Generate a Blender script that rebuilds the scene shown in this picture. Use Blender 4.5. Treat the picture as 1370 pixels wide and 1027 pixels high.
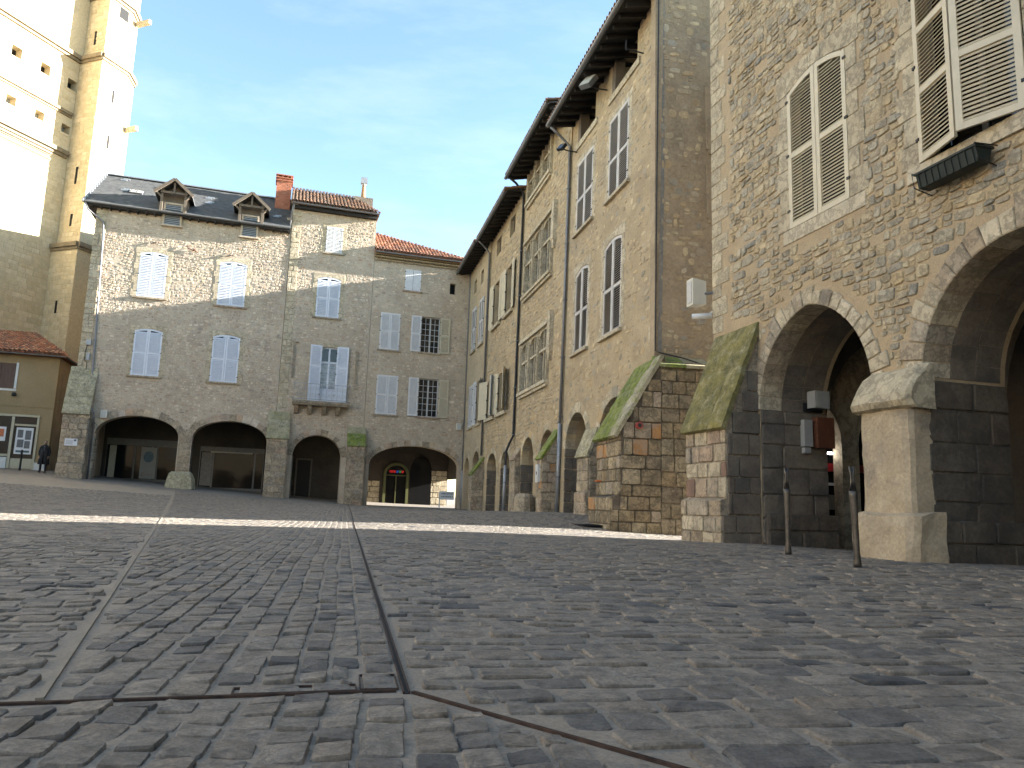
import bpy, math, random
import numpy as np
from mathutils import Vector, Matrix
from mathutils.geometry import tessellate_polygon

for o in list(bpy.data.objects):
    bpy.data.objects.remove(o)
S = bpy.context.scene
C = S.collection
R = math.radians
rng = random.Random(7)

# ------------------------------------------------------------------ camera
EYE = 0.58
PITCH, ROLL = R(8.9), R(1.9)
cam_data = bpy.data.cameras.new('camera')
cam = bpy.data.objects.new('camera', cam_data)
C.objects.link(cam)
cam_data.sensor_width = 36
cam_data.lens = 36 * 1000 / 1370
cam_data.clip_start = 0.05
cam_data.clip_end = 3000
fw = Vector((0, math.cos(PITCH), math.sin(PITCH)))
rt0 = Vector((1, 0, 0))
up0 = Vector((0, -math.sin(PITCH), math.cos(PITCH)))
rt = rt0 * math.cos(ROLL) + up0 * math.sin(ROLL)
up = -rt0 * math.sin(ROLL) + up0 * math.cos(ROLL)
cam.matrix_world = Matrix(((rt.x, up.x, -fw.x, 0), (rt.y, up.y, -fw.y, 0), (rt.z, up.z, -fw.z, EYE), (0, 0, 0, 1)))
S.camera = cam

# ------------------------------------------------------------------ light
SUN_EL, SUN_AZ = R(14.0), R(78.3)         # azimuth clockwise from +Y
sun_dir = Vector((math.sin(SUN_AZ) * math.cos(SUN_EL), math.cos(SUN_AZ) * math.cos(SUN_EL), math.sin(SUN_EL)))
world = bpy.data.worlds.new('World')
S.world = world
world.use_nodes = True
wn, wl = world.node_tree.nodes, world.node_tree.links
wn.clear()
sky = wn.new('ShaderNodeTexSky')
sky.sky_type = 'NISHITA'
sky.sun_disc = False
sky.sun_elevation = SUN_EL
sky.sun_rotation = SUN_AZ
sky.altitude = 300
sky.air_density = 1.0
sky.dust_density = 0.35
sky.ozone_density = 0.5
bg = wn.new('ShaderNodeBackground')
bg.inputs['Strength'].default_value = 0.064
wout = wn.new('ShaderNodeOutputWorld')
# thin wisps of high cloud
wtc = wn.new('ShaderNodeTexCoord')
wmap = wn.new('ShaderNodeMapping')
wmap.inputs['Rotation'].default_value = (0.3, 0.5, 0.6)
wmap.inputs['Scale'].default_value = (2.0, 5.0, 9.0)
wnz = wn.new('ShaderNodeTexNoise')
wnz.inputs['Scale'].default_value = 1.6
wnz.inputs['Detail'].default_value = 7
wnz.inputs['Roughness'].default_value = 0.62
wrp = wn.new('ShaderNodeValToRGB')
wrp.color_ramp.elements[0].position = 0.46
wrp.color_ramp.elements[0].color = (0, 0, 0, 1)
wrp.color_ramp.elements[1].position = 0.78
wrp.color_ramp.elements[1].color = (0.24, 0.24, 0.24, 1)
wmx = wn.new('ShaderNodeMixRGB')
wmx.inputs[2].default_value = (2.6, 2.8, 3.0, 1)
wl.new(wtc.outputs['Generated'], wmap.inputs['Vector'])
wl.new(wmap.outputs[0], wnz.inputs['Vector'])
wl.new(wnz.outputs['Fac'], wrp.inputs[0])
wl.new(wrp.outputs[0], wmx.inputs[0])
wtint = wn.new('ShaderNodeMixRGB'); wtint.blend_type = 'MULTIPLY'
wtint.inputs[0].default_value = 1.0
wtint.inputs[2].default_value = (0.865, 0.955, 1.0, 1)
wl.new(sky.outputs[0], wtint.inputs[1])
wl.new(wtint.outputs[0], wmx.inputs[1])
wl.new(wmx.outputs[0], bg.inputs['Color'])
wl.new(bg.outputs[0], wout.inputs['Surface'])

sun_data = bpy.data.lights.new('sun', 'SUN')
sun_data.energy = 5.0
sun_data.angle = R(0.5)
sun_data.color = (1.0, 0.965, 0.91)
sun = bpy.data.objects.new('sun', sun_data)
C.objects.link(sun)
sun.rotation_euler = sun_dir.to_track_quat('Z', 'Y').to_euler()
sun.location = (30, 0, 40)

S.view_settings.view_transform = 'Standard'
S.view_settings.look = 'None'
S.view_settings.gamma = 1.0
S.view_settings.use_curve_mapping = False
S.view_settings.exposure = 3.1
S.render.engine = 'CYCLES'
S.cycles.max_bounces = 6

# ------------------------------------------------------------------ materials
MATS = {}

def new_mat(name):
    m = bpy.data.materials.new(name)
    m.use_nodes = True
    nt = m.node_tree
    b = nt.nodes['Principled BSDF']
    return m, nt, nt.nodes, nt.links, b

def noise(nt, scale, detail=4, rough=0.55, vec=None):
    n = nt.nodes.new('ShaderNodeTexNoise')
    n.inputs['Scale'].default_value = scale
    n.inputs['Detail'].default_value = detail
    n.inputs['Roughness'].default_value = rough
    if vec is not None:
        nt.links.new(vec, n.inputs['Vector'])
    return n

def ramp(nt, fac, stops, interp='LINEAR'):
    r = nt.nodes.new('ShaderNodeValToRGB')
    cr = r.color_ramp
    cr.interpolation = interp
    while len(cr.elements) < len(stops):
        cr.elements.new(0.5)
    for e, (p, c) in zip(cr.elements, stops):
        e.position = p
        e.color = (*c, 1) if len(c) == 3 else c
    nt.links.new(fac, r.inputs[0])
    return r

def mix(nt, a, b, fac, mode='MIX'):
    n = nt.nodes.new('ShaderNodeMixRGB')
    n.blend_type = mode
    for i, v in ((0, fac), (1, a), (2, b)):
        if hasattr(v, 'links'):
            nt.links.new(v, n.inputs[i])
        elif i == 0:
            n.inputs[0].default_value = v
        else:
            n.inputs[i].default_value = (*v, 1)
    return n.outputs[0]

def bump(nt, height, strength, dist, b):
    n = nt.nodes.new('ShaderNodeBump')
    n.inputs['Strength'].default_value = strength
    n.inputs['Distance'].default_value = dist
    nt.links.new(height, n.inputs['Height'])
    nt.links.new(n.outputs[0], b.inputs['Normal'])
    return n

def gray(v):
    return (v, v, v)

TONE = (1.03, 1.008, 0.94)      # the local limestone is warm

def stone_mat(name, cols, rough=0.85, mottle=0.35, bump_d=0.01, bscale=14.0, moss=0.0, moss_col=(0.12, 0.16, 0.03), stain=None, cracks=None, blotch=3.1):
    """stone whose colour changes from piece to piece"""
    m, nt, N, L, b = new_mat(name)
    geo = N.new('ShaderNodeNewGeometry')
    oi = N.new('ShaderNodeObjectInfo')
    mu = N.new('ShaderNodeMath'); mu.operation = 'MULTIPLY_ADD'
    L.new(oi.outputs['Random'], mu.inputs[0]); mu.inputs[1].default_value = 7.31
    L.new(geo.outputs['Random Per Island'], mu.inputs[2])
    fr = N.new('ShaderNodeMath'); fr.operation = 'FRACT'
    L.new(mu.outputs[0], fr.inputs[0])
    r = ramp(nt, fr.outputs[0], [(i / max(1, len(cols) - 1), tuple(a * b for a, b in zip(c, TONE))) for i, c in enumerate(cols)])
    pos = geo.outputs['Position']
    n1 = noise(nt, blotch, 6, 0.66, pos)
    n2 = noise(nt, bscale * 2.2, 5, 0.65, pos)
    lo, hi = 1 - mottle, 1 + mottle
    r1 = ramp(nt, n1.outputs['Fac'], [(0.28, gray(lo)), (0.72, gray(hi))])
    r2 = ramp(nt, n2.outputs['Fac'], [(0.28, gray(1 - mottle * 0.7)), (0.72, gray(1 + mottle * 0.7))])
    c = mix(nt, r.outputs[0], r1.outputs[0], 1.0, 'MULTIPLY')
    c = mix(nt, c, r2.outputs[0], 1.0, 'MULTIPLY')
    ck = None
    if cracks:
        n6 = noise(nt, cracks[0], 6, 0.62, pos)
        sb = N.new('ShaderNodeMath'); sb.operation = 'SUBTRACT'; L.new(n6.outputs['Fac'], sb.inputs[0]); sb.inputs[1].default_value = 0.5
        ab = N.new('ShaderNodeMath'); ab.operation = 'ABSOLUTE'; L.new(sb.outputs[0], ab.inputs[0])
        n7 = noise(nt, cracks[0] * 0.45, 3, 0.5, pos)
        th = N.new('ShaderNodeMath'); th.operation = 'MULTIPLY_ADD'; L.new(n7.outputs['Fac'], th.inputs[0]); th.inputs[1].default_value = -0.05; L.new(ab.outputs[0], th.inputs[2])
        ck = ramp(nt, th.outputs[0], [(0.0, gray(cracks[1])), (0.02, gray(1.0))])
        c = mix(nt, c, ck.outputs[0], 1.0, 'MULTIPLY')
    if stain:
        n4 = noise(nt, stain[2], 5, 0.62, pos)
        r4 = ramp(nt, n4.outputs['Fac'], [(stain[3], gray(0)), (stain[3] + 0.14, gray(1))])
        f4 = N.new('ShaderNodeMath'); f4.operation = 'MULTIPLY'
        L.new(r4.outputs[0], f4.inputs[0]); f4.inputs[1].default_value = stain[1]
        c = mix(nt, c, stain[0], f4.outputs[0])
    if moss > 0:
        n3 = noise(nt, 4.2, 8, 0.78, pos)
        r3 = ramp(nt, n3.outputs['Fac'], [(0.62 - moss * 0.36, gray(0)), (0.80 - moss * 0.36, gray(0.92))])
        n5 = noise(nt, 16, 6, 0.75, pos)
        mc = ramp(nt, n5.outputs['Fac'], [(0.3, tuple(x * 0.5 for x in moss_col)), (0.7, tuple(x * 1.4 for x in moss_col))])
        n8 = noise(nt, 3.2, 5, 0.65, pos)
        m8 = ramp(nt, n8.outputs['Fac'], [(0.35, (0.55, 0.6, 0.6)), (0.62, (1.35, 1.25, 0.9))])
        mc2 = mix(nt, mc.outputs[0], m8.outputs[0], 1.0, 'MULTIPLY')
        c = mix(nt, c, mc2, r3.outputs[0])
    L.new(c, b.inputs['Base Color'])
    b.inputs['Roughness'].default_value = rough
    nb = noise(nt, bscale, 10, 0.72, pos)
    hgt = nb.outputs['Fac']
    if ck is not None:
        ad = N.new('ShaderNodeMath'); ad.operation = 'MULTIPLY_ADD'
        L.new(ck.outputs[0], ad.inputs[0]); ad.inputs[1].default_value = 0.18; L.new(hgt, ad.inputs[2])
        hgt = ad.outputs[0]
    bump(nt, hgt, 0.9, bump_d, b)
    MATS[name] = m
    return m

def plaster_mat(name, c1, c2, c3=None, scale=1.2, bump_d=0.02, bscale=9.0, stain_thr=0.58, rough=0.92):
    m, nt, N, L, b = new_mat(name)
    geo = N.new('ShaderNodeNewGeometry')
    pos = geo.outputs['Position']
    c1, c2 = (tuple(a * b for a, b in zip(c_, TONE)) for c_ in (c1, c2))
    n1 = noise(nt, scale, 6, 0.62, pos)
    r1 = ramp(nt, n1.outputs['Fac'], [(0.32, c1), (0.68, c2)])
    c = r1.outputs[0]
    if c3:
        n2 = noise(nt, scale * 0.55 + 0.1, 7, 0.66, pos)
        r2 = ramp(nt, n2.outputs['Fac'], [(stain_thr, gray(0)), (stain_thr + 0.17, gray(0.8))])
        c = mix(nt, c, c3, r2.outputs[0])
    n3 = noise(nt, bscale * 3, 5, 0.7, pos)
    r3 = ramp(nt, n3.outputs['Fac'], [(0.25, gray(0.72)), (0.75, gray(1.22))])
    c = mix(nt, c, r3.outputs[0], 1.0, 'MULTIPLY')
    L.new(c, b.inputs['Base Color'])
    b.inputs['Roughness'].default_value = rough
    nb = noise(nt, bscale, 8, 0.7, pos)
    bump(nt, nb.outputs['Fac'], 1.0, bump_d, b)
    MATS[name] = m
    return m

def flat_mat(name, col, rough=0.6, metal=0.0, var=0.15, scale=6.0, bump_d=0.0, emit=None, spec=0.5):
    m, nt, N, L, b = new_mat(name)
    geo = N.new('ShaderNodeNewGeometry')
    n1 = noise(nt, scale, 5, 0.6, geo.outputs['Position'])
    r1 = ramp(nt, n1.outputs['Fac'], [(0.3, tuple(x * (1 - var) for x in col)), (0.7, tuple(min(1, x * (1 + var)) for x in col))])
    L.new(r1.outputs[0], b.inputs['Base Color'])
    b.inputs['Roughness'].default_value = rough
    b.inputs['Metallic'].default_value = metal
    b.inputs['Specular IOR Level'].default_value = spec
    if bump_d:
        bump(nt, n1.outputs['Fac'], 0.8, bump_d, b)
    if emit:
        b.inputs['Emission Color'].default_value = (*emit[0], 1)
        b.inputs['Emission Strength'].default_value = emit[1]
    MATS[name] = m
    return m

def wood_mat(name, col, rough=0.7, var=0.35):
    m, nt, N, L, b = new_mat(name)
    tc = N.new('ShaderNodeTexCoord')
    mp = N.new('ShaderNodeMapping')
    mp.inputs['Scale'].default_value = (9, 9, 1.2)
    L.new(tc.outputs['Object'], mp.inputs['Vector'])
    n1 = noise(nt, 4.0, 6, 0.65, mp.outputs[0])
    r1 = ramp(nt, n1.outputs['Fac'], [(0.3, tuple(x * (1 - var) for x in col)), (0.7, tuple(min(1, x * (1 + var)) for x in col))])
    L.new(r1.outputs[0], b.inputs['Base Color'])
    b.inputs['Roughness'].default_value = rough
    bump(nt, n1.outputs['Fac'], 0.5, 0.006, b)
    MATS[name] = m
    return m

# walls: mortar or render between the stones
plaster_mat('render_pale', (0.375, 0.312, 0.246), (0.49, 0.418, 0.337), (0.27, 0.203, 0.16), 0.8, 0.016, 6.0)
plaster_mat('render_ochre', (0.315, 0.242, 0.15), (0.435, 0.345, 0.228), (0.25, 0.205, 0.145), 1.3, 0.022, 7.0, stain_thr=0.52)
plaster_mat('render_far', (0.36, 0.285, 0.19), (0.44, 0.36, 0.25), (0.30, 0.235, 0.16), 0.7, 0.02, 6.0)
plaster_mat('mortar_warm', (0.345, 0.262, 0.168), (0.43, 0.335, 0.22), (0.28, 0.22, 0.145), 1.5, 0.02, 16.0)
plaster_mat('side_render', (0.275, 0.21, 0.138), (0.385, 0.305, 0.21), (0.215, 0.17, 0.12), 1.3, 0.025, 4.0, stain_thr=0.52)
plaster_mat('pier_render', (0.33, 0.265, 0.185), (0.46, 0.38, 0.275), (0.185, 0.16, 0.13), 2.6, 0.03, 8.0, stain_thr=0.5)
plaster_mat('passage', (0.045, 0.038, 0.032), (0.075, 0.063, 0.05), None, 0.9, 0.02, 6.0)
plaster_mat('shop_render', (0.26, 0.195, 0.11), (0.31, 0.235, 0.14), (0.23, 0.175, 0.105), 0.7, 0.004, 12.0)
stone_mat('rubble_pale', [(0.50, 0.427, 0.336), (0.38, 0.303, 0.228), (0.52, 0.452, 0.368), (0.33, 0.262, 0.21), (0.455, 0.365, 0.262), (0.55, 0.478, 0.395), (0.40, 0.284, 0.198), (0.44, 0.382, 0.32), (0.30, 0.25, 0.21)], 0.9, 0.28, 0.03, 9.0, stain=((0.25, 0.188, 0.15), 0.65, 0.42, 0.54))
stone_mat('rubble_ochre', [(0.44, 0.35, 0.225), (0.33, 0.25, 0.155), (0.40, 0.335, 0.245), (0.28, 0.22, 0.145), (0.48, 0.39, 0.26), (0.40, 0.29, 0.165), (0.31, 0.275, 0.22), (0.25, 0.22, 0.17)], 0.9, 0.3, 0.022, 11.0)
stone_mat('rubble_grey', [(0.40, 0.335, 0.225), (0.30, 0.27, 0.215), (0.44, 0.37, 0.255), (0.33, 0.30, 0.24), (0.46, 0.38, 0.25), (0.41, 0.325, 0.205), (0.26, 0.245, 0.21), (0.42, 0.32, 0.185), (0.36, 0.32, 0.25), (0.43, 0.36, 0.255)], 0.88, 0.3, 0.028, 15.0, cracks=(4.0, 0.68))
stone_mat('ashlar_wall', [(0.42, 0.36, 0.255), (0.38, 0.32, 0.23), (0.45, 0.385, 0.275), (0.40, 0.345, 0.255)], 0.88, 0.24, 0.016, 13.0, cracks=(4.0, 0.68))
stone_mat('ashlar_shade_joint', [(0.105, 0.088, 0.068), (0.085, 0.073, 0.058), (0.12, 0.098, 0.074), (0.095, 0.081, 0.065), (0.112, 0.086, 0.064)], 0.9, 0.4, 0.035, 8.0, stain=((0.05, 0.044, 0.037), 0.6, 1.8, 0.5))  # jamb stone darkened to stand in for shade; also the dark buttress joints
stone_mat('ashlar_pale', [(0.45, 0.385, 0.28), (0.39, 0.33, 0.24), (0.49, 0.425, 0.32), (0.42, 0.355, 0.255)], 0.88, 0.22, 0.014, 14.0, cracks=(4.0, 0.68))
stone_mat('ashlar_pier', [(0.36, 0.295, 0.21), (0.29, 0.24, 0.18), (0.33, 0.285, 0.225), (0.30, 0.235, 0.165), (0.39, 0.325, 0.24), (0.34, 0.25, 0.185)], 0.88, 0.28, 0.02, 12.0, stain=((0.13, 0.115, 0.10), 0.55, 2.2, 0.55), cracks=(4.0, 0.68))
stone_mat('ashlar_dark', [(0.15, 0.125, 0.10), (0.115, 0.10, 0.083), (0.17, 0.14, 0.107), (0.13, 0.11, 0.092), (0.15, 0.118, 0.092)], 0.9, 0.3, 0.03, 9.0, stain=((0.06, 0.055, 0.048), 0.6, 1.6, 0.52))  # on jambs, soffits and buttress sides this dark tone paints in the shade
stone_mat('ashlar_buttress', [(0.30, 0.24, 0.15), (0.20, 0.155, 0.095), (0.33, 0.28, 0.195), (0.25, 0.185, 0.105), (0.19, 0.155, 0.11), (0.35, 0.285, 0.19), (0.16, 0.13, 0.09)], 0.88, 0.36, 0.035, 9.0, stain=((0.085, 0.07, 0.05), 0.65, 1.7, 0.53), cracks=(4.0, 0.6))
stone_mat('orange_stone', [(0.36, 0.19, 0.07), (0.31, 0.17, 0.075)], 0.85, 0.3, 0.02, 12.0, stain=((0.3, 0.23, 0.16), 0.8, 3.2, 0.46))
stone_mat('red_stone', [(0.20, 0.125, 0.092), (0.165, 0.105, 0.08)], 0.88, 0.3, 0.02, 12.0, stain=((0.10, 0.078, 0.065), 0.6, 3.0, 0.5))
stone_mat('moss_stone', [(0.33, 0.30, 0.20), (0.28, 0.26, 0.17), (0.36, 0.32, 0.22)], 0.95, 0.3, 0.03, 14.0, moss=0.35, moss_col=(0.15, 0.15, 0.045))
stone_mat('moss_bright', [(0.34, 0.31, 0.22), (0.28, 0.27, 0.17)], 0.95, 0.3, 0.04, 14.0, moss=0.8, moss_col=(0.14, 0.185, 0.025))
stone_mat('moss_edge', [(0.37, 0.335, 0.25), (0.31, 0.28, 0.2), (0.40, 0.37, 0.29)], 0.95, 0.35, 0.04, 12.0, moss=0.38, moss_col=(0.14, 0.185, 0.03))
stone_mat('moss_light', [(0.38, 0.345, 0.25), (0.33, 0.30, 0.21), (0.42, 0.38, 0.28)], 0.92, 0.3, 0.03, 10.0, moss=0.22, moss_col=(0.2, 0.22, 0.05), cracks=(4.0, 0.68))
stone_mat('moss_cap', [(0.33, 0.30, 0.19), (0.30, 0.27, 0.16)], 0.95, 0.3, 0.035, 12.0, moss=0.8, moss_col=(0.155, 0.14, 0.05))
stone_mat('cobble', [tuple(v * 0.98 for v in c_) for c_ in ((0.165, 0.146, 0.126), (0.205, 0.18, 0.154), (0.115, 0.105, 0.096), (0.228, 0.199, 0.168), (0.18, 0.159, 0.137), (0.2, 0.177, 0.152), (0.065, 0.065, 0.068), (0.21, 0.18, 0.15), (0.19, 0.168, 0.145), (0.135, 0.122, 0.109), (0.195, 0.163, 0.132), (0.175, 0.154, 0.133), (0.085, 0.083, 0.084))], 0.74, 0.5, 0.014, 40.0, stain=((0.045, 0.044, 0.045), 0.65, 12.0, 0.58), blotch=15.0)
stone_mat('slate', [(0.075, 0.079, 0.084), (0.09, 0.092, 0.096), (0.066, 0.069, 0.074), (0.1, 0.1, 0.102)], 0.95, 0.22, 0.0006, 16.0)
MATS['slate'].node_tree.nodes['Principled BSDF'].inputs['Specular IOR Level'].default_value = 0.12
stone_mat('tower_string', [(0.22, 0.175, 0.115), (0.17, 0.14, 0.095)], 0.9, 0.3, 0.03, 6.0)
stone_mat('roof_clay', [(0.20, 0.12, 0.08), (0.27, 0.14, 0.085), (0.15, 0.10, 0.075), (0.32, 0.17, 0.10), (0.22, 0.155, 0.11), (0.12, 0.085, 0.07)], 0.9, 0.4, 0.01, 18.0, stain=((0.09, 0.08, 0.065), 0.6, 4.0, 0.5))
stone_mat('roof_clay_red', [(0.27, 0.12, 0.075), (0.36, 0.155, 0.09), (0.22, 0.12, 0.085), (0.42, 0.235, 0.155), (0.30, 0.14, 0.09), (0.16, 0.095, 0.075)], 0.9, 0.35, 0.01, 18.0)
stone_mat('brick_red', [(0.35, 0.13, 0.075), (0.40, 0.16, 0.09), (0.30, 0.11, 0.07), (0.37, 0.17, 0.11)], 0.88, 0.2, 0.006, 20.0)
stone_mat('tower_stone', [(0.55, 0.46, 0.31), (0.49, 0.40, 0.26), (0.60, 0.51, 0.36), (0.46, 0.38, 0.25)], 0.9, 0.15, 0.02, 7.0)
plaster_mat('tower_wall', (0.50, 0.42, 0.28), (0.56, 0.475, 0.33), (0.40, 0.33, 0.22), 0.35, 0.02, 3.0)
flat_mat('shutter_blue', (0.60, 0.62, 0.67), 0.55, var=0.06)
flat_mat('shutter_white', (0.60, 0.59, 0.58), 0.55, var=0.07)
flat_mat('shutter_cream', (0.50, 0.435, 0.31), 0.55, var=0.07)
flat_mat('shutter_warm', (0.47, 0.445, 0.415), 0.55, var=0.07)
flat_mat('shutter_grey', (0.44, 0.43, 0.40), 0.6, var=0.1)
flat_mat('shutter_blue_grey', (0.30, 0.32, 0.34), 0.6, var=0.1)
flat_mat('shutter_brown', (0.09, 0.05, 0.035), 0.6, var=0.2)
flat_mat('window_paint', (0.42, 0.42, 0.41), 0.5, var=0.08)
flat_mat('old_wood_grey', (0.19, 0.175, 0.15), 0.8, var=0.25, scale=9)
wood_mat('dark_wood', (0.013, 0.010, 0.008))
wood_mat('oak', (0.13, 0.10, 0.07))
wood_mat('red_wood', (0.11, 0.036, 0.014))
flat_mat('box_grey', (0.30, 0.295, 0.27), 0.5, var=0.08)
flat_mat('zinc', (0.17, 0.17, 0.175), 0.5, 0.5, 0.15)
flat_mat('zinc_light', (0.30, 0.31, 0.32), 0.5, 0.4, 0.12)
flat_mat('iron', (0.03, 0.03, 0.032), 0.55, 0.6, 0.3)
flat_mat('bollard_steel', (0.10, 0.088, 0.076), 0.42, 0.75, 0.3, 14)
flat_mat('rust', (0.05, 0.03, 0.022), 0.75, 0.4, 0.6, 22, 0.002)
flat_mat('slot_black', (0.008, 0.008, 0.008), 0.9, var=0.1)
flat_mat('cable_black', (0.02, 0.02, 0.02), 0.6, var=0.1)
flat_mat('white_plastic', (0.55, 0.55, 0.53), 0.45, var=0.06)
flat_mat('cream_plastic', (0.55, 0.52, 0.43), 0.5, var=0.06)
flat_mat('green_plastic', (0.003, 0.009, 0.006), 0.7, var=0.15)
flat_mat('red_paint', (0.22, 0.012, 0.014), 0.45, var=0.15)
flat_mat('cream_paint', (0.42, 0.38, 0.27), 0.55, var=0.08)
flat_mat('olive_paint', (0.085, 0.088, 0.025), 0.5, var=0.12)
flat_mat('fascia_grey', (0.15, 0.14, 0.12), 0.6, var=0.15)
flat_mat('brown_frame', (0.10, 0.085, 0.06), 0.55, var=0.15)
flat_mat('dark_cloth', (0.014, 0.014, 0.017), 0.9, var=0.2, scale=20)
flat_mat('grey_cloth', (0.06, 0.06, 0.068), 0.9, var=0.2, scale=20)
flat_mat('skin', (0.42, 0.25, 0.18), 0.6, var=0.08)
flat_mat('hair', (0.02, 0.015, 0.012), 0.6, var=0.2)
flat_mat('black_leather', (0.01, 0.01, 0.01), 0.4, var=0.1)
flat_mat('paper_white', (0.62, 0.62, 0.63), 0.6, var=0.05)
flat_mat('paper_cream', (0.26, 0.24, 0.19), 0.6, var=0.05)
flat_mat('print_blue', (0.07, 0.11, 0.12), 0.6, var=0.4, scale=14)
flat_mat('print_grey', (0.12, 0.12, 0.125), 0.6, var=0.5, scale=18)
flat_mat('print_red', (0.28, 0.05, 0.04), 0.6, var=0.3)
flat_mat('print_orange', (0.45, 0.13, 0.05), 0.6, var=0.4, scale=14)
flat_mat('print_green', (0.06, 0.15, 0.05), 0.6, var=0.5, scale=14)
flat_mat('neon_red', (0.12, 0.008, 0.008), 0.5, emit=((1.0, 0.03, 0.03), 0.07))
flat_mat('neon_blue', (0.05, 0.1, 0.4), 0.5, emit=((0.05, 0.12, 0.6), 0.06))
flat_mat('neon_green', (0.05, 0.3, 0.1), 0.5, emit=((0.05, 0.4, 0.12), 0.04))
flat_mat('lamp_white', (0.8, 0.8, 0.8), 0.5, emit=((1.0, 1.0, 1.0), 2.5))
flat_mat('pale_strip', (0.215, 0.18, 0.132), 0.85, var=0.2, scale=5, bump_d=0.004)
flat_mat('pot_dark', (0.02, 0.02, 0.02), 0.8, var=0.2)
flat_mat('orange_plastic', (0.5, 0.12, 0.02), 0.5, var=0.1)

def glass_mat(name, col, rough=0.06, var=0.0):
    m, nt, N, L, b = new_mat(name)
    b.inputs['Base Color'].default_value = (*col, 1)
    b.inputs['Roughness'].default_value = rough
    b.inputs['Specular IOR Level'].default_value = 0.6
    geo = N.new('ShaderNodeNewGeometry')
    nb = noise(nt, 1.5, 2, 0.5, geo.outputs['Position'])
    bump(nt, nb.outputs['Fac'], 0.12, 0.02, b)
    if var:
        n1 = noise(nt, 6, 4, 0.6, geo.outputs['Position'])
        r1 = ramp(nt, n1.outputs['Fac'], [(0.35, tuple(x * (1 - var) for x in col)), (0.7, tuple(x * (1 + var) for x in col))])
        L.new(r1.outputs[0], b.inputs['Base Color'])
    MATS[name] = m
glass_mat('glass_dark', (0.014, 0.015, 0.017))
glass_mat('glass_old', (0.075, 0.078, 0.078), 0.22, 0.6)
glass_mat('glass_shop', (0.012, 0.012, 0.012), 0.05)
MATS['glass_shop'].node_tree.nodes['Principled BSDF'].inputs['Specular IOR Level'].default_value = 0.2
glass_mat('glass_pale', (0.26, 0.28, 0.30), 0.2, 0.35)
glass_mat('lens_glass', (0.55, 0.56, 0.53), 0.15)

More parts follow.
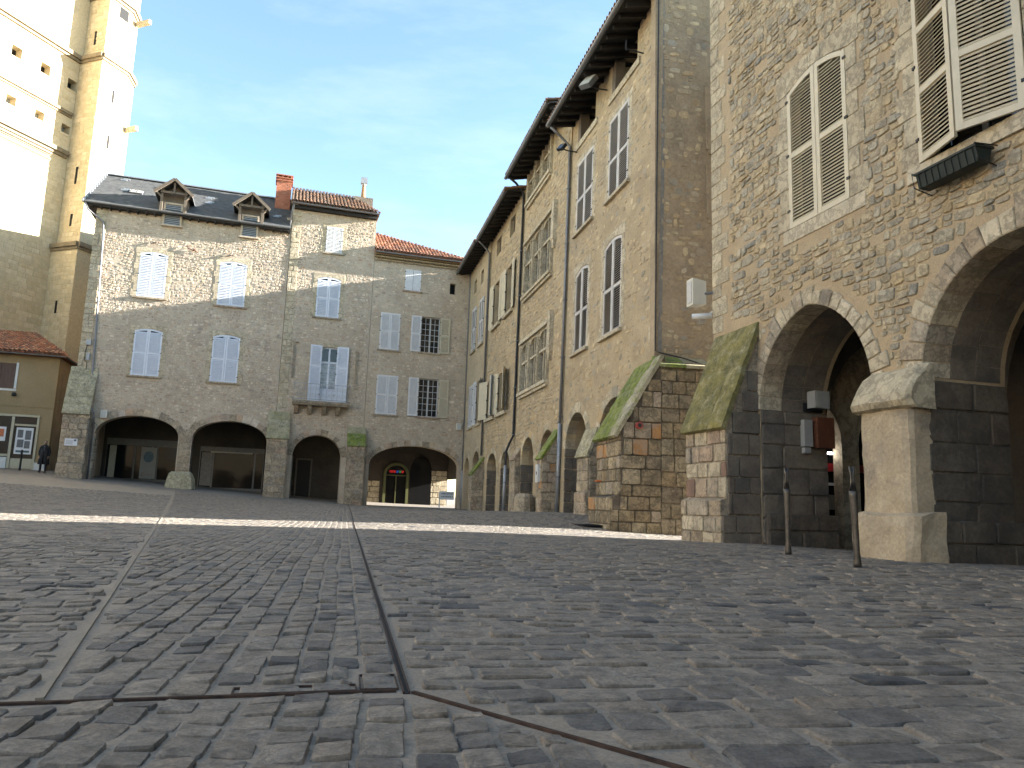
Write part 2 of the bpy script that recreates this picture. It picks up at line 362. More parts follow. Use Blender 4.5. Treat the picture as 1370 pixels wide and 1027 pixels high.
# ------------------------------------------------------------------ mesh helpers
class MB:
    def __init__(s):
        s.v = []; s.f = []; s.m = []
    def add(s, vs, fs, mi=0):
        k = len(s.v)
        s.v.extend([tuple(v) for v in vs])
        s.f.extend([tuple(i + k for i in f) for f in fs])
        s.m.extend([mi] * len(fs))
        return s
    def box(s, x0, x1, y0, y1, z0, z1, mi=0):
        return s.add([(x0, y0, z0), (x1, y0, z0), (x1, y1, z0), (x0, y1, z0), (x0, y0, z1), (x1, y0, z1), (x1, y1, z1), (x0, y1, z1)],
                     [(3, 2, 1, 0), (4, 5, 6, 7), (0, 1, 5, 4), (1, 2, 6, 5), (2, 3, 7, 6), (3, 0, 4, 7)], mi)
    def obox(s, c, hx, hy, hz, M=None, mi=0):
        M = M or Matrix.Identity(3)
        c = Vector(c)
        vs = [c + M @ Vector((sx * hx, sy * hy, sz * hz)) for sz in (-1, 1) for sx, sy in ((-1, -1), (1, -1), (1, 1), (-1, 1))]
        return s.add(vs, [(3, 2, 1, 0), (4, 5, 6, 7), (0, 1, 5, 4), (1, 2, 6, 5), (2, 3, 7, 6), (3, 0, 4, 7)], mi)
    def beam(s, a, b, w, h, mi=0):
        a, b = Vector(a), Vector(b)
        d = (b - a); l = d.length; d.normalize()
        u = Vector((0, 0, 1)) if abs(d.z) < 0.95 else Vector((0, 1, 0))
        x = d.cross(u).normalized(); z = x.cross(d).normalized()
        M = Matrix((x, d, z)).transposed()
        return s.obox((a + b) / 2, w / 2, l / 2, h / 2, M, mi)
    def prism(s, pts, y0, y1, mi=0):
        """polygon in x,z pushed through from y0 (front) to y1 (back)"""
        n = len(pts)
        vs = [(x, y0, z) for x, z in pts] + [(x, y1, z) for x, z in pts]
        fs = [tuple(range(n)), tuple(range(2 * n - 1, n - 1, -1))]
        fs += [(i, i + n, (i + 1) % n + n, (i + 1) % n) for i in range(n)]
        return s.add(vs, fs, mi)
    def prism_x(s, pts, x0, x1, mi=0):
        """polygon in y,z pushed through from x0 to x1"""
        n = len(pts)
        vs = [(x0, y, z) for y, z in pts] + [(x1, y, z) for y, z in pts]
        fs = [tuple(range(n - 1, -1, -1)), tuple(range(n, 2 * n))]
        fs += [(i, (i + 1) % n, (i + 1) % n + n, i + n) for i in range(n)]
        return s.add(vs, fs, mi)
    def prism_z(s, pts, z0, z1, mi=0):
        n = len(pts)
        vs = [(x, y, z0) for x, y in pts] + [(x, y, z1) for x, y in pts]
        fs = [tuple(range(n - 1, -1, -1)), tuple(range(n, 2 * n))]
        fs += [(i, (i + 1) % n, (i + 1) % n + n, i + n) for i in range(n)]
        return s.add(vs, fs, mi)
    def wall(s, outline, holes, y0, y1, mi=0):
        loops = [outline] + holes
        tris = tessellate_polygon([[Vector((x, z, 0)) for x, z in lp] for lp in loops])
        allp = [p for lp in loops for p in lp]
        n = len(allp)
        vs = [(x, y0, z) for x, z in allp] + [(x, y1, z) for x, z in allp]
        fs = []
        for a, b, c in tris:
            pa, pb, pc = allp[a], allp[b], allp[c]
            cr = (pb[0] - pa[0]) * (pc[1] - pa[1]) - (pb[1] - pa[1]) * (pc[0] - pa[0])
            if cr < 0: b, c = c, b
            fs.append((a, b, c)); fs.append((a + n, c + n, b + n))
        k = 0
        for lp in loops:
            q = len(lp)
            ar = sum(lp[i][0] * lp[(i + 1) % q][1] - lp[(i + 1) % q][0] * lp[i][1] for i in range(q))
            outer = lp is outline
            for i in range(q):
                a, b = k + i, k + (i + 1) % q
                if (ar > 0) == outer:
                    fs.append((b, a, a + n, b + n))
                else:
                    fs.append((a, b, b + n, a + n))
            k += q
        return s.add(vs, fs, mi)
    def tube(s, path, r, n=8, mi=0, cap=True):
        P = [Vector(p) for p in path]
        rs = r if isinstance(r, (list, tuple)) else [r] * len(P)
        vs, fs = [], []
        ref = None
        for i, p in enumerate(P):
            d = (P[min(i + 1, len(P) - 1)] - P[max(i - 1, 0)]).normalized()
            if ref is None:
                ref = Vector((0, 0, 1)) if abs(d.z) < 0.9 else Vector((1, 0, 0))
            x = d.cross(ref).normalized(); y = d.cross(x).normalized()
            ref = x.cross(d).normalized()
            for k in range(n):
                a = 2 * math.pi * k / n
                vs.append(p + (x * math.cos(a) + y * math.sin(a)) * rs[i])
        for i in range(len(P) - 1):
            for k in range(n):
                a, b = i * n + k, i * n + (k + 1) % n
                fs.append((a, a + n, b + n, b))
        if cap:
            fs.append(tuple(range(n)))
            fs.append(tuple(range(len(P) * n - 1, (len(P) - 1) * n - 1, -1)))
        return s.add(vs, fs, mi)
    def lathe(s, prof, n=12, c=(0, 0, 0), mi=0):
        vs, fs = [], []
        for r, z in prof:
            for k in range(n):
                a = 2 * math.pi * k / n
                vs.append((c[0] + r * math.cos(a), c[1] + r * math.sin(a), c[2] + z))
        for i in range(len(prof) - 1):
            for k in range(n):
                a, b = i * n + k, i * n + (k + 1) % n
                fs.append((a, b, b + n, a + n))
        fs.append(tuple(range(n - 1, -1, -1)))
        fs.append(tuple(range((len(prof) - 1) * n, len(prof) * n)))
        return s.add(vs, fs, mi)
    def block(s, poly, yf, yb, bev=0.012, mi=0):
        """stone with a chamfered front; poly in x,z anticlockwise seen from the front"""
        n = len(poly)
        cx = sum(p[0] for p in poly) / n; cz = sum(p[1] for p in poly) / n
        def ins(p):
            dx, dz = cx - p[0], cz - p[1]; l = math.hypot(dx, dz) or 1
            k = min(0.4, bev * 1.4 / l)
            return (p[0] + dx * k, p[1] + dz * k)
        vs = [(x, yb, z) for x, z in poly] + [(x, yf + bev, z) for x, z in poly] + [(ins(p)[0], yf, ins(p)[1]) for p in poly]
        fs = []
        for o in (0, n):
            fs += [(o + (i + 1) % n, o + i, o + i + n, o + (i + 1) % n + n)[::-1] for i in range(n)]
        fs.append(tuple(range(2 * n, 3 * n)))
        return s.add(vs, fs, mi)
    def mesh(s, name, mats, smooth=False, lean=0.0):
        me = bpy.data.meshes.new(name)
        vs = [(x, y + lean * z, z) for x, y, z in s.v] if lean else s.v
        me.from_pydata(vs, [], s.f)
        for m in (mats if isinstance(mats, (list, tuple)) else [mats]):
            me.materials.append(MATS[m])
        if len(me.materials) > 1:
            me.polygons.foreach_set('material_index', s.m)
        if smooth:
            me.polygons.foreach_set('use_smooth', [True] * len(me.polygons))
        me.validate()
        me.update()
        return me
    def build(s, name, mats, parent=None, smooth=False, lean=0.0, kind=None, label=None):
        o = bpy.data.objects.new(name, s.mesh(name, mats, smooth, lean))
        C.objects.link(o)
        if parent is not None: o.parent = parent
        if kind: o['kind'] = kind
        if label: o['label'] = label
        return o

from mathutils import noise as mnoise
def rough_block(profile, x0, x1, nx_, seed, amp, rnd=0.06, sub=0.12):
    """a weathered block: profile of (y, z) from the foot up along the front, pushed from x0 to x1, with worn edges"""
    P = []
    for (a, b) in zip(profile[:-1], profile[1:]):
        l = math.hypot(b[0] - a[0], b[1] - a[1]); k = max(1, int(l / sub))
        P += [(a[0] + (b[0] - a[0]) * i / k, a[1] + (b[1] - a[1]) * i / k) for i in range(k)]
    P.append(profile[-1])
    yb = 0.06
    vs, fs = [], []
    def disp(v, w):
        n = mnoise.noise_vector(Vector((v[0] * 3.1 + seed, v[1] * 3.1, v[2] * 3.1))) * amp + mnoise.noise_vector(Vector((v[0] * 9 + seed, v[1] * 9, v[2] * 9))) * amp * 0.35
        return (v[0] + n.x * w, v[1] + n.y * w, v[2] + n.z * w * 0.6)
    cols = [(x0, None)]
    ny = max(2, int(0.5 / sub))
    strip = []
    for (y, z) in P:
        row = []
        dy = (y - yb)
        for j in range(ny): row.append((x0, yb + dy * (j / ny), z))
        for i in range(nx_ + 1): row.append((x0 + (x1 - x0) * i / nx_, y, z))
        for j in range(ny - 1, -1, -1): row.append((x1, yb + dy * (j / ny), z))
        # round the two vertical edges
        q = []
        for (x, yy, zz) in row:
            ex = min(x - x0, x1 - x); ey = yy - y
            d = math.hypot(max(0, rnd - ex), max(0, rnd - ey)) if ex < rnd and ey < rnd else 0
            if d > 0:
                k = max(0.0, d - rnd * 0.6) * 0.75
                x = x + (k if x - x0 < x1 - x else -k); yy += k
            q.append(disp((x, yy, zz), 1.0))
        strip.append(q)
    m = len(strip[0])
    vs = [v for rw in strip for v in rw]
    for i in range(len(strip) - 1):
        for j in range(m - 1):
            fs.append((i * m + j, i * m + j + 1, (i + 1) * m + j + 1, (i + 1) * m + j))
    fs.append(tuple(range((len(strip) - 1) * m, len(strip) * m)))
    return MB().add(vs, fs)

def link(name, me, parent=None, mat4=None):
    o = bpy.data.objects.new(name, me)
    C.objects.link(o)
    if parent is not None: o.parent = parent
    if mat4 is not None: o.matrix_basis = mat4
    return o

def thing(name, label, cat, loc=(0, 0, 0), rz=0.0, group=None):
    o = bpy.data.objects.new(name, None)
    o.empty_display_size = 0.3
    C.objects.link(o)
    o.location = loc; o.rotation_euler = (0, 0, rz)
    o['label'] = label; o['category'] = cat
    if group: o['group'] = group
    return o

def tag(o, label, cat, group=None, loc=None, rz=None):
    o['label'] = label; o['category'] = cat
    if group: o['group'] = group
    if loc is not None: o.location = loc
    if rz is not None: o.rotation_euler = (0, 0, rz)
    return o

def rebase(root, off):
    """move the Empty of a house to its own base corner, parts stay where they are"""
    off = Vector(off)
    root.location = root.location + Matrix.Rotation(root.rotation_euler.z, 3, 'Z') @ off
    T = Matrix.Translation(-off)
    for ch in root.children:
        ch.matrix_basis = T @ ch.matrix_basis

def frame_mat(loc, rz):
    return Matrix.Translation(loc) @ Matrix.Rotation(rz, 4, 'Z')

camI = cam.matrix_world.inverted()
def in_view(p, m=0.04):
    q = camI @ p
    if q.z > -0.1: return False
    x, y = q.x / -q.z * 1000 / 685, q.y / -q.z * 1000 / 513.5
    return abs(x) < 1 + m and abs(y) < 1 + m

# --- stone shapes
def unit_stone(seed, jit=0.2, cut=(0.06, 0.3), dome=0.3):
    """irregular stone in a unit box: x,z in -.5..+.5, front at y=-1, back y=0"""
    r = random.Random(seed)
    cor = [(-1, -1), (1, -1), (1, 1), (-1, 1)]
    q = [(0.5 * cx * (1 - r.uniform(0, jit) * 0.7), 0.5 * cz * (1 - r.uniform(0, jit))) for cx, cz in cor]
    ring = []
    for k in range(4):
        p, a, b = q[k], q[k - 1], q[(k + 1) % 4]
        c1, c2 = r.uniform(*cut), r.uniform(*cut)
        ring.append((p[0] + (a[0] - p[0]) * c1, p[1] + (a[1] - p[1]) * c1))
        ring.append((p[0] + (b[0] - p[0]) * c2, p[1] + (b[1] - p[1]) * c2))
    n = 8
    tilt = (r.uniform(-0.5, 0.5), r.uniform(-0.5, 0.5))
    vs = [(x, 0.6, z) for x, z in ring]
    vs += [(x * 0.985, -0.45 - tilt[0] * x - tilt[1] * z, z * 0.985) for x, z in ring]
    vs += [(x * 0.87, -0.85 - tilt[0] * x - tilt[1] * z + r.uniform(-0.15, 0.15), z * 0.83) for x, z in ring]
    vs.append((r.uniform(-0.15, 0.15), -0.85 - dome * r.uniform(-0.4, 0.6), r.uniform(-0.15, 0.15)))
    fs = []
    for o in (0, n):
        fs += [(o + i, o + (i + 1) % n, o + (i + 1) % n + n, o + i + n) for i in range(n)]
    fs += [(2 * n + i, 2 * n + (i + 1) % n, 3 * n) for i in range(n)]
    return np.array(vs), fs

def unit_ashlar(seed):
    r = random.Random(seed)
    j = lambda: r.uniform(0, 0.04)
    ring = [(-0.5 + j(), -0.5 + j()), (0.5 - j(), -0.5 + j()), (0.5 - j(), 0.5 - j()), (-0.5 + j(), 0.5 - j())]
    # broken corners
    ring8 = []
    for i, (x, z) in enumerate(ring):
        px, pz = ring[i - 1]; nx, nz = ring[(i + 1) % 4]
        c = r.uniform(0.015, 0.11)
        ring8.append((x + (px - x) * c, z + (pz - z) * c)); ring8.append((x + (nx - x) * c, z + (nz - z) * c))
    n = 8
    vs = [(x, 0.6, z) for x, z in ring8]
    vs += [(x, -0.55 + r.uniform(-0.1, 0.1), z) for x, z in ring8]
    vs += [(x * 0.955, -0.92 + r.uniform(-0.08, 0.08), z * 0.93) for x, z in ring8]
    vs.append((0, -1 + r.uniform(-0.1, 0.1), 0))
    fs = []
    for o in (0, n):
        fs += [(o + i, o + (i + 1) % n, o + (i + 1) % n + n, o + i + n) for i in range(n)]
    fs += [(2 * n + i, 2 * n + (i + 1) % n, 3 * n) for i in range(n)]
    return np.array(vs), fs

LIB = {'rubble': [unit_stone(k, 0.26, (0.05, 0.32), 0.3) for k in range(32)],
       'rough': [unit_stone(100 + k, 0.4, (0.1, 0.4), 0.4) for k in range(28)],
       'ashlar': [unit_ashlar(200 + k) for k in range(18)]}
_lib_mesh = {}

def lib_mesh(lib, k, mat, smooth):
    key = (lib, k, mat, smooth)
    if key not in _lib_mesh:
        vs, fs = LIB[lib][k]
        me = bpy.data.meshes.new('stone')
        me.from_pydata([tuple(v) for v in vs], [], fs)
        me.materials.append(MATS[mat])
        if smooth: me.polygons.foreach_set('use_smooth', [True] * len(me.polygons))
        me.update()
        _lib_mesh[key] = me
    return _lib_mesh[key]

def joined(name, vs_list, fs_list, mat, parent, smooth=False, kind='stuff'):
    """one mesh from blocks of (K,n,3) vertices that share a face list"""
    V, loops, tot = [], [], []
    base = 0
    for vs, fs in zip(vs_list, fs_list):
        K, n, _ = vs.shape
        V.append(vs.reshape(-1, 3))
        lens = np.array([len(f) for f in fs])
        flat = np.array([i for f in fs for i in f])
        off = base + np.arange(K)[:, None] * n
        loops.append((flat[None, :] + off).reshape(-1))
        tot.append(np.tile(lens, K))
        base += K * n
    V = np.concatenate(V); loops = np.concatenate(loops); tot = np.concatenate(tot)
    me = bpy.data.meshes.new(name)
    me.vertices.add(len(V)); me.vertices.foreach_set('co', V.astype(np.float32).ravel())
    me.loops.add(len(loops)); me.loops.foreach_set('vertex_index', loops.astype(np.int32))
    me.polygons.add(len(tot))
    start = np.concatenate([[0], np.cumsum(tot)[:-1]])
    me.polygons.foreach_set('loop_start', start.astype(np.int32))
    me.polygons.foreach_set('use_smooth', np.full(len(tot), bool(smooth)))
    me.materials.append(MATS[mat])
    me.update(calc_edges=True)
    me.validate()
    o = bpy.data.objects.new(name, me)
    C.objects.link(o)
    if parent is not None: o.parent = parent
    if kind: o['kind'] = kind
    return o

def place_stones(name, cells, lib, mat, parent, world_mat, face=None, nmax=300, lean=0.0, smooth=False, stuff_name=None, special=None):
    """cells: (cx, cz, w, h, proud, rot, y0). The largest in the picture become single objects, the rest one part."""
    if not cells: return
    face = face or Matrix.Identity(4)
    WM = world_mat @ face
    r = random.Random(len(cells))
    items = []
    for c in cells:
        p = WM @ Vector((c[0], c[6] + lean * c[1], c[1]))
        d = (p - cam.matrix_world.translation).length
        sc = c[2] * c[3] / (d * d) if in_view(p) else 0.0
        items.append((sc, c, r.randrange(len(LIB[lib])), r.choice((0, math.pi))))
    items.sort(key=lambda t: -t[0])
    nind = sum(1 for t in items[:nmax] if t[0] > 0)
    for sc, c, k, flip in items[:nind]:
        m4 = face @ Matrix.Translation((c[0], c[6] + lean * c[1], c[1])) @ Matrix.Rotation(c[5] + flip, 4, 'Y') @ Matrix.Diagonal((c[2], c[4], c[3], 1))
        mt = mat
        if special:
            mt = special(c) or mat
        link(name, lib_mesh(lib, k, mt, smooth), parent, m4)
    rest = items[nind:]
    if not rest: return
    byk = {}
    for t in rest: byk.setdefault(t[2], []).append(t)
    vl, fl = [], []
    F3 = np.array(face.to_3x3()); FT = np.array(face.translation)
    for k, ts in byk.items():
        base, fs = LIB[lib][k]
        A = np.array([[t[1][0], t[1][1], t[1][2], t[1][3], t[1][4], t[1][5] + t[3], t[1][6]] for t in ts])
        x = base[None, :, 0] * A[:, 2:3]; z = base[None, :, 2] * A[:, 3:4]; y = base[None, :, 1] * A[:, 4:5]
        ca, sa = np.cos(A[:, 5:6]), np.sin(A[:, 5:6])
        X = x * ca + z * sa + A[:, 0:1]; Z = -x * sa + z * ca + A[:, 1:2]
        Y = y + A[:, 6:7] + lean * Z
        P = np.stack([X, Y, Z], -1) @ F3.T + FT
        vl.append(P); fl.append(fs)
    joined(stuff_name or name + 's', vl, fl, mat, parent, smooth)

def cells_rubble(x0, x1, z0, z1, hr, wr, gap, inside, r, keep=1.0, wave=0.05, proud=(0.02, 0.05), rot=0.05, y0=0.0, split=0.3):
    out = []
    z = z0
    ph = r.uniform(0, 6)
    while z < z1 - hr[0] * 0.5:
        h = r.uniform(*hr)
        x = x0 - r.uniform(0, wr[0])
        while x < x1:
            w = r.uniform(*wr) * r.uniform(0.75, 1.25)
            wz = z + wave * math.sin(x * 0.9 + ph + z * 0.6) + wave * 0.5 * math.sin(x * 2.3 + z * 1.7)
            subs = [(x, w, wz, h)]
            if r.random() < split and h > hr[0] * 1.25 and w > wr[0] * 1.2:
                k = r.uniform(0.38, 0.62)
                if w < h * 1.3:
                    subs = [(x, w, wz, h * k), (x, w, wz + h * k, h * (1 - k))]
                else:
                    subs = [(x, w * k, wz, h), (x + w * k, w * (1 - k), wz, h * k), (x + w * k, w * (1 - k), wz + h * k, h * (1 - k))]
            for sx, sw, sz, sh in subs:
                if r.random() > keep: continue
                tries = [(sx, sw), (sx, sw * 0.55), (sx + sw * 0.45, sw * 0.55)]
                for tx, tw in tries:
                    g = gap * r.uniform(0.7, 1.5)
                    a, b, c, d = tx + g / 2, tx + tw - g / 2, sz + g / 2, sz + sh - g / 2
                    if b - a < 0.04 or d - c < 0.03: continue
                    if all(inside(px, pz) for px in (a, (a + b) / 2, b) for pz in (c, d)):
                        out.append(((a + b) / 2, (c + d) / 2, b - a, d - c, r.uniform(*proud), r.uniform(-rot, rot), y0))
                        break
            x += w
        z += h
    return out

def cells_ashlar(x0, x1, z0, z1, hr, wr, gap, r, inside=None, proud=(0.03, 0.05), y0=0.0, offset=0.0):
    out = []
    z = z0
    while z < z1 - 0.02:
        h = r.uniform(*hr)
        if z1 - (z + h) < hr[0] * 0.6: h = z1 - z
        x = x0
        first = True
        while x < x1 - 0.01:
            w = r.uniform(*wr)
            if first and r.random() < 0.5: w *= 0.6
            first = False
            if x1 - (x + w) < wr[0] * 0.6: w = x1 - x
            g = gap
            a, b, c, d = x + g / 2, x + w - g / 2, z + g / 2, z + h - g / 2
            ok = True
            if inside:
                ok = False
                for aa, bb in ((a, b), (a, a + (b - a) * 0.7), (a + (b - a) * 0.3, b), (a, a + (b - a) * 0.4), (a + (b - a) * 0.6, b)):
                    if all(inside(px, pz) for px in (aa, (aa + bb) / 2, bb) for pz in (c, (c + d) / 2, d)):
                        a, b = aa, bb; ok = True; break
            if ok and b - a > 0.05:
                out.append(((a + b) / 2, (c + d) / 2, b - a, d - c, r.uniform(*proud), r.uniform(-0.006, 0.006), y0))
            x += w
        z += h
    return out

# faces of a house-local box: maps (x along, y into, z up)
def face_front(y):          # looks to -y
    return Matrix.Translation((0, y, 0))
def face_right(x):          # looks to +x ; local x runs along +y
    return Matrix(((0, -1, 0, x), (1, 0, 0, 0), (0, 0, 1, 0), (0, 0, 0, 1)))
def face_left(x):           # looks to -x ; local x runs along -y
    return Matrix(((0, 1, 0, x), (-1, 0, 0, 0), (0, 0, 1, 0), (0, 0, 0, 1)))

class Arch:
    def __init__(s, xl, xr, zs, rise, pointed=False, zb=-0.6):
        s.xl, s.xr, s.zs, s.rise, s.pointed, s.zb = xl, xr, zs, rise, pointed, zb
        s.w = xr - xl; s.a = s.w / 2; s.cx = (xl + xr) / 2
        if pointed: s.R = (rise ** 2 + s.a ** 2) / s.w
    def pt(s, t):
        """t 0..1 from the left springing to the right, returns point and outward normal"""
        if s.pointed:
            am = math.acos((s.R - s.a) / s.R)
            if t <= 0.5:
                a = math.pi - am * t * 2
                c = s.xl + s.R
            else:
                a = am * (1 - t) * 2
                c = s.xr - s.R
            return (c + s.R * math.cos(a), s.zs + s.R * math.sin(a)), (math.cos(a), math.sin(a))
        a = math.pi * (1 - t)
        x, z = s.cx + s.a * math.cos(a), s.zs + s.rise * math.sin(a)
        nx, nz = math.cos(a) / s.a, math.sin(a) / s.rise
        l = math.hypot(nx, nz)
        return (x, z), (nx / l, nz / l)
    def pts(s, n=20):
        return [s.pt(i / n)[0] for i in range(n + 1)]
    def inside(s, x, z, m=0.0):
        if x < s.xl - m or x > s.xr + m: return False
        if z < s.zs: return True
        if s.pointed:
            c = s.xl + s.R if x < s.cx else s.xr - s.R
            return math.hypot(x - c, z - s.zs) < s.R + m
        return ((x - s.cx) / (s.a + m)) ** 2 + ((z - s.zs) / (s.rise + m)) ** 2 < 1

def outline_with_arches(x0, x1, z0, z1, arches):
    pts = [(x0, z0)]
    for A in sorted(arches, key=lambda a: a.xl):
        pts.append((A.xl, z0)); pts += A.pts(); pts.append((A.xr, z0))
    pts += [(x1, z0), (x1, z1), (x0, z1)]
    return pts

def voussoirs(house, A, n, ring, mat, depth=0.3, proud=0.03, r=rng, rows=1, t0=0.0, t1=1.0, lean=0.0, mats=None):
    for row in range(rows):
        ya = -proud if row == 0 else depth * row + 0.001
        yb = depth * (row + 1) - 0.001
        off = 0.0 if row % 2 == 0 else 0.5
        cuts = [t0 + (t1 - t0) * (i + (r.uniform(-0.18, 0.18) if 0 < i < n else 0)) / n for i in range(n + 1)]
        for i in range(n):
            ta, tb = cuts[i], cuts[i + 1]
            if A.pointed and ta < 0.5 < tb:
                pass
            rg = r.uniform(*ring)
            poly = []
            K = 2
            inner = [A.pt(ta + (tb - ta) * k / K) for k in range(K + 1)]
            g = 0.006 if row == 0 else 0.002
            for k, (p, nn) in enumerate(inner):
                e = g if k == 0 else (-g if k == K else 0)
                tx, tz = nn[1], -nn[0]
                poly.append((p[0] - nn[0] * 0.012 + tx * e, p[1] - nn[1] * 0.012 + tz * e))
            for k, (p, nn) in reversed(list(enumerate(inner))):
                e = g if k == 0 else (-g if k == K else 0)
                tx, tz = nn[1], -nn[0]
                rr = rg * (1 + r.uniform(-0.05, 0.05))
                poly.append((p[0] + nn[0] * rr + tx * e, p[1] + nn[1] * rr + tz * e))
            b = MB().block(poly[::-1], ya + r.uniform(-0.006, 0.006), yb, 0.014)
            b.build('voussoir', ('ashlar_dark' if row > 0 else (r.choice(mats) if mats else mat)), house, lean=lean)  # deeper rows get the dark stone as painted soffit shade

# --- window and shutter builders (house-local; x right, y into the house, z up)
_leaf = {}
def leaf_meshes(w, h, s, style, arch, mat, panels, nsl):
    key = (round(w, 3), round(h, 3), s, style, arch, mat, panels, nsl)
    if key in _leaf: return _leaf[key]
    fr, sl = MB(), MB()
    t = 0.04
    st = min(0.085, w * 0.14)
    top = lambda q: h - arch * (1 - q) ** 2          # q 0 at the hinge, 1 at the meeting edge
    def bx(q0, q1, za, zb, ya=-t, yb=0.0, m=fr):
        x0, x1 = sorted((s * q0 * w, s * q1 * w))
        m.box(x0, x1, ya, yb, za, zb)
    if style == 'plank':
        n = 4
        for i in range(n):
            q0, q1 = i / n, (i + 1) / n
            bx(q0 + 0.008, q1 - 0.008, 0, top((q0 + q1) / 2), -t * 0.7, 0)
        for zz in (0.15 * h, 0.5 * h, 0.83 * h):
            bx(0.02, 0.98, zz - 0.05, zz + 0.05, -t * 0.98, -t * 0.72)
        res = (fr.mesh('shutter', mat), None, [])
        _leaf[key] = res
        return res
    sq = st / w
    bx(0, sq, 0, top(sq * 0.5)); bx(1 - sq, 1, 0, top(1))
    rails = [0.0] + [h * f for f in panels] + [h]
    rh = st * 1.05
    bx(sq, 1 - sq, 0, rh, -t * 0.92, -0.002)
    for f in panels:
        bx(sq, 1 - sq, h * f - rh / 2, h * f + rh / 2, -t * 0.92, -0.002)
    K = 4
    for i in range(K):
        qa, qb = sq + (1 - 2 * sq) * i / K, sq + (1 - 2 * sq) * (i + 1) / K
        za, zb = top(qa), top(qb)
        xa, xb = s * qa * w, s * qb * w
        pts = [(xa, za - rh), (xb, zb - rh), (xb, zb), (xa, za)]
        if s < 0: pts = pts[::-1]
        fr.prism(pts, -t * 0.92, -0.002)
    slats = []
    ends = [rh] + [z for f in panels for z in (h * f - rh / 2, h * f + rh / 2)] + [h - rh]
    for a, b in zip(ends[::2], ends[1::2]):
        solid = style == 'louver_solid' and a == ends[0]
        if solid:
            bx(sq, 1 - sq, a, b, -t * 0.6, -t * 0.3)
            continue
        n = max(3, int(round((b - a) / nsl)))
        for i in range(n):
            zc = a + (b - a) * (i + 0.5) / n
            q0, q1 = sq, 1 - sq
            # under the curved top the slats start where the rail lets them
            while q0 < 0.9 and top(q0) - rh < zc + nsl * 0.4: q0 += 0.03
            if q1 - q0 < 0.1: continue
            slats.append((q0, q1, zc))
    tilt_ = 33 if nsl >= 0.075 else (40 if nsl < 0.06 else 52)
    sw = nsl * (1.3 if nsl >= 0.075 else (1.12 if nsl < 0.06 else 1.06))
    M = Matrix.Rotation(R(-tilt_), 3, 'X')
    objs = []
    for q0, q1, zc in slats:
        x0, x1 = s * q0 * w, s * q1 * w
        hx = abs(x1 - x0) / 2
        sl.obox(((x0 + x1) / 2, -t * 0.48, zc), hx, 0.0045, sw / 2, M)
        objs.append(((x0 + x1) / 2, zc, hx))
    slm = sl.mesh('slats', mat) if slats else None
    unit = MB().obox((0, 0, 0), 1.0, 0.0045, sw / 2, M).mesh('slat', mat)
    res = (fr.mesh('shutter', mat), slm, (objs, unit, -t * 0.48))
    _leaf[key] = res
    return res

def shutter(house, hx, z0, w, h, s, mat, ang=0.0, y=-0.01, style='louver', arch=0.0, panels=(0.5,), nsl=0.075, single=False, lean=0.0, label=None):
    fr, slm, ind = leaf_meshes(w, h, s, style, arch, mat, panels, nsl)
    o = link('shutter', fr, house, Matrix.Translation((hx, y + lean * (z0 + h / 2), z0)) @ Matrix.Rotation(math.atan(lean), 4, 'X').inverted() @ Matrix.Rotation(ang, 4, 'Z'))
    if label: o['label'] = label
    if single:
        objs, unit, yy = ind
        for cx, zc, hw in objs:
            link('slat', unit, o, Matrix.Translation((cx, yy, zc)) @ Matrix.Diagonal((hw, 1, 1, 1)))
    elif slm:
        k = link('slats', slm, o)
        k['kind'] = 'stuff'
    hg = MB()
    for f in (0.12, 0.5, 0.88):
        hg.box(-0.035, 0.03, -0.055, 0.01, h * f - 0.02, h * f + 0.02)
    hk = ('hinge', round(h, 3))
    if hk not in _leaf: _leaf[hk] = hg.mesh('hinge', 'iron')
    link('hinges', _leaf[hk], o)
    return o

def closed_pair(house, x0, x1, z0, z1, mat, **k):
    w = (x1 - x0) / 2 - 0.006
    shutter(house, x0, z0, w, z1 - z0, 1, mat, **k)
    shutter(house, x1, z0, w, z1 - z0, -1, mat, **k)

def rect(x0, x1, z0, z1, rise=0.0):
    if not rise: return [(x0, z0), (x1, z0), (x1, z1), (x0, z1)]
    n = 6
    top = [(x1 + (x0 - x1) * i / n, z1 + rise * (1 - (2 * i / n - 1) ** 2)) for i in range(n + 1)]
    return [(x0, z0), (x1, z0)] + top

def casement(house, x0, x1, z0, z1, mat='window_paint', y=0.16, cols=2, rows=4, glass='glass_dark', bar=0.028, lean=0.0):
    """two casements with small panes"""
    f = MB()
    fr = 0.055
    f.box(x0, x1, y, y + 0.06, z0, z0 + fr); f.box(x0, x1, y, y + 0.06, z1 - fr, z1)
    xm = (x0 + x1) / 2
    for xa in (x0, x1 - fr, xm - fr * 0.8):
        f.box(xa, xa + fr * (1.6 if xa == xm - fr * 0.8 else 1), y - 0.004, y + 0.056, z0 + fr, z1 - fr)
    ob = f.build('window', mat, house, lean=lean)
    b = MB()
    for xa, xb in ((x0 + fr, xm - fr * 0.8), (xm + fr * 0.8, x1 - fr)):
        for i in range(1, cols):
            xc = xa + (xb - xa) * i / cols
            b.box(xc - bar / 2, xc + bar / 2, y + 0.008, y + 0.04, z0 + fr, z1 - fr)
        for j in range(1, rows):
            zc = z0 + fr + (z1 - z0 - 2 * fr) * j / rows
            b.box(xa, xb, y + 0.012, y + 0.036, zc - bar / 2, zc + bar / 2)
    b.build('glazing_bars', mat, ob, lean=lean)
    for xa, xb in ((x0 + fr, xm - fr * 0.8), (xm + fr * 0.8, x1 - fr)):
        MB().box(xa, xb, y + 0.022, y + 0.028, z0 + fr, z1 - fr).build('pane', glass, ob, lean=lean)
    return ob

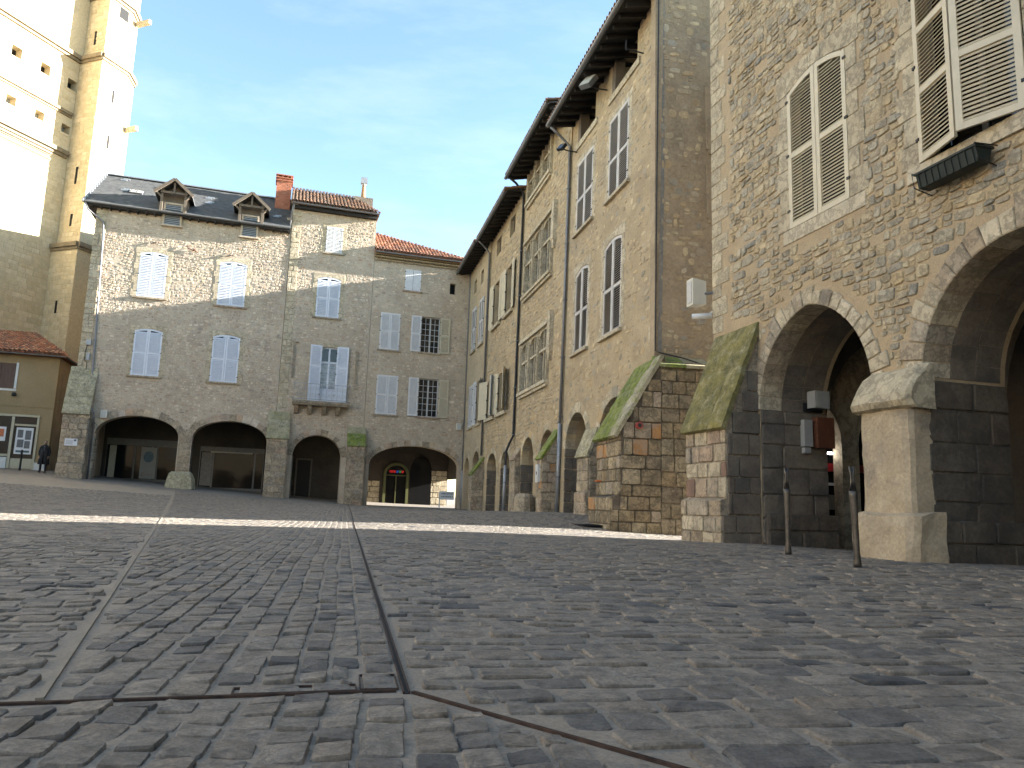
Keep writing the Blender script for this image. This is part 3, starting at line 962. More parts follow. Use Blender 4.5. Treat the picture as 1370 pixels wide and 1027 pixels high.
def backing(house, x0, x1, z0, z1, y=0.3, mat='slot_black', lean=0.0):
    return MB().box(x0 - 0.05, x1 + 0.05, y, y + 0.03, z0 - 0.05, z1 + 0.05).build('window', mat, house, lean=lean)  # plain dark sheet in place of the unlit room behind the opening

def surround(house, x0, x1, z0, z1, rise, mat, wj=0.22, proud=0.02, r=rng, lean=0.0, sill=True):
    """dressed stones round an opening"""
    for sgn, xe in ((-1, x0), (1, x1)):
        z = z0
        k = 0
        while z < z1 - 0.05:
            h = min(r.uniform(0.32, 0.55), z1 - z)
            if z1 - z - h < 0.15: h = z1 - z
            w = wj * (1.0 if k % 2 else 1.45) * r.uniform(0.9, 1.1)
            a, b = (xe - w, xe - 0.004) if sgn < 0 else (xe + 0.004, xe + w)
            MB().block([(a, z + 0.004), (b, z + 0.004), (b, z + h - 0.004), (a, z + h - 0.004)], -proud, 0.2, 0.008).build('jamb_stone', mat, house, lean=lean)
            z += h; k += 1
    xm = (x0 + x1) / 2
    zt = z1 + rise + wj * 1.1
    n = 4
    for xa, xb in ((x0 - wj * 1.2, xm - 0.15), (xm - 0.15, xm + 0.15), (xm + 0.15, x1 + wj * 1.2)):
        low = []
        for i in range(n + 1):
            x = xb + (xa - xb) * i / n
            q = (x - x0) / (x1 - x0)
            low.append((x, z1 + rise * max(0.0, 1 - (2 * q - 1) ** 2) + 0.003))
        poly = [(xb - 0.004, zt), (xa + 0.004, zt - 0.02)] + [(x, z) for x, z in low[::-1]]
        MB().block(poly, -proud, 0.2, 0.008).build('lintel_stone', mat, house, lean=lean)
    if sill:
        MB().box(x0 - 0.18, x1 + 0.18, -0.11, 0.1, z0 - 0.1, z0 - 0.004).build('sill', mat if sill is True else sill, house, lean=lean)

def tile_roof(name, parent, origin, along, upslope, n_cols, length, mat, r=0.09, rowl=0.36, width_at=None, seed=1, lib=None):
    """canal tiles: columns of overlapping half tubes on a slope"""
    rg = random.Random(seed)
    o, a, u = Vector(origin), Vector(along).normalized(), Vector(upslope).normalized()
    nrm = a.cross(u).normalized()
    if nrm.z < 0: nrm = -nrm
    K = 5
    base = []
    for end in (0, 1):
        rr = 1.0 if end == 0 else 0.82
        for k in range(K + 1):
            th = math.pi * k / K
            base.append((math.cos(th) * rr, end, math.sin(th) * rr))
        for k in range(K, -1, -1):
            th = math.pi * k / K
            base.append((math.cos(th) * rr * 0.82, end, math.sin(th) * rr * 0.78))
    n = 2 * (K + 1)
    fs = [(i, (i + 1) % n, (i + 1) % n + n, i + n) for i in range(n)] + [tuple(range(n - 1, -1, -1)), tuple(range(n, 2 * n))]
    base = np.array(base)
    P = []
    pitch = r * 2.25
    def put(cx, cy, lift, flip, ll):
        jx, jz = rg.uniform(-0.012, 0.012), rg.uniform(-0.006, 0.01)
        for q in base:
            x, y, z = q
            zz = (z * r if not flip else -z * r * 0.8 + r * 0.5)
            p = o + a * (cx + jx + x * r) + u * (cy + y * ll) + nrm * (lift + jz + zz + (1 - y) * 0.02)
            P.append((p.x, p.y, p.z))
    for c in range(n_cols):
        cx = pitch * (c + 0.5)
        lim = width_at(cx) if width_at else length
        k = 0
        while k * rowl < lim - 0.05:
            ll = min(rowl * 1.12, lim - k * rowl + 0.05)
            put(cx, k * rowl, 0.05, False, ll)
            put(cx + pitch / 2, k * rowl, 0.0, True, ll)
            k += 1
    V = np.array(P).reshape(-1, 2 * n, 3)
    return joined(name, [V], [fs], mat, parent)

# ------------------------------------------------------------------ the ground
CP = np.array([
    (0, 0, 0), (-6, 0, 0), (8, 0, 0), (-6, 8, 0), (0, 6, 0), (0, 12, 0.0), (6, 8, 0.0), (-12, 12, 0.02), (-20, 8, 0.1),
    (4, 13, 0.02), (5.5, 9, 0.0), (3.4, 17.2, -0.12), (6, 18, -0.24), (2.2, 14.3, -0.06), (2.9, 19.6, 0.12), (2.9, 22, 0.29), (1.9, 26, 0.27),
    (0.2, 32, 0.16), (-2.85, 45.6, 0.02), (-6, 20, 0.03), (-4, 30, 0.06), (-8.5, 44, 0.0), (-13.5, 42.6, 0.42), (-19, 41, 0.82), (-23.8, 39.5, 1.12),
    (-29, 41, 1.45), (-34, 40, 1.8), (-26, 44, 1.45), (-14, 30, 0.2), (-20, 26, 0.42), (-28, 28, 0.8), (-12, 20, 0.05), (0, 52, 0.1), (-12, 52, 0.5), (14, 20, -0.4), (12, 8, 0), (12, -10, 0), (-20, -10, 0.1)])
def _k(d): return d
_A = _k(np.hypot(CP[:, None, 0] - CP[None, :, 0], CP[:, None, 1] - CP[None, :, 1]))
_n = len(CP)
_M = np.zeros((_n + 1, _n + 1)); _M[:_n, :_n] = _A + np.eye(_n) * -0.6; _M[:_n, _n] = 1; _M[_n, :_n] = 1
_W = np.linalg.solve(_M, np.concatenate([CP[:, 2], [0]]))
def gz_np(x, y):
    x, y = np.asarray(x, float), np.asarray(y, float)
    d = np.hypot(x[..., None] - CP[:, 0], y[..., None] - CP[:, 1])
    return d @ _W[:_n] + _W[_n]
def gz(x, y):
    return float(gz_np(np.array([x]), np.array([y]))[0])

gx = np.concatenate([[-700, -300, -120, -70], np.arange(-45, 25.01, 0.5), [40, 80, 200, 700]])
gy = np.concatenate([[-500, -150, -50, -20, -8], np.arange(-4, 60.01, 0.5), [75, 110, 250, 800]])
GX, GY = np.meshgrid(gx, gy)
GZ = gz_np(np.clip(GX, -45, 20), np.clip(GY, -12, 58))
nx, ny = len(gx), len(gy)
gverts = np.stack([GX, GY, GZ], -1).reshape(-1, 3)
gfaces = [(j * nx + i, j * nx + i + 1, (j + 1) * nx + i + 1, (j + 1) * nx + i) for j in range(ny - 1) for i in range(nx - 1)]

def ground_mat():
    m, nt, N, L, b = new_mat('ground')
    geo = N.new('ShaderNodeNewGeometry')
    pos = geo.outputs['Position']
    n1 = noise(nt, 2.2, 6, 0.65, pos)
    n2 = noise(nt, 60, 4, 0.7, pos)
    r1 = ramp(nt, n1.outputs['Fac'], [(0.3, (0.2, 0.166, 0.125)), (0.7, (0.265, 0.222, 0.17))])
    r2 = ramp(nt, n2.outputs['Fac'], [(0.25, gray(0.7)), (0.75, gray(1.3))])
    near = mix(nt, r1.outputs[0], r2.outputs[0], 1.0, 'MULTIPLY')
    # paving beyond the single stones
    mp = N.new('ShaderNodeMapping')
    mp.inputs['Rotation'].default_value = (0, 0, R(-12))
    L.new(pos, mp.inputs['Vector'])
    br = N.new('ShaderNodeTexBrick')
    br.inputs['Scale'].default_value = 1.0
    br.inputs['Brick Width'].default_value = 0.2
    br.inputs['Row Height'].default_value = 0.13
    br.inputs['Mortar Size'].default_value = 0.012
    br.inputs['Color1'].default_value = (0.155, 0.133, 0.107, 1)
    br.inputs['Color2'].default_value = (0.2, 0.171, 0.136, 1)
    br.inputs['Mortar'].default_value = (0.175, 0.147, 0.113, 1)
    L.new(mp.outputs[0], br.inputs['Vector'])
    far = mix(nt, br.outputs['Color'], r2.outputs[0], 1.0, 'MULTIPLY')
    sep = N.new('ShaderNodeSeparateXYZ')
    L.new(pos, sep.inputs[0])
    mr = N.new('ShaderNodeMapRange')
    mr.inputs['From Min'].default_value = 36.5; mr.inputs['From Max'].default_value = 38.0
    L.new(sep.outputs['Y'], mr.inputs['Value'])
    c = mix(nt, near, far, mr.outputs[0])
    # a patch of older brown paving by the church
    L.new(c, b.inputs['Base Color'])
    b.inputs['Roughness'].default_value = 0.85
    bump(nt, n2.outputs['Fac'], 0.8, 0.006, b)
    MATS['ground'] = m
ground_mat()
gme = bpy.data.meshes.new('ground')
gme.from_pydata([tuple(v) for v in gverts], [], gfaces)
gme.materials.append(MATS['ground'])
gme.polygons.foreach_set('use_smooth', [True] * len(gme.polygons))
ground = bpy.data.objects.new('ground', gme)
C.objects.link(ground)
ground['kind'] = 'structure'

# lines set into the paving
P0 = Vector((-0.29, 2.38))
def az(d): return Vector((math.sin(R(d)), math.cos(R(d))))
D2 = az(-12.2); DP = az(-23.4); D1 = Vector((-1.04, -0.28)).normalized(); D3 = Vector((0.68, -0.59)).normalized()
PP = Vector((-1.25, 2.13))
def side(p, o, d):  # >0 on the right of the line o + t d
    q = p - o
    return q.x * d.y - q.y * d.x
def dist_line(p, o, d): return abs(side(p, o, d))
cover1 = (P0 + D1 * 0.13, P0 + D1 * 0.50)      # a long cover along the cross drain
def region(p):
    q = p - P0
    if side(p, P0, D1) < 0 and side(p, P0, D3) > 0 : return 'front'
    if side(p, P0, D1) < 0 and q.x < 0 and side(p, P0, D2) < 0: return 'front'
    if side(p, P0, D2) > 0: return 'right'
    if side(p, PP, DP) > 0: return 'middle'
    return 'left'

n2 = Vector((D2.y, -D2.x))       # points right of the long drain
c2 = [(-0.135, 0.03), (-0.02, 0.03), (-0.02, 0.20), (-0.135, 0.20)]
def in_covers(p):
    q = p - P0
    t, s_ = q.dot(D1), side(p, P0, D1)
    if 0.11 < t < 0.51 and -0.005 < s_ < 0.10: return True
    a, b = q.dot(n2), q.dot(D2)
    return -0.155 < a < 0.0 and -0.02 < b < 0.225

# cobble shapes: unit footprint, top at z=0, sides going down
def unit_cobble(seed, n, full):
    r = random.Random(seed)
    cor = [(-1, -1), (1, -1), (1, 1), (-1, 1)]
    q = [(0.5 * cx * (1 - r.uniform(0, 0.13)), 0.5 * cy * (1 - r.uniform(0, 0.13))) for cx, cy in cor]
    ring = []
    for k in range(4):
        p, a, b = q[k], q[k - 1], q[(k + 1) % 4]
        c = r.uniform(0.05, 0.17)
        ring.append((p[0] + (a[0] - p[0]) * c, p[1] + (a[1] - p[1]) * c))
        if full: ring.append((p[0] + (a[0] + b[0] - 2 * p[0]) * c * 0.27, p[1] + (a[1] + b[1] - 2 * p[1]) * c * 0.27))
        ring.append((p[0] + (b[0] - p[0]) * c, p[1] + (b[1] - p[1]) * c))
    n = len(ring)
    tx, ty = r.uniform(-0.8, 0.8), r.uniform(-0.8, 0.8)
    lv = lambda x, y, z: (x, y, z + tx * x + ty * y)
    J = lambda a: r.uniform(-a, a)
    if full:
        vs = [(x, y, -3.0) for x, y in ring] + [lv(x * 0.992, y * 0.992, -0.70 + J(0.1)) for x, y in ring] + [lv(x * 0.935, y * 0.925, -0.14 + J(0.13)) for x, y in ring] + [lv(J(0.15), J(0.15), 0.0 + J(0.22))]
        rows = 2
    else:
        vs = [(x, y, -1.8) for x, y in ring] + [lv(x * 0.94, y * 0.93, -0.15 + J(0.12)) for x, y in ring] + [lv(0, 0, 0.0 + J(0.15))]
        rows = 1
    fs = []
    for k in range(rows):
        fs += [(k * n + i, k * n + (i + 1) % n, (k + 1) * n + (i + 1) % n, (k + 1) * n + i) for i in range(n)]
    fs += [(rows * n + i, rows * n + (i + 1) % n, (rows + 1) * n) for i in range(n)]
    return np.array(vs), fs
COB_NEAR = [unit_cobble(300 + k, 10, True) for k in range(18)]
COB_FAR = [unit_cobble(400 + k, 7, False) for k in range(10)]

def make_cobbles():
    r = random.Random(11)
    cells = []
    def allowed(c, d, nrm, hl, hw, reg):
        for e1 in (-1, 1):
            for e2 in (-1, 1):
                p = c + d * (hl * e1) + nrm * (hw * e2)
                if region(p) != reg or in_covers(p): return False
                if dist_line(p, P0, D2) < 0.010 and side(p, P0, D1) > -0.02: return False
                if dist_line(p, PP, DP) < 0.017 and side(p, P0, D1) > 0.0: return False
                if dist_line(p, P0, D1) < 0.008 and p.x < P0.x: return False
                if dist_line(p, P0, D3) < 0.008 and p.x > P0.x - 0.01: return False
        return True
    def field(reg, ang, pitch, lrange, org, ext_t, ext_s, dirn=1):
        d = az(ang); nrm = Vector((d.y, -d.x))
        t = ext_t[0]
        while (t - ext_t[1]) * dirn < 0:
            pt = r.uniform(*pitch)
            s_ = ext_s[0] + r.uniform(0, 0.2)
            wph = r.uniform(0, 6)
            while s_ < ext_s[1]:
                ln = r.uniform(*lrange) * r.uniform(0.85, 1.15)
                wob = 0.012 * math.sin(s_ * 1.1 + t * 0.7) + 0.006 * math.sin(s_ * 3.7 + wph)
                if dirn < 0 and abs(t) < 0.2: wob = 0
                c = org + d * (s_ + ln / 2) + nrm * (t + dirn * pt / 2 + wob)
                if 0.9 < c.y < 37.5 and abs(c.x) < 0.76 * c.y + 0.5:
                    near = min(dist_line(c, P0, D2), dist_line(c, PP, DP), dist_line(c, P0, D1), dist_line(c, P0, D3)) < 0.3
                    if not near:
                        if region(c) == reg: cells.append((c.x, c.y, ln * 0.95, pt * 0.925, R(90 - ang) + r.uniform(-0.045, 0.045)))
                    else:
                        for fl_, fw, ol, ow in ((1, 1, 0, 0), (0.7, 1, 0.15, 0), (0.7, 1, -0.15, 0), (1, 0.6, 0, 0.2), (1, 0.6, 0, -0.2), (0.45, 1, 0.27, 0), (0.45, 1, -0.27, 0), (0.6, 0.6, 0.2, 0.2), (0.6, 0.6, -0.2, 0.2), (0.6, 0.6, 0.2, -0.2), (0.6, 0.6, -0.2, -0.2), (0.35, 0.4, 0.3, 0), (0.35, 0.4, -0.3, 0)):
                            cc = c + d * (ln * ol) + nrm * (pt * ow)
                            if allowed(cc, d, nrm, ln * fl_ * 0.48, pt * fw * 0.48, reg):
                                cells.append((cc.x, cc.y, ln * fl_ * 0.95, pt * fw * 0.925, R(90 - ang) + r.uniform(-0.02, 0.02)))
                                break
                s_ += ln
            t += pt * dirn
    field('middle', -12.2, (0.100, 0.130), (0.11, 0.20), P0, (-0.012, -20), (-2, 39), -1)
    field('front', -9.0, (0.098, 0.132), (0.095, 0.165), P0, (-3, 3), (-2.2, 0.4))
    field('right', 80.0, (0.115, 0.17), (0.14, 0.29), P0, (-38, 3), (-18, 34))
    field('left', 72.0, (0.11, 0.16), (0.14, 0.29), P0, (-34, 6), (-36, 8))
    cells = np.array(cells)
    z = gz_np(cells[:, 0], cells[:, 1])
    d = np.hypot(cells[:, 0], cells[:, 1])
    area = cells[:, 2] * cells[:, 3] / d ** 3
    px = [in_view(Vector((c[0], c[1], zz)), 0.02) for c, zz in zip(cells, z)]
    area = np.where(px, area, 0)
    order = np.argsort(-area)
    rise = np.array([r.uniform(0.005, 0.0150) for _ in cells])
    fade = np.clip((d - 6.0) / 6.0, 0, 1)
    rise = rise * (1 - 0.62 * fade)
    depv = 0.0125 * (1 - 0.6 * fade)
    dep = 0.0125
    one = set(order[:300].tolist())
    meshes = []
    for vs, fs in COB_NEAR:
        me = bpy.data.meshes.new('cobble'); me.from_pydata([tuple(v) for v in vs], [], fs)
        me.materials.append(MATS['cobble']); me.update()
        meshes.append(me)
    kn = np.array([r.randrange(18) for _ in cells]); kf = np.array([r.randrange(10) for _ in cells])
    fl = np.array([r.choice((0, math.pi)) for _ in cells])
    for i in order[:300]:
        c = cells[i]
        link('cobble', meshes[kn[i]], ground, Matrix.Translation((c[0], c[1], z[i] + rise[i])) @ Matrix.Rotation(c[4] + fl[i], 4, 'Z') @ Matrix.Diagonal((c[2], c[3], dep, 1)))
    vl, fls = [], []
    rest = np.array([i for i in range(len(cells)) if i not in one])
    nearm = d[rest] < 6.5
    for lib, ks, sel in ((COB_NEAR, kn, rest[nearm]), (COB_FAR, kf, rest[~nearm])):
        for k, (bs, fs) in enumerate(lib):
            ii = sel[ks[sel] == k]
            if not len(ii): continue
            A = cells[ii]; a = (A[:, 4] + fl[ii])[:, None]
            x = bs[None, :, 0] * A[:, 2:3]; y = bs[None, :, 1] * A[:, 3:4]
            X = x * np.cos(a) - y * np.sin(a) + A[:, 0:1]; Y = x * np.sin(a) + y * np.cos(a) + A[:, 1:2]
            Z = bs[None, :, 2] * depv[ii][:, None] + (z[ii] + rise[ii])[:, None]
            vl.append(np.stack([X, Y, Z], -1)); fls.append(fs)
    joined('cobbles', vl, fls, 'cobble', ground)
    return len(cells)
print('cobbles', make_cobbles())

def ribbon(path, wid, h0, h1, mb=None, mi=0):
    """flat bar that follows the ground along a path of 2-D points"""
    mb = mb or MB()
    P = [Vector(p) for p in path]
    ring = []
    for i, p in enumerate(P):
        d = (P[min(i + 1, len(P) - 1)] - P[max(i - 1, 0)]).normalized()
        n = Vector((d.y, -d.x))
        z = gz(p.x, p.y)
        a, b = p - n * wid / 2, p + n * wid / 2
        ring.append([(a.x, a.y, z + h0), (b.x, b.y, z + h0), (b.x, b.y, z + h1), (a.x, a.y, z + h1)])
    vs = [q for rg in ring for q in rg]
    fs = []
    for i in range(len(ring) - 1):
        for k in range(4):
            a, b = i * 4 + k, i * 4 + (k + 1) % 4
            fs.append((a, b, b + 4, a + 4))
    fs += [(3, 2, 1, 0), tuple(len(vs) - 4 + k for k in range(4))]
    return mb.add(vs, fs, mi)

def line_pts(o, d, t0, t1, n):
    return [o + d * (t0 + (t1 - t0) * (i / n) ** 1.6) for i in range(n + 1)]

pale = ribbon(line_pts(PP, DP, 0.03, 34, 40), 0.02, -0.02, 0.008)
pale.build('border_strip', 'pale_strip', ground)

def slot_drain(path, gap, edge, label, loc):
    t = thing('slot_drain', label, 'drain', loc, 0, 'slot drains set into the cobbles')
    off = Vector(loc)
    for sgn in (-1, 1):
        P = [Vector(p) for p in path]
        q = []
        for i, p in enumerate(P):
            d = (P[min(i + 1, len(P) - 1)] - P[max(i - 1, 0)]).normalized()
            q.append(p + Vector((d.y, -d.x)) * sgn * (gap / 2 + edge / 2))
        o = ribbon(q, edge, -0.04, 0.008).build('steel_edge', 'rust', t)
        o.location = -off
    o = ribbon(path, gap, -0.04, 0.003).build('channel', 'slot_black', t)
    o.location = -off
slot_drain(line_pts(P0, D2, -0.03, 45, 60), 0.013, 0.0045, 'long rusty slot drain running away up the square to the balcony house', (P0.x, P0.y, 0))
slot_drain(line_pts(P0, D1, 0.03, 5, 16), 0.006, 0.0035, 'rusty slot drain crossing to the left edge from the drain corner', (P0.x + D1.x * 0.04, P0.y + D1.y * 0.04, 0))
slot_drain(line_pts(P0, D3, 0.03, 2.2, 10), 0.005, 0.0035, 'rusty slot drain slanting to the lower right from the drain corner', (P0.x + D3.x * 0.04, P0.y + D3.y * 0.04, 0))

def drain_cover(corners, label, stones):
    c = sum(corners, Vector((0, 0))) / 4
    t = thing('drain_cover', label, 'drain cover', (c.x, c.y, gz(c.x, c.y)), 0, 'cobble-filled drain covers')
    mb = MB()
    for i in range(4):
        a, b = corners[i] - c, corners[(i + 1) % 4] - c
        mb.beam((a.x, a.y, -0.006), (b.x, b.y, -0.006), 0.004, 0.026)
    mb.build('steel_frame', 'rust', t)
    u = (corners[1] - corners[0]); v = corners[3] - corners[0]
    tot = sum(stones[0]); x = 0
    if stones[1] == 'u':
        for s_ in stones[0]:
            q = corners[0] + u * ((x + s_ / 2) / tot) + v * 0.5 - c
            link('cobble', bpy.data.meshes['cobble'], t, Matrix.Translation((q.x, q.y, 0.008)) @ Matrix.Rotation(math.atan2(u.y, u.x), 4, 'Z') @ Matrix.Diagonal((u.length * s_ / tot * 0.9, v.length * 0.9, 0.013, 1)))
            x += s_
    else:
        for s_ in stones[0]:
            q = corners[0] + v * ((x + s_ / 2) / tot) + u * 0.5 - c
            link('cobble', bpy.data.meshes['cobble'], t, Matrix.Translation((q.x, q.y, 0.008)) @ Matrix.Rotation(math.atan2(u.y, u.x), 4, 'Z') @ Matrix.Diagonal((u.length * 0.92, v.length * s_ / tot * 0.88, 0.013, 1)))
            x += s_
n1 = Vector((D1.y, -D1.x))
a0, a1 = P0 + D1 * 0.50 + n1 * 0.018, P0 + D1 * 0.145 + n1 * 0.018
drain_cover([a0, a1, a1 + n1 * 0.072, a0 + n1 * 0.072], 'long narrow steel-framed drain cover filled with two stones along the cross drain', ([1.5, 1.0], 'u'))
b0 = P0 + n2 * -0.135 + D2 * 0.02; b1 = P0 + n2 * -0.022 + D2 * 0.02
drain_cover([b0, b1, b1 + D2 * 0.185, b0 + D2 * 0.185], 'small square steel-framed drain cover with two stones at the drain corner', ([1, 1], 'v'))

# ------------------------------------------------------------------ house frames
AL = math.atan2(0.297, 0.955)
LOC_L = Vector((-2.85, 45.6, 0)); WL = frame_mat(LOC_L, AL)
AR = math.atan2(-0.974, 0.2267)
LOC_R = Vector((3.5, 18.4, 0)); WR = frame_mat(LOC_R, AR)
AH = math.atan2(-0.963, 0.269)
LOC_H = Vector((3.96, 14.47, 0)); WH = frame_mat(LOC_H, AH)
HG = 'stone houses round the square'

def holes_inside(x0, x1, z0, z1, rects, arches, m=0.03, ring=0.0, extra=None):
    def f(x, z):
        if not (x0 < x < x1 and z0 < z < z1): return False
        for a, b, c, d in rects:
            if a - m < x < b + m and c - m < z < d + m: return False
        for A in arches:
            if A.inside(x, z, ring): return False
        if extra and extra(x, z): return False
        return True
    return f

def downpipe(house, pts, r=0.05, mat='zinc', foot=None, lean=0.0):
    o = MB().tube(pts, r, 8).build('downpipe', mat, house, smooth=True, lean=lean)
    b = MB()
    zs = [p[2] for p in pts]
    z = min(zs) + 1.2
    x = pts[-1][0]; y = pts[-1][1]
    while z < max(zs) - 1.5:
        xx = x; yy = y
        for (p, q) in zip(pts[:-1], pts[1:]):
            if min(p[2], q[2]) <= z <= max(p[2], q[2]) and abs(p[2] - q[2]) > 1e-3:
                k = (z - p[2]) / (q[2] - p[2]); xx = p[0] + (q[0] - p[0]) * k; yy = p[1] + (q[1] - p[1]) * k
        b.box(xx - r * 1.25, xx + r * 1.25, yy - r * 1.25, yy + r * 1.6, z - 0.02, z + 0.02)
        z += 2.1
    if b.v: b.build('pipe_clip', 'zinc', o, lean=lean)
    if foot:
        MB().tube([(foot[0], foot[1], foot[2]), (foot[0], foot[1], foot[3])], r * 1.3, 8).build('pipe_foot', 'zinc_light', o, smooth=True, lean=lean)
    return o

def gutter(house, x0, x1, y, z, r=0.075, mat='zinc', z1=None, lean=0.0):
    z1 = z if z1 is None else z1
    n = 7
    vs, fs = [], []
    for x, zz in ((x0, z), (x1, z1)):
        for k in range(n):
            a = math.pi + math.pi * k / (n - 1)
            vs.append((x, y + r * math.cos(a), zz + r * math.sin(a)))
        for k in range(n - 1, -1, -1):
            a = math.pi + math.pi * k / (n - 1)
            vs.append((x, y + r * 0.86 * math.cos(a), zz + r * 0.86 * math.sin(a)))
    m = 2 * n
    fs = [(i, (i + 1) % m, (i + 1) % m + m, i + m) for i in range(m)] + [tuple(range(m - 1, -1, -1)), tuple(range(m, 2 * m))]
    return MB().add(vs, fs).build('gutter', mat, house, smooth=False, lean=lean)

def side_ashlar(house, WMX, x, facing, y0, y1, z0, z1, mat, hr=(0.3, 0.45), wr=(0.4, 0.7), seed=1, nmax=60, inside=None, name='stone', lean=0.0, proud=(0.025, 0.05), special=None, gap=None):
    r = random.Random(seed)
    gap = gap if gap is not None else (0.004 if mat in ('ashlar_shade_joint', 'ashlar_dark') else 0.012)
    if facing > 0:
        fm = face_right(x); a, b = y0, y1
    else:
        fm = face_left(x); a, b = -y1, -y0
    ins = None
    if inside:
        ins = (lambda px, pz: inside(px, pz)) if facing > 0 else (lambda px, pz: inside(-px, pz))
    cells = cells_ashlar(a, b, z0, z1, hr, wr, gap, r, ins, proud)
    place_stones(name, cells, 'ashlar', mat, house, WMX, fm, nmax, special=special)

def front_ashlar(house, WMX, y, x0, x1, z0, z1, mat, hr=(0.3, 0.45), wr=(0.4, 0.7), seed=1, nmax=80, inside=None, name='stone', proud=(0.025, 0.05), special=None):
    r = random.Random(seed)
    cells = cells_ashlar(x0, x1, z0, z1, hr, wr, 0.014, r, inside, proud)
    place_stones(name, cells, 'ashlar', mat, house, WMX, face_front(y), nmax, special=special)

def buttress(house, WMX, x0, x1, prof, cap, mat, capmat, seed=1, hr=(0.28, 0.4), wr=(0.35, 0.6), sides=(1,), special=None, capn=5, capw=1, ncap_over=0.06, core=None):
    """prof: (d, z) of the shaft from the foot up; cap: (d0, z0, z1): slope from the front edge up to the wall"""
    cmat = core or mat
    core = MB()
    poly = [(0.1, prof[0][1])] + [(-d, z) for d, z in prof] + [(-cap[0], cap[1]), (0.1, cap[2])]
    core.prism_x([(y, z) for y, z in poly], x0 + 0.02, x1 - 0.02)
    o = core.build('buttress', cmat, house)
    for (d0, z0), (d1, z1) in zip(prof[:-1], prof[1:]):
        if z1 - z0 < 0.15: continue
        front_ashlar(o, WMX, -min(d0, d1) + 0.01, x0, x1, z0, z1, mat, hr, wr, seed, special=special)
    top = cap[2]
    def ins(yy, z):
        d = -yy
        if d < -0.05: return False
        if z > cap[1]:
            k = (z - cap[1]) / (cap[2] - cap[1])
            return d < cap[0] * (1 - k) - 0.02
        dm = 0
        for (d0, z0), (d1, z1) in zip(prof[:-1], prof[1:]):
            if z0 <= z <= z1: dm = max(dm, min(d0, d1))
        return d <= dm + 0.001
    dmax = max(d for d, z in prof)
    for sd in sides:
        side_ashlar(o, WMX, x1 - 0.012 if sd > 0 else x0 + 0.012, sd, -dmax, 0, prof[0][1], cap[2], mat, hr, wr, seed + 5, 80, ins, special=special)
    # sloping cap made of flat stones
    r = random.Random(seed + 9)
    y0c, z0c, y1c, z1c = -cap[0] - ncap_over, cap[1] - ncap_over * (cap[2] - cap[1]) / max(cap[0], 0.01), 0.0, cap[2]
    sl = Vector((0, y1c - y0c, z1c - z0c)); ln = sl.length; sl.normalize()
    nn = Vector((0, -sl.z, sl.y))
    M = Matrix((Vector((1, 0, 0)), sl, nn)).transposed()
    cuts = [0.0]
    for i in range(capn): cuts.append(cuts[-1] + r.uniform(0.7, 1.3))
    W_ = x1 - x0 + 0.08
    for i in range(capn):
        a, b = cuts[i] / cuts[-1] * ln, cuts[i + 1] / cuts[-1] * ln
        if capw == 1: fr_ = [0, 1]
        elif capw == 2: fr_ = [0, r.uniform(0.5, 0.75), 1]
        else: fr_ = [0, r.uniform(0.25, 0.4), r.uniform(0.66, 0.78), 1]
        for k in range(len(fr_) - 1):
            xa, xb = x0 - 0.04 + W_ * fr_[k], x0 - 0.04 + W_ * fr_[k + 1]
            nu, nv = max(3, int((xb - xa) / 0.09)), max(3, int((b - a) / 0.09))
            sd_ = r.uniform(0, 50); lift = r.uniform(0.03, 0.04)
            vs = []
            for q in range(nv + 1):
                for p_ in range(nu + 1):
                    fu, fv = p_ / nu, q / nv
                    eu = min(fu, 1 - fu) * (xb - xa); ev = min(fv, 1 - fv) * (b - a)
                    e = min(eu, ev)
                    drop = 0.022 if e < 0.001 else (0.004 if e < 0.05 else 0.0)
                    P = Vector((xa + (xb - xa) * fu, y0c, z0c)) + sl * (a + (b - a) * fv)
                    nz = mnoise.noise_vector(Vector((P.x * 5 + sd_, P.y * 5, P.z * 5)))
                    P += nn * (lift - drop + nz.x * 0.016) + Vector((nz.y * 0.01, 0, 0)) + sl * nz.z * 0.008
                    vs.append(P)
            top_ = len(vs)
            per = [p_ for p_ in range(nu + 1)] + [(q + 1) * (nu + 1) - 1 for q in range(1, nv + 1)] + [nv * (nu + 1) + p_ for p_ in range(nu - 1, -1, -1)] + [q * (nu + 1) for q in range(nv - 1, 0, -1)]
            vs += [vs[p_] - nn * 0.09 for p_ in per]
            fs = [(q * (nu + 1) + p_, q * (nu + 1) + p_ + 1, (q + 1) * (nu + 1) + p_ + 1, (q + 1) * (nu + 1) + p_) for q in range(nv) for p_ in range(nu)]
            m_ = len(per)
            fs += [(per[t_], top_ + t_, top_ + (t_ + 1) % m_, per[(t_ + 1) % m_]) for t_ in range(m_)]
            MB().add(vs, fs).build('cap_stone', (capmat[-1] if (k == len(fr_) - 2 and capw == 3) else r.choice(capmat[:-1] or capmat)) if isinstance(capmat, list) else capmat, o)
    return o

# ================================================================== HOUSES ON THE LEFT (A slate roof, B balcony, C corner)
def arcade_inside(house, x0, x1, y0, y1, zc, zb=-0.6, ends=(True, True)):
    m = MB()
    m.box(x0, x1, y1, y1 + 0.15, zb, zc)
    m.box(x0, x1, y0, y1 + 0.15, zc, zc + 0.15)
    if ends[0]: m.box(x0 - 0.15, x0, y0, y1 + 0.15, zb, zc + 0.15)
    if ends[1]: m.box(x1, x1 + 0.15, y0, y1 + 0.15, zb, zc + 0.15)
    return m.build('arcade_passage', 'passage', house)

def left_arch_stones(h, arches, n, ring=(0.3, 0.42), t0=0.0, t1=1.0):
    for A in arches:
        voussoirs(h, A, n, ring, 'ashlar_pier', 0.35, 0.025, random.Random(int(A.xl * 10)), mats=['ashlar_pier', 'rubble_pale'], t0=t0, t1=t1)

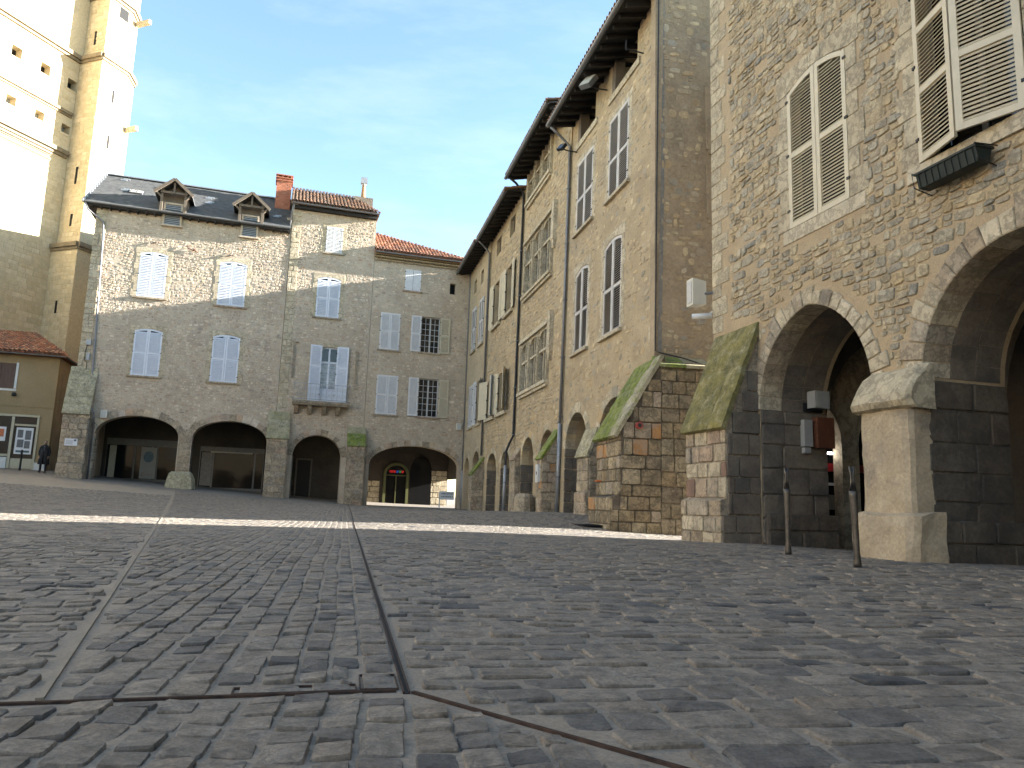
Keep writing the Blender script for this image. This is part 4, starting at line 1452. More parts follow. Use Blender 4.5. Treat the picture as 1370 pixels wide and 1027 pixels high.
TH = 0.75
# ---- house A
hA = thing('stone_house', 'wide rubble-stone house with slate roof, two wooden dormers and blue-white shutters', 'house', LOC_L, AL, HG)
A1 = Arch(-20.08, -15.98, 3.42, 1.05); A2 = Arch(-15.28, -11.38, 3.42, 1.06)
rA = [(-18.85, -17.44, 11.05, 13.52), (-14.70, -13.24, 11.02, 13.5), (-18.70, -17.30, 6.66, 9.15), (-14.70, -13.26, 6.63, 9.2)]
louv = [(-17.83, -17.03, 15.3, 16.5), (-13.68, -12.92, 15.2, 16.4)]
oA = outline_with_arches(-21.25, -11.0, -0.6, 16.0, [A1, A2])
wallA = MB().wall(oA, [rect(a, b, c, d, 0.13) for a, b, c, d in rA], 0.0, TH).build('wall', 'render_pale', hA)
insA = holes_inside(-20.7, -11.02, 0.6, 15.9, [(a - 0.28, b + 0.28, c - 0.14, d + 0.45) for a, b, c, d in rA] + [(a - 0.12, b + 0.12, c - 0.1, d) for a, b, c, d in louv], [A1, A2], 0.0, 0.42)
cA = cells_rubble(-20.7, -11.0, 0.8, 15.9, (0.10, 0.21), (0.12, 0.34), 0.022, insA, random.Random(3), 0.92, 0.09, (0.004, 0.022), 0.16, split=0.4)
place_stones('stone', cA, 'rough', 'rubble_pale', wallA, WL, nmax=0, stuff_name='rubble_stones')
# quoins at the left corner
front_ashlar(wallA, WL, 0.0, -21.28, -20.72, 6.6, 15.9, 'ashlar_pale', (0.3, 0.42), (0.42, 0.56), 5, 60, name='quoin')
MB().box(-21.25, -20.5, TH, 18, -0.6, 16.0).box(-11.3, -11.0, TH, 18, -0.6, 17.0).box(-21.25, -11, 17.7, 18, -0.6, 16.0).build('side_wall', 'render_pale', hA)
for a, b, c, d in rA:
    closed_pair(hA, a, b, c, d + 0.12, 'shutter_blue', arch=0.13, y=0.02, panels=(0.48,), nsl=0.09)
    backing(hA, a, b, c, d)
    surround(hA, a, b, c, d, 0.13, 'ashlar_pale', 0.2, 0.02, random.Random(int(a * 7)), sill='ashlar_pier')
left_arch_stones(hA, [A1, A2], 15)
arcade_inside(hA, -21.2, -11.0, TH, 4.6, 5.0)
for k_, (xx, zz) in enumerate(((-18.3, 14.15), (-16.2, 14.0), (-14.35, 13.92))):
    rr_ = random.Random(k_)
    an = MB()
    for q in range(4):
        dx, dz = rr_.uniform(-0.55, 0.55), rr_.uniform(-0.22, 0.3)
        an.tube([(xx, -0.06, zz), (xx + dx * 0.5, -0.11, zz + dz * 0.3), (xx + dx, -0.07, zz + dz)], [0.035, 0.028, 0.012], 5)
    an.build('dry_vine', 'red_wood' if k_ == 1 else 'oak', wallA)
# slate roof
RA = (-0.42, 15.95, 4.0, 19.3)          # eave y,z ; ridge y,z
slope = (RA[3] - RA[1]) / (RA[2] - RA[0])
xl_e, xr_e = -21.85, -11.02
rf = MB()
rf.prism_x([(RA[0], RA[1]), (RA[2], RA[3]), (17.0, RA[3] + 0.1), (18.5, 16.0), (18.5, 15.9), (RA[0], RA[1] - 0.09)], xl_e, xr_e)  # long level rear, out of view, is shaped to shade the tower's lower part
roofA = rf.build('roof', 'slate', hA)
def slate_cells():
    r = random.Random(5)
    vl = []
    n = 24
    for j in range(n):
        y0 = RA[0] + (RA[2] - RA[0]) * j / n; z0 = RA[1] + slope * (y0 - RA[0])
        dy = (RA[2] - RA[0]) / n * 1.35
        x = xl_e - r.uniform(0, 0.2)
        while x < xr_e:
            w = r.uniform(0.18, 0.26)
            a, b = max(x, xl_e - 0.05), min(x + w - 0.008, xr_e)
            if b - a > 0.05:
                t = r.uniform(0.002, 0.003); k = r.uniform(-0.006, 0.006)
                q = []
                for yy, lift in ((y0 + k, 0.006 + t), (y0 + dy, 0.004)):
                    zz = z0 + slope * (yy - y0)
                    for xx in (a, b): q += [(xx, yy, zz + lift), (xx, yy, zz + lift - t)]
                vl.append(q)
            x += w
    V = np.array(vl)
    fs = [(0, 2, 6, 4), (1, 5, 7, 3), (0, 1, 3, 2), (4, 6, 7, 5), (0, 4, 5, 1), (2, 3, 7, 6)]
    joined('slates', [V], [fs], 'slate', roofA)
slate_cells()
m = MB()
for x0 in np.arange(xl_e, xr_e, 0.42):
    m.box(x0, min(xr_e, x0 + 0.41), RA[2] - 0.16, RA[2] + 0.16, RA[3] + 0.0, RA[3] + 0.07)
m.build('ridge', 'zinc_light', roofA)
m = MB()
for i in range(22):
    y0 = RA[0] + (RA[2] - RA[0]) * i / 22; z0 = RA[1] + slope * (y0 - RA[0])
    m.box(xl_e - 0.09, xl_e - 0.03 + (i % 2) * 0.05, y0, y0 + 0.17, z0 - 0.02, z0 + 0.13)
m.build('verge', 'zinc_light', roofA)
# snow guards and skylight
m = MB()
for x0, f in ((-21.0, 0.86), (-20.6, 0.50), (-18.9, 0.72), (-16.1, 0.62), (-16.0, 0.45), (-12.1, 0.3)):
    y0 = RA[0] + (RA[2] - RA[0]) * f; z0 = RA[1] + slope * (y0 - RA[0])
    for k in (0, 1):
        m.box(x0 + k * 0.12, x0 + 0.35 + k * 0.12, y0 + k * 0.16, y0 + k * 0.16 + 0.09, z0 + k * 0.125 + 0.03, z0 + k * 0.125 + 0.11)
m.build('snow_guard', 'zinc_light', roofA)
Ms = Matrix.Rotation(math.atan(slope), 3, 'X')
yk = 1.7; zk = RA[1] + slope * (yk - RA[0])
sk = MB().obox((-19.75, yk, zk + 0.06), 0.34, 0.26, 0.05, Ms).build('skylight', 'zinc', roofA)
MB().obox((-19.9, yk, zk + 0.1), 0.12, 0.2, 0.02, Ms).obox((-19.58, yk, zk + 0.1), 0.12, 0.2, 0.02, Ms).build('pane', 'glass_pale', sk)
gutter(hA, -21.8, -11.05, -0.48, 15.93)
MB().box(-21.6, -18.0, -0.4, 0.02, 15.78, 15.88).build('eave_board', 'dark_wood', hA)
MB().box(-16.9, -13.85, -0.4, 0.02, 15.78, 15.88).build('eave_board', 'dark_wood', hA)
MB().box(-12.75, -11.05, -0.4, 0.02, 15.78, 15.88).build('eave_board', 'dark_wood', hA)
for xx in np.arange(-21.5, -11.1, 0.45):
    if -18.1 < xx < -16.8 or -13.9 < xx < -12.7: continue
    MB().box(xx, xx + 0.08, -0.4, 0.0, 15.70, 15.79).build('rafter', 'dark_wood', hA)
downpipe(hA, [(-21.75, -0.48, 15.85), (-21.6, -0.4, 15.5), (-20.85, -0.1, 15.0), (-20.78, -0.09, 14.0), (-20.5, -0.09, 6.6), (-20.3, -0.12, 6.2), (-20.35, -0.55, 4.9), (-20.1, -0.7, 4.4), (-20.15, -0.12, 3.9), (-20.15, -0.1, 0.9)], 0.05)
# dormers
for (xc, zt, (a, b, c, d)) in ((-17.43, 17.9, louv[0]), (-13.28, 17.75, louv[1])):
    dm = MB()
    hw = 0.98; ze = zt - 0.86
    for sx in (-1, 1):
        dm.prism([(xc, zt), (xc, zt - 0.1), (xc + sx * hw, ze - 0.1), (xc + sx * hw, ze)][::sx], -0.55, 2.4)
    od = dm.build('dormer', 'slate', hA)
    bb = MB()
    for sx in (-1, 1):
        bb.beam((xc, -0.58, zt - 0.03), (xc + sx * (hw + 0.04), -0.58, ze - 0.06), 0.05, 0.16)
    bb.build('barge_board', 'oak', od)
    pp = MB()
    for sx in (-1, 1):
        pp.box(xc + sx * 0.62 - 0.07, xc + sx * 0.62 + 0.07, -0.35, -0.2, 15.9, ze + 0.35)
        pp.beam((xc + sx * 0.62, -0.28, ze - 0.25), (xc + sx * 0.9, -0.45, ze), 0.08, 0.08)
    pp.box(xc - 0.05, xc + 0.05, -0.45, -0.33, ze + 0.05, zt - 0.1)
    pp.box(xc - 0.7, xc + 0.7, -0.42, -0.28, ze + 0.0, ze + 0.13)
    pp.build('dormer_post', 'oak', od)
    MB().box(xc - 0.72, xc + 0.72, 0.06, 1.2, 15.9, ze + 0.0).prism([(xc - 0.8, ze), (xc + 0.8, ze), (xc, zt - 0.15)], 0.1, 1.2).build('dormer_cheek', 'oak', od)
    fr = MB().box(a - 0.1, a, -0.17, 0.03, c, d + 0.1).box(b, b + 0.1, -0.17, 0.03, c, d + 0.1).box(a, b, -0.169, 0.03, d + 0.0, d + 0.1).box(a - 0.18, b + 0.18, -0.2, 0.03, c - 0.08, c - 0.003)
    lo = fr.build('louvre', 'render_pale', od)
    sl = MB()
    for i in range(12):
        zc = c + (d - c) * (i + 0.5) / 12
        sl.obox(((a + b) / 2, -0.11, zc), (b - a) / 2, 0.006, 0.055, Matrix.Rotation(R(-40), 3, 'X'))
    k = sl.build('slats', 'shutter_blue_grey', lo); k['kind'] = 'stuff'
    MB().box(a, b, -0.055, -0.045, c, d).build('louvre_back', 'slot_black', lo)
# brick chimney between A and B
ch = MB().box(-12.1, -11.2, 2.4, 3.2, 16.8, 20.15).build('chimney', 'brick_red', hA)
r = random.Random(8)
for j in range(28):
    z0 = 17.6 + j * 0.085
    if z0 > 20.0: break
    for side_y, ax in ((2.4, 'f'),):
        x = -12.1 - (0.11 if j % 2 else 0)
        while x < -11.2:
            a, b = max(x, -12.1), min(x + 0.215, -11.2)
            if b - a > 0.03:
                MB().box(a + 0.004, b - 0.004, 2.385 + r.uniform(0, 0.006), 2.41, z0 + 0.005, z0 + 0.08).build('brick', 'brick_red', ch)
            x += 0.225
m = MB()
for zz in (19.95, 20.13, 20.31):
    m.box(-12.17, -11.13, 2.33, 3.27, zz - 0.02, zz + 0.035)
for xx in (-12.1, -11.8, -11.5, -11.28):
    m.box(xx, xx + 0.08, 2.4, 3.2, 19.98, 20.3)
m.build('chimney_cap', 'brick_red', ch)
# corner buttress and the pier buttress
b0 = buttress(hA, WL, -21.5, -20.28, [(0.85, 0.6), (0.85, 1.75), (0.7, 1.78), (0.7, 4.5)], (0.75, 4.5, 6.9), 'ashlar_pier', ['moss_light', 'moss_light', 'ashlar_pale'], 21, capn=6)
b2 = buttress(hA, WL, -11.38, -10.25, [(0.72, -0.1), (0.72, 1.02), (0.58, 1.05), (0.58, 3.75)], (0.6, 3.75, 5.2), 'ashlar_pier', ['moss_stone', 'moss_light', 'moss_stone'], 22, capn=4)
# pier between the arches is plain ashlar
front_ashlar(hA, WL, 0.0, -15.95, -15.3, 0.5, 3.9, 'ashlar_pier', (0.3, 0.45), (0.35, 0.6), 23, 40)
side_ashlar(hA, WL, -15.3 , 1, 0, TH, 0.4, 3.3, 'ashlar_dark', seed=24)
side_ashlar(hA, WL, -20.05, 1, 0, TH, 0.8, 3.4, 'ashlar_pier', seed=25)

def shopfront(house, x0, x1, z0, z1, y, fascia_h, mat, cols, glass='glass_shop', base=0.5, fmat='cream_paint'):
    """shop window set into the back wall of the arcade"""
    f = MB()
    f.box(x0, x1, y - 0.14, y - 0.004, z1, z1 + fascia_h, 1)
    f.box(x0, x1, y - 0.12, y - 0.004, z0, z0 + base, 0)
    n = len(cols)
    tot = sum(cols); x = x0
    xs = [x0]
    for c in cols:
        x += (x1 - x0) * c / tot; xs.append(x)
    for x in xs:
        f.box(max(x0, x - 0.05), min(x1, x + 0.05), y - 0.115, y - 0.006, z0 + base + 0.003, z1 - 0.003, 0)
    o = f.build('shopfront', [mat, fmat], house)
    for xa, xb in zip(xs[:-1], xs[1:]):
        MB().box(xa + 0.05, xb - 0.05, y - 0.07, y - 0.06, z0 + base + 0.003, z1 - 0.003).build('pane', glass, o)
    return o
shopfront(hA, -20.3, -16.2, 0.7, 3.1, 4.6, 0.38, 'brown_frame', [0.4, 1.1, 0.9, 0.3, 1.3], base=0.45, fmat='fascia_grey')
MB().box(-20.1, -19.75, 4.42, 4.47, 1.2, 3.05).build('shop_pilaster', 'cream_paint', hA)
so = shopfront(hA, -15.2, -11.5, 0.2, 2.95, 4.6, 0.3, 'fascia_grey', [0.7, 2.2, 0.5], base=0.6, fmat='fascia_grey')
MB().box(-15.1, -14.5, 4.50, 4.53, 0.9, 2.9).build('blind_panel', 'old_wood_grey', so)
MB().box(-14.6, -12.2, 4.40, 4.45, 2.9, 2.97).build('awning_rail', 'cream_paint', so)
for xx, z0, z1 in ((-10.42, 7.3, 9.2), (-6.62, 7.2, 9.0)):
    pass
wallrA = rA

# ---- house B
hB = thing('stone_house', 'narrow taller rubble-stone house with iron balcony and canal-tile roof', 'house', LOC_L, AL, HG)
B1 = Arch(-9.95, -7.22, 2.75, 1.22)
rB = [(-8.96, -8.0, 14.9, 16.5), (-9.27, -7.93, 10.93, 13.25), (-8.85, -7.72, 5.95, 9.05)]
oB = outline_with_arches(-10.98, -6.05, -0.6, 17.5, [B1])
wallB = MB().wall(oB, [rect(*rB[0]), rect(*rB[1], 0.12), rect(*rB[2], 0.12)], 0.0, TH).build('wall', 'render_pale', hB)
insB = holes_inside(-10.95, -6.1, 0.2, 17.4, [(a - 0.27, b + 0.27, c - 0.14, d + 0.42) for a, b, c, d in rB] + [(-11, -10.25, 0, 5.2), (-6.98, -5.9, 0, 4.6), (-10.2, -6.9, 5.5, 5.95)], [B1], 0.0, 0.4)
cB = cells_rubble(-10.95, -6.1, 0.3, 17.4, (0.10, 0.21), (0.12, 0.34), 0.022, insB, random.Random(33), 0.92, 0.09, (0.004, 0.022), 0.16, split=0.4)
place_stones('stone', cB, 'rough', 'rubble_pale', wallB, WL, nmax=0, stuff_name='rubble_stones')
front_ashlar(wallB, WL, 0.0, -10.98, -10.45, 5.4, 17.2, 'ashlar_pale', (0.3, 0.42), (0.3, 0.5), 6, 60, name='quoin')
MB().box(-10.98, -10.6, TH, 9, -0.6, 17.6).prism_x([(0.01, 16.0), (0.01, 17.5), (3.4, 19.8), (9, 17.0), (9, 16.0)], -10.98, -10.7).box(-6.4, -6.05, TH, 9, 5.0, 17.5).box(-10.98, -6.05, 8.7, 9, -0.6, 17.5).build('side_wall', 'render_pale', hB)
closed_pair(hB, -8.96, -8.0, 14.9, 16.5, 'shutter_white', y=0.0, panels=(0.48,), nsl=0.08)
closed_pair(hB, -9.27, -7.93, 10.93, 13.36, 'shutter_blue', arch=0.13, y=0.02, panels=(0.48,), nsl=0.09)
for q, rs in ((rB[0], 0.0), (rB[1], 0.12), (rB[2], 0.12)):
    surround(hB, *q, rs, 'ashlar_pale', 0.2, 0.02, random.Random(int(q[0] * 9)), sill=('ashlar_pier' if q is not rB[2] else False))
backing(hB, *rB[0]); backing(hB, *rB[1])
for xx, z0, z1 in ((-10.3, 7.2, 9.25), (-6.72, 7.1, 8.95)):
    MB().box(xx - 0.05, xx + 0.05, -0.09, 0.02, z0, z1).box(xx - 0.1, xx + 0.22 if xx < -8 else xx + 0.1, -0.09, 0.02, z1 + 0.003, z1 + 0.09).build('old_moulding', 'ashlar_pier', wallB)
# balcony door, one leaf visible between the shutters
dr = MB()
a, b, c, d = rB[2]
for x in (a, b - 0.07, (a + b) / 2 - 0.05):
    dr.box(x, x + (0.1 if x == (a + b) / 2 - 0.05 else 0.07), 0.1, 0.16, c, d + 0.1)
for z, hh in ((c, 0.75), (d - 0.85, 0.1), (d + 0.02, 0.1)):
    dr.box(a + 0.07, b - 0.07, 0.104, 0.156, z, z + hh)
for xx in (a + 0.3, b - 0.3):
    for k in range(1, 4):
        dr.box(a + 0.07, b - 0.07, 0.112, 0.15, c + 0.75 + k * 0.42, c + 0.78 + k * 0.42)
od = dr.build('balcony_door', 'shutter_blue', hB)
MB().box(a + 0.07, b - 0.07, 0.125, 0.135, c + 0.76, d - 0.86).build('pane', 'glass_pale', od)
MB().box(a + 0.07, b - 0.07, 0.125, 0.135, d - 0.74, d + 0.01).build('pane', 'glass_dark', od)
shutter(hB, -8.72, 5.93, 0.66, 3.28, -1, 'shutter_blue', ang=R(8), y=-0.05, style='louver_solid', panels=(0.27, 0.62), nsl=0.09)
shutter(hB, -7.86, 5.93, 0.68, 3.28, 1, 'shutter_blue', ang=R(-8), y=-0.05, style='louver_solid', panels=(0.27, 0.62), nsl=0.09)
bal = MB().box(-10.2, -6.98, -0.66, 0.02, 5.72, 5.86).box(-10.15, -7.03, -0.6, 0.02, 5.62, 5.72).build('balcony', 'ashlar_pier', hB)
for xx in (-9.95, -9.2, -8.4, -7.62):
    MB().prism_x([(0.02, 5.62), (0.02, 5.12), (-0.18, 5.16), (-0.42, 5.44), (-0.48, 5.62)], xx - 0.11, xx + 0.11).build('corbel', 'ashlar_pier', bal)
rl = MB()
for z in (5.93, 6.82): rl.box(-10.17, -7.0, -0.63, -0.6, z, z + 0.035)
for x0 in (-10.17, -7.03):
    for z in (5.93, 6.82): rl.box(x0, x0 + 0.03, -0.6, 0.0, z, z + 0.03)
xx = -10.15
while xx < -7.0:
    rl.box(xx, xx + 0.02, -0.625, -0.605, 5.965, 6.82)
    xx += 0.30
railing = rl.build('railing', 'zinc_light', bal)
sc = MB()
xx = -10.0
while xx < -7.1:
    for zc, sg in ((6.17, 1), (6.6, -1)):
        for s2 in (-1, 1):
            pts = []
            for k in range(11):
                t = k / 10; a_ = t * 2.3 * math.pi; rr = 0.13 * (1 - 0.7 * t)
                pts.append((xx + s2 * (0.0 + 0.06 - rr * math.cos(a_) * 0.5), -0.615, zc + sg * rr * math.sin(a_) * 1.3))
            sc.tube(pts, 0.006, 4)
    xx += 0.30
k = sc.build('scrolls', 'zinc_light', railing); k['kind'] = 'stuff'
voussoirs(hB, B1, 13, (0.26, 0.36), 'ashlar_pier', 0.35, 0.025, random.Random(5), mats=['ashlar_pier', 'rubble_pale'])
arcade_inside(hB, -10.98, -6.05, TH, 4.6, 4.4, ends=(False, False))
bd = MB().box(-9.6, -9.5, 4.5, 4.58, -0.2, 2.7).box(-8.7, -8.6, 4.5, 4.58, -0.2, 2.7).box(-9.6, -8.6, 4.5, 4.58, 2.7, 2.8).box(-9.5, -8.7, 4.54, 4.57, -0.2, 2.7, 1).build('passage_door', ['brown_frame', 'dark_wood'], hB)
b3 = buttress(hB, WL, -6.95, -5.95, [(0.78, -0.4), (0.78, 0.95), (0.68, 1.0), (0.66, 3.5)], (0.68, 3.5, 4.55), 'ashlar_pier', ['moss_stone', 'moss_bright', 'moss_light'], 26, capn=3)
side_ashlar(hB, WL, -9.93, 1, 0, TH, 0, 2.7, 'ashlar_dark', seed=27)
# canal-tile roof
EB = (-0.42, 17.58); RB = (3.4, 19.87); sB = (RB[1] - EB[1]) / (RB[0] - EB[0])
rb = MB()
vs = [(-11.12, EB[0], EB[1]), (-5.95, EB[0], EB[1]), (-7.3, RB[0], RB[1]), (-11.12, RB[0], RB[1]), (-5.95, 8.0, EB[1]), (-11.12, 8.0, EB[1])]
vs += [(x, y, z - 0.1) for x, y, z in vs]
rb.add(vs, [(0, 1, 2, 3), (1, 4, 2), (2, 4, 5, 3), (0, 6, 7, 1), (3, 9, 6, 0), (5, 11, 9, 3), (6, 9, 8, 7), (1, 7, 10, 4), (7, 8, 10), (8, 9, 11, 10), (4, 10, 11, 5)])
roofB = rb.build('roof', 'roof_clay', hB)
lenB = math.hypot(RB[0] - EB[0], RB[1] - EB[1])
tile_roof('roof_tiles', roofB, (-11.15, EB[0] - 0.05, EB[1] + 0.02), (1, 0, 0), (0, RB[0] - EB[0], RB[1] - EB[1]), 25, lenB, 'roof_clay', 0.092, 0.36,
          width_at=lambda cx: lenB if cx < 3.85 else max(0.1, lenB * (5.2 - cx) / 1.35), seed=4)
gutter(hB, -11.0, -5.95, -0.5, 17.55)
downpipe(hB, [(-10.95, -0.45, 17.45), (-11.02, -0.3, 17.0), (-11.05, -0.14, 16.6), (-11.08, -0.14, 16.2)], 0.045)
MB().box(-10.9, -6.05, -0.3, 0.0, 17.3, 17.48).build('eave_board', 'dark_wood', hB)
chb = MB().box(-7.3, -6.15, 2.0, 2.9, 17.6, 19.5).build('chimney', 'ashlar_dark', hB)
MB().lathe([(0.17, 0), (0.15, 0.2), (0.11, 0.9), (0.12, 1.0)], 10, (-6.75, 2.4, 19.5)).build('chimney_pot', 'orange_stone', chb, smooth=True)
MB().lathe([(0.12, 0), (0.14, 0.05), (0.14, 0.35), (0.1, 0.36)], 8, (-6.75, 2.4, 20.45)).box(-6.95, -6.55, 2.25, 2.55, 20.55, 20.95).build('chimney_cowl', 'zinc_light', chb)

# ---- house C
hC = thing('stone_house', 'low-eaved corner house with many-paned windows and red canal-tile roof', 'house', LOC_L, AL, HG)
C1 = Arch(-5.6, -0.18, 2.45, 1.2)
rC = [(-4.1, -3.12, 13.13, 14.47), (-1.28, -0.9, 13.2, 13.9), (-5.44, -4.26, 9.33, 11.6), (-2.95, -1.78, 9.37, 11.6), (-5.44, -4.18, 5.42, 7.77), (-2.92, -1.70, 5.43, 7.76)]
oC = outline_with_arches(-6.03, 0.3, -0.6, 15.15, [C1])
wallC = MB().wall(oC, [rect(*q) for q in rC], 0.0, TH).build('wall', 'render_pale', hC)
insC = holes_inside(-6.0, 0.0, 0.3, 14.9, [(a - 0.12, b + 0.12, c - 0.12, d + 0.15) for a, b, c, d in rC] + [(-6.98, -5.9, 0, 4.6)], [C1], 0.0, 0.42)
cC = cells_rubble(-6.0, 0.0, 0.3, 14.9, (0.10, 0.21), (0.13, 0.36), 0.025, insC, random.Random(43), 0.8, 0.09, (0.003, 0.016), 0.14, split=0.4)
place_stones('stone', cC, 'rough', 'rubble_pale', wallC, WL, nmax=0, stuff_name='rubble_stones')
MB().box(-0.1, 0.25, TH, 8, 4.2, 15.1).box(-6.03, 0.2, 7.7, 8, -0.6, 15.1).build('side_wall', 'render_pale', hC)
closed_pair(hC, -4.1, -3.12, 13.13, 14.47, 'shutter_white', style='plank', y=0.03)
closed_pair(hC, *[rC[2][i] for i in (0, 1, 2, 3)], 'shutter_white', y=0.0, panels=(0.5,), nsl=0.08)
closed_pair(hC, *[rC[4][i] for i in (0, 1, 2, 3)], 'shutter_white', y=0.0, panels=(0.5,), nsl=0.08)
backing(hC, *rC[0]); backing(hC, *rC[2]); backing(hC, *rC[4]); backing(hC, *rC[1], y=0.35)
for q in (rC[3], rC[5]):
    casement(hC, *q, cols=2, rows=6)
    shutter(hC, q[0] - 0.02, q[2], 0.6, q[3] - q[2], -1, 'shutter_white', y=-0.04, panels=(0.5,), nsl=0.08)
    shutter(hC, q[1] + 0.02, q[2], 0.6, q[3] - q[2], 1, 'shutter_cream', y=-0.04, panels=(0.5,), nsl=0.08)
for q in rC:
    if q is rC[1]: continue
    MB().box(q[0] - 0.12, q[1] + 0.12, -0.09, 0.08, q[2] - 0.1, q[2] - 0.004).build('sill', 'ashlar_pier', hC)
voussoirs(hC, C1, 22, (0.26, 0.38), 'ashlar_pier', 0.35, 0.03, random.Random(15), mats=['ashlar_pier', 'rubble_pale'])
# arcade inside, open to the alley on the right
arcade_inside(hC, -6.05, 0.15, TH, 4.6, 4.2, ends=(False, False))
MB().box(0.15, 0.3, TH, 4.7, 1.85, 4.3).build('sun_block_wall', 'passage', hC)  # hanging wall added to keep sun off the upper back wall
front_ashlar(hC, WL, 4.58, -5.4, -4.3, -0.1, 1.6, 'ashlar_pale', (0.3, 0.45), (0.4, 0.6), 31, 20)
front_ashlar(hC, WL, 4.58, -1.2, 0.1, -0.1, 2.4, 'ashlar_pale', (0.3, 0.45), (0.35, 0.6), 32, 30)
# arched glazed shop door with olive frame
arD = Arch(-4.1, -2.45, 2.05, 0.75)
dm = MB()
pts = [(arD.xl, -0.1)] + arD.pts(14) + [(arD.xr, -0.1)]
inn = Arch(-3.93, -2.62, 2.05, 0.58)
pin = [(inn.xl, -0.1)] + inn.pts(14) + [(inn.xr, -0.1)]
dm.wall(pts[::-1] + [], [], 4.55, 4.58) if False else None
q = pts + pin[::-1]
n = len(pts)
vs = [(x, 4.45, z) for x, z in pts] + [(x, 4.45, z) for x, z in pin] + [(x, 4.59, z) for x, z in pts] + [(x, 4.59, z) for x, z in pin]
fs = []
for i in range(n - 1):
    fs += [(i, i + 1, n + i + 1, n + i), (n + i, n + i + 1, 3 * n + i + 1, 3 * n + i), (i + 1, i, 2 * n + i, 2 * n + i + 1)]
dm.add(vs, fs)
dm.box(-3.93, -2.62, 4.5, 4.54, 1.95, 2.02).box(-3.31, -3.25, 4.495, 4.545, -0.1, 1.95)
sd = dm.build('shop_door', 'olive_paint', hC)
MB().prism(pin, 4.555, 4.565).build('pane', 'glass_shop', sd)
# second darker arch beside it
arE = Arch(-2.35, -0.95, 2.3, 1.0)
MB().prism([(arE.xl, -0.1)] + arE.pts(12) + [(arE.xr, -0.1)], 4.53, 4.58).build('shop_window', 'glass_shop', hC)
sg = MB()
for i, (w, mi) in enumerate(((0.1, 0), (0.08, 0), (0.1, 0), (0.09, 0), (0.06, 0), (0.1, 1), (0.09, 1), (0.09, 2), (0.09, 2), (0.08, 0), (0.1, 0))):
    x = -3.72 + i * 0.085
    w *= 0.72
    sg.box(x, x + 0.02, 4.40, 4.43, 2.15, 2.29, mi)
    if i % 2 == 0: sg.box(x + 0.02, x + w, 4.40, 4.43, 2.268, 2.29, mi).box(x + 0.02, x + w * 0.8, 4.40, 4.43, 2.21, 2.23, mi)
    else: sg.box(x + 0.02, x + w, 4.40, 4.43, 2.15, 2.172, mi).box(x + w - 0.02, x + w, 4.40, 4.43, 2.172, 2.29, mi)
neon = sg.build('neon_sign', ['neon_red', 'neon_blue', 'neon_green'])
tag(neon, 'small red, blue and green lit sign inside the arched shop door', 'neon sign', None, LOC_L, AL)
# genoise cornice, hip roof
gn = MB()
for row, (yy, zz) in enumerate(((-0.1, 14.78), (-0.22, 14.93), (-0.32, 15.08))):
    gn.box(-6.03, 0.1, yy + 0.03, 0.02, zz + 0.075, zz + 0.14)
    xx = -6.0 + (row % 2) * 0.1
    while xx < 0.05:
        pts = [(xx + 0.09 + 0.085 * math.cos(math.pi * k / 5), zz + 0.075 * math.sin(math.pi * k / 5)) for k in range(6)]
        inn_ = [(xx + 0.09 + 0.06 * math.cos(math.pi * k / 5), zz + 0.05 * math.sin(math.pi * k / 5)) for k in range(5, -1, -1)]
        n = 6
        pa = pts; pb = inn_[::-1]
        vs = [(x, yy, z) for x, z in pa] + [(x, yy, z) for x, z in pb] + [(x, 0.0, z) for x, z in pa] + [(x, 0.0, z) for x, z in pb]
        fs = []
        for i in range(n - 1):
            fs += [(i, i + 1, n + i + 1, n + i), (i + 1, i, 2 * n + i, 2 * n + i + 1), (n + i, n + i + 1, 3 * n + i + 1, 3 * n + i)]
        gn.add(vs, fs)
        xx += 0.2
k = gn.build('cornice_tiles', 'render_ochre', hC, kind='stuff')
EC = (-0.45, 15.25); RCy, RCz = 4.1, 17.95
rc = MB()
vs = [(-6.04, EC[0], EC[1]), (0.25, EC[0], EC[1]), (-6.04, RCy, RCz), (0.25, 8.0, EC[1]), (-6.04, 8.0, EC[1])]
vs += [(x, y, z - 0.1) for x, y, z in vs]
rc.add(vs, [(0, 1, 2), (1, 3, 2), (2, 3, 4), (0, 5, 6, 1), (1, 6, 8, 3), (0, 2, 7, 5), (2, 4, 9, 7), (3, 8, 9, 4), (5, 7, 6), (6, 7, 8), (7, 9, 8)])
roofC = rc.build('roof', 'roof_clay_red', hC)
lenC = math.hypot(RCy - EC[0], RCz - EC[1])
tile_roof('roof_tiles', roofC, (-6.04, EC[0] - 0.05, EC[1] + 0.02), (1, 0, 0), (0, RCy - EC[0], RCz - EC[1]), 30, lenC, 'roof_clay_red', 0.092, 0.36, width_at=lambda cx: max(0.08, lenC * (6.3 - cx) / 6.3), seed=6)
gutter(hC, -6.02, 0.15, -0.52, 15.22)
downpipe(hC, [(-0.12, -0.5, 15.1), (-0.05, -0.2, 14.6), (-0.02, -0.09, 14.2), (0.0, -0.09, 0.0)], 0.05, foot=(0.0, -0.09, 0.0, 2.3))

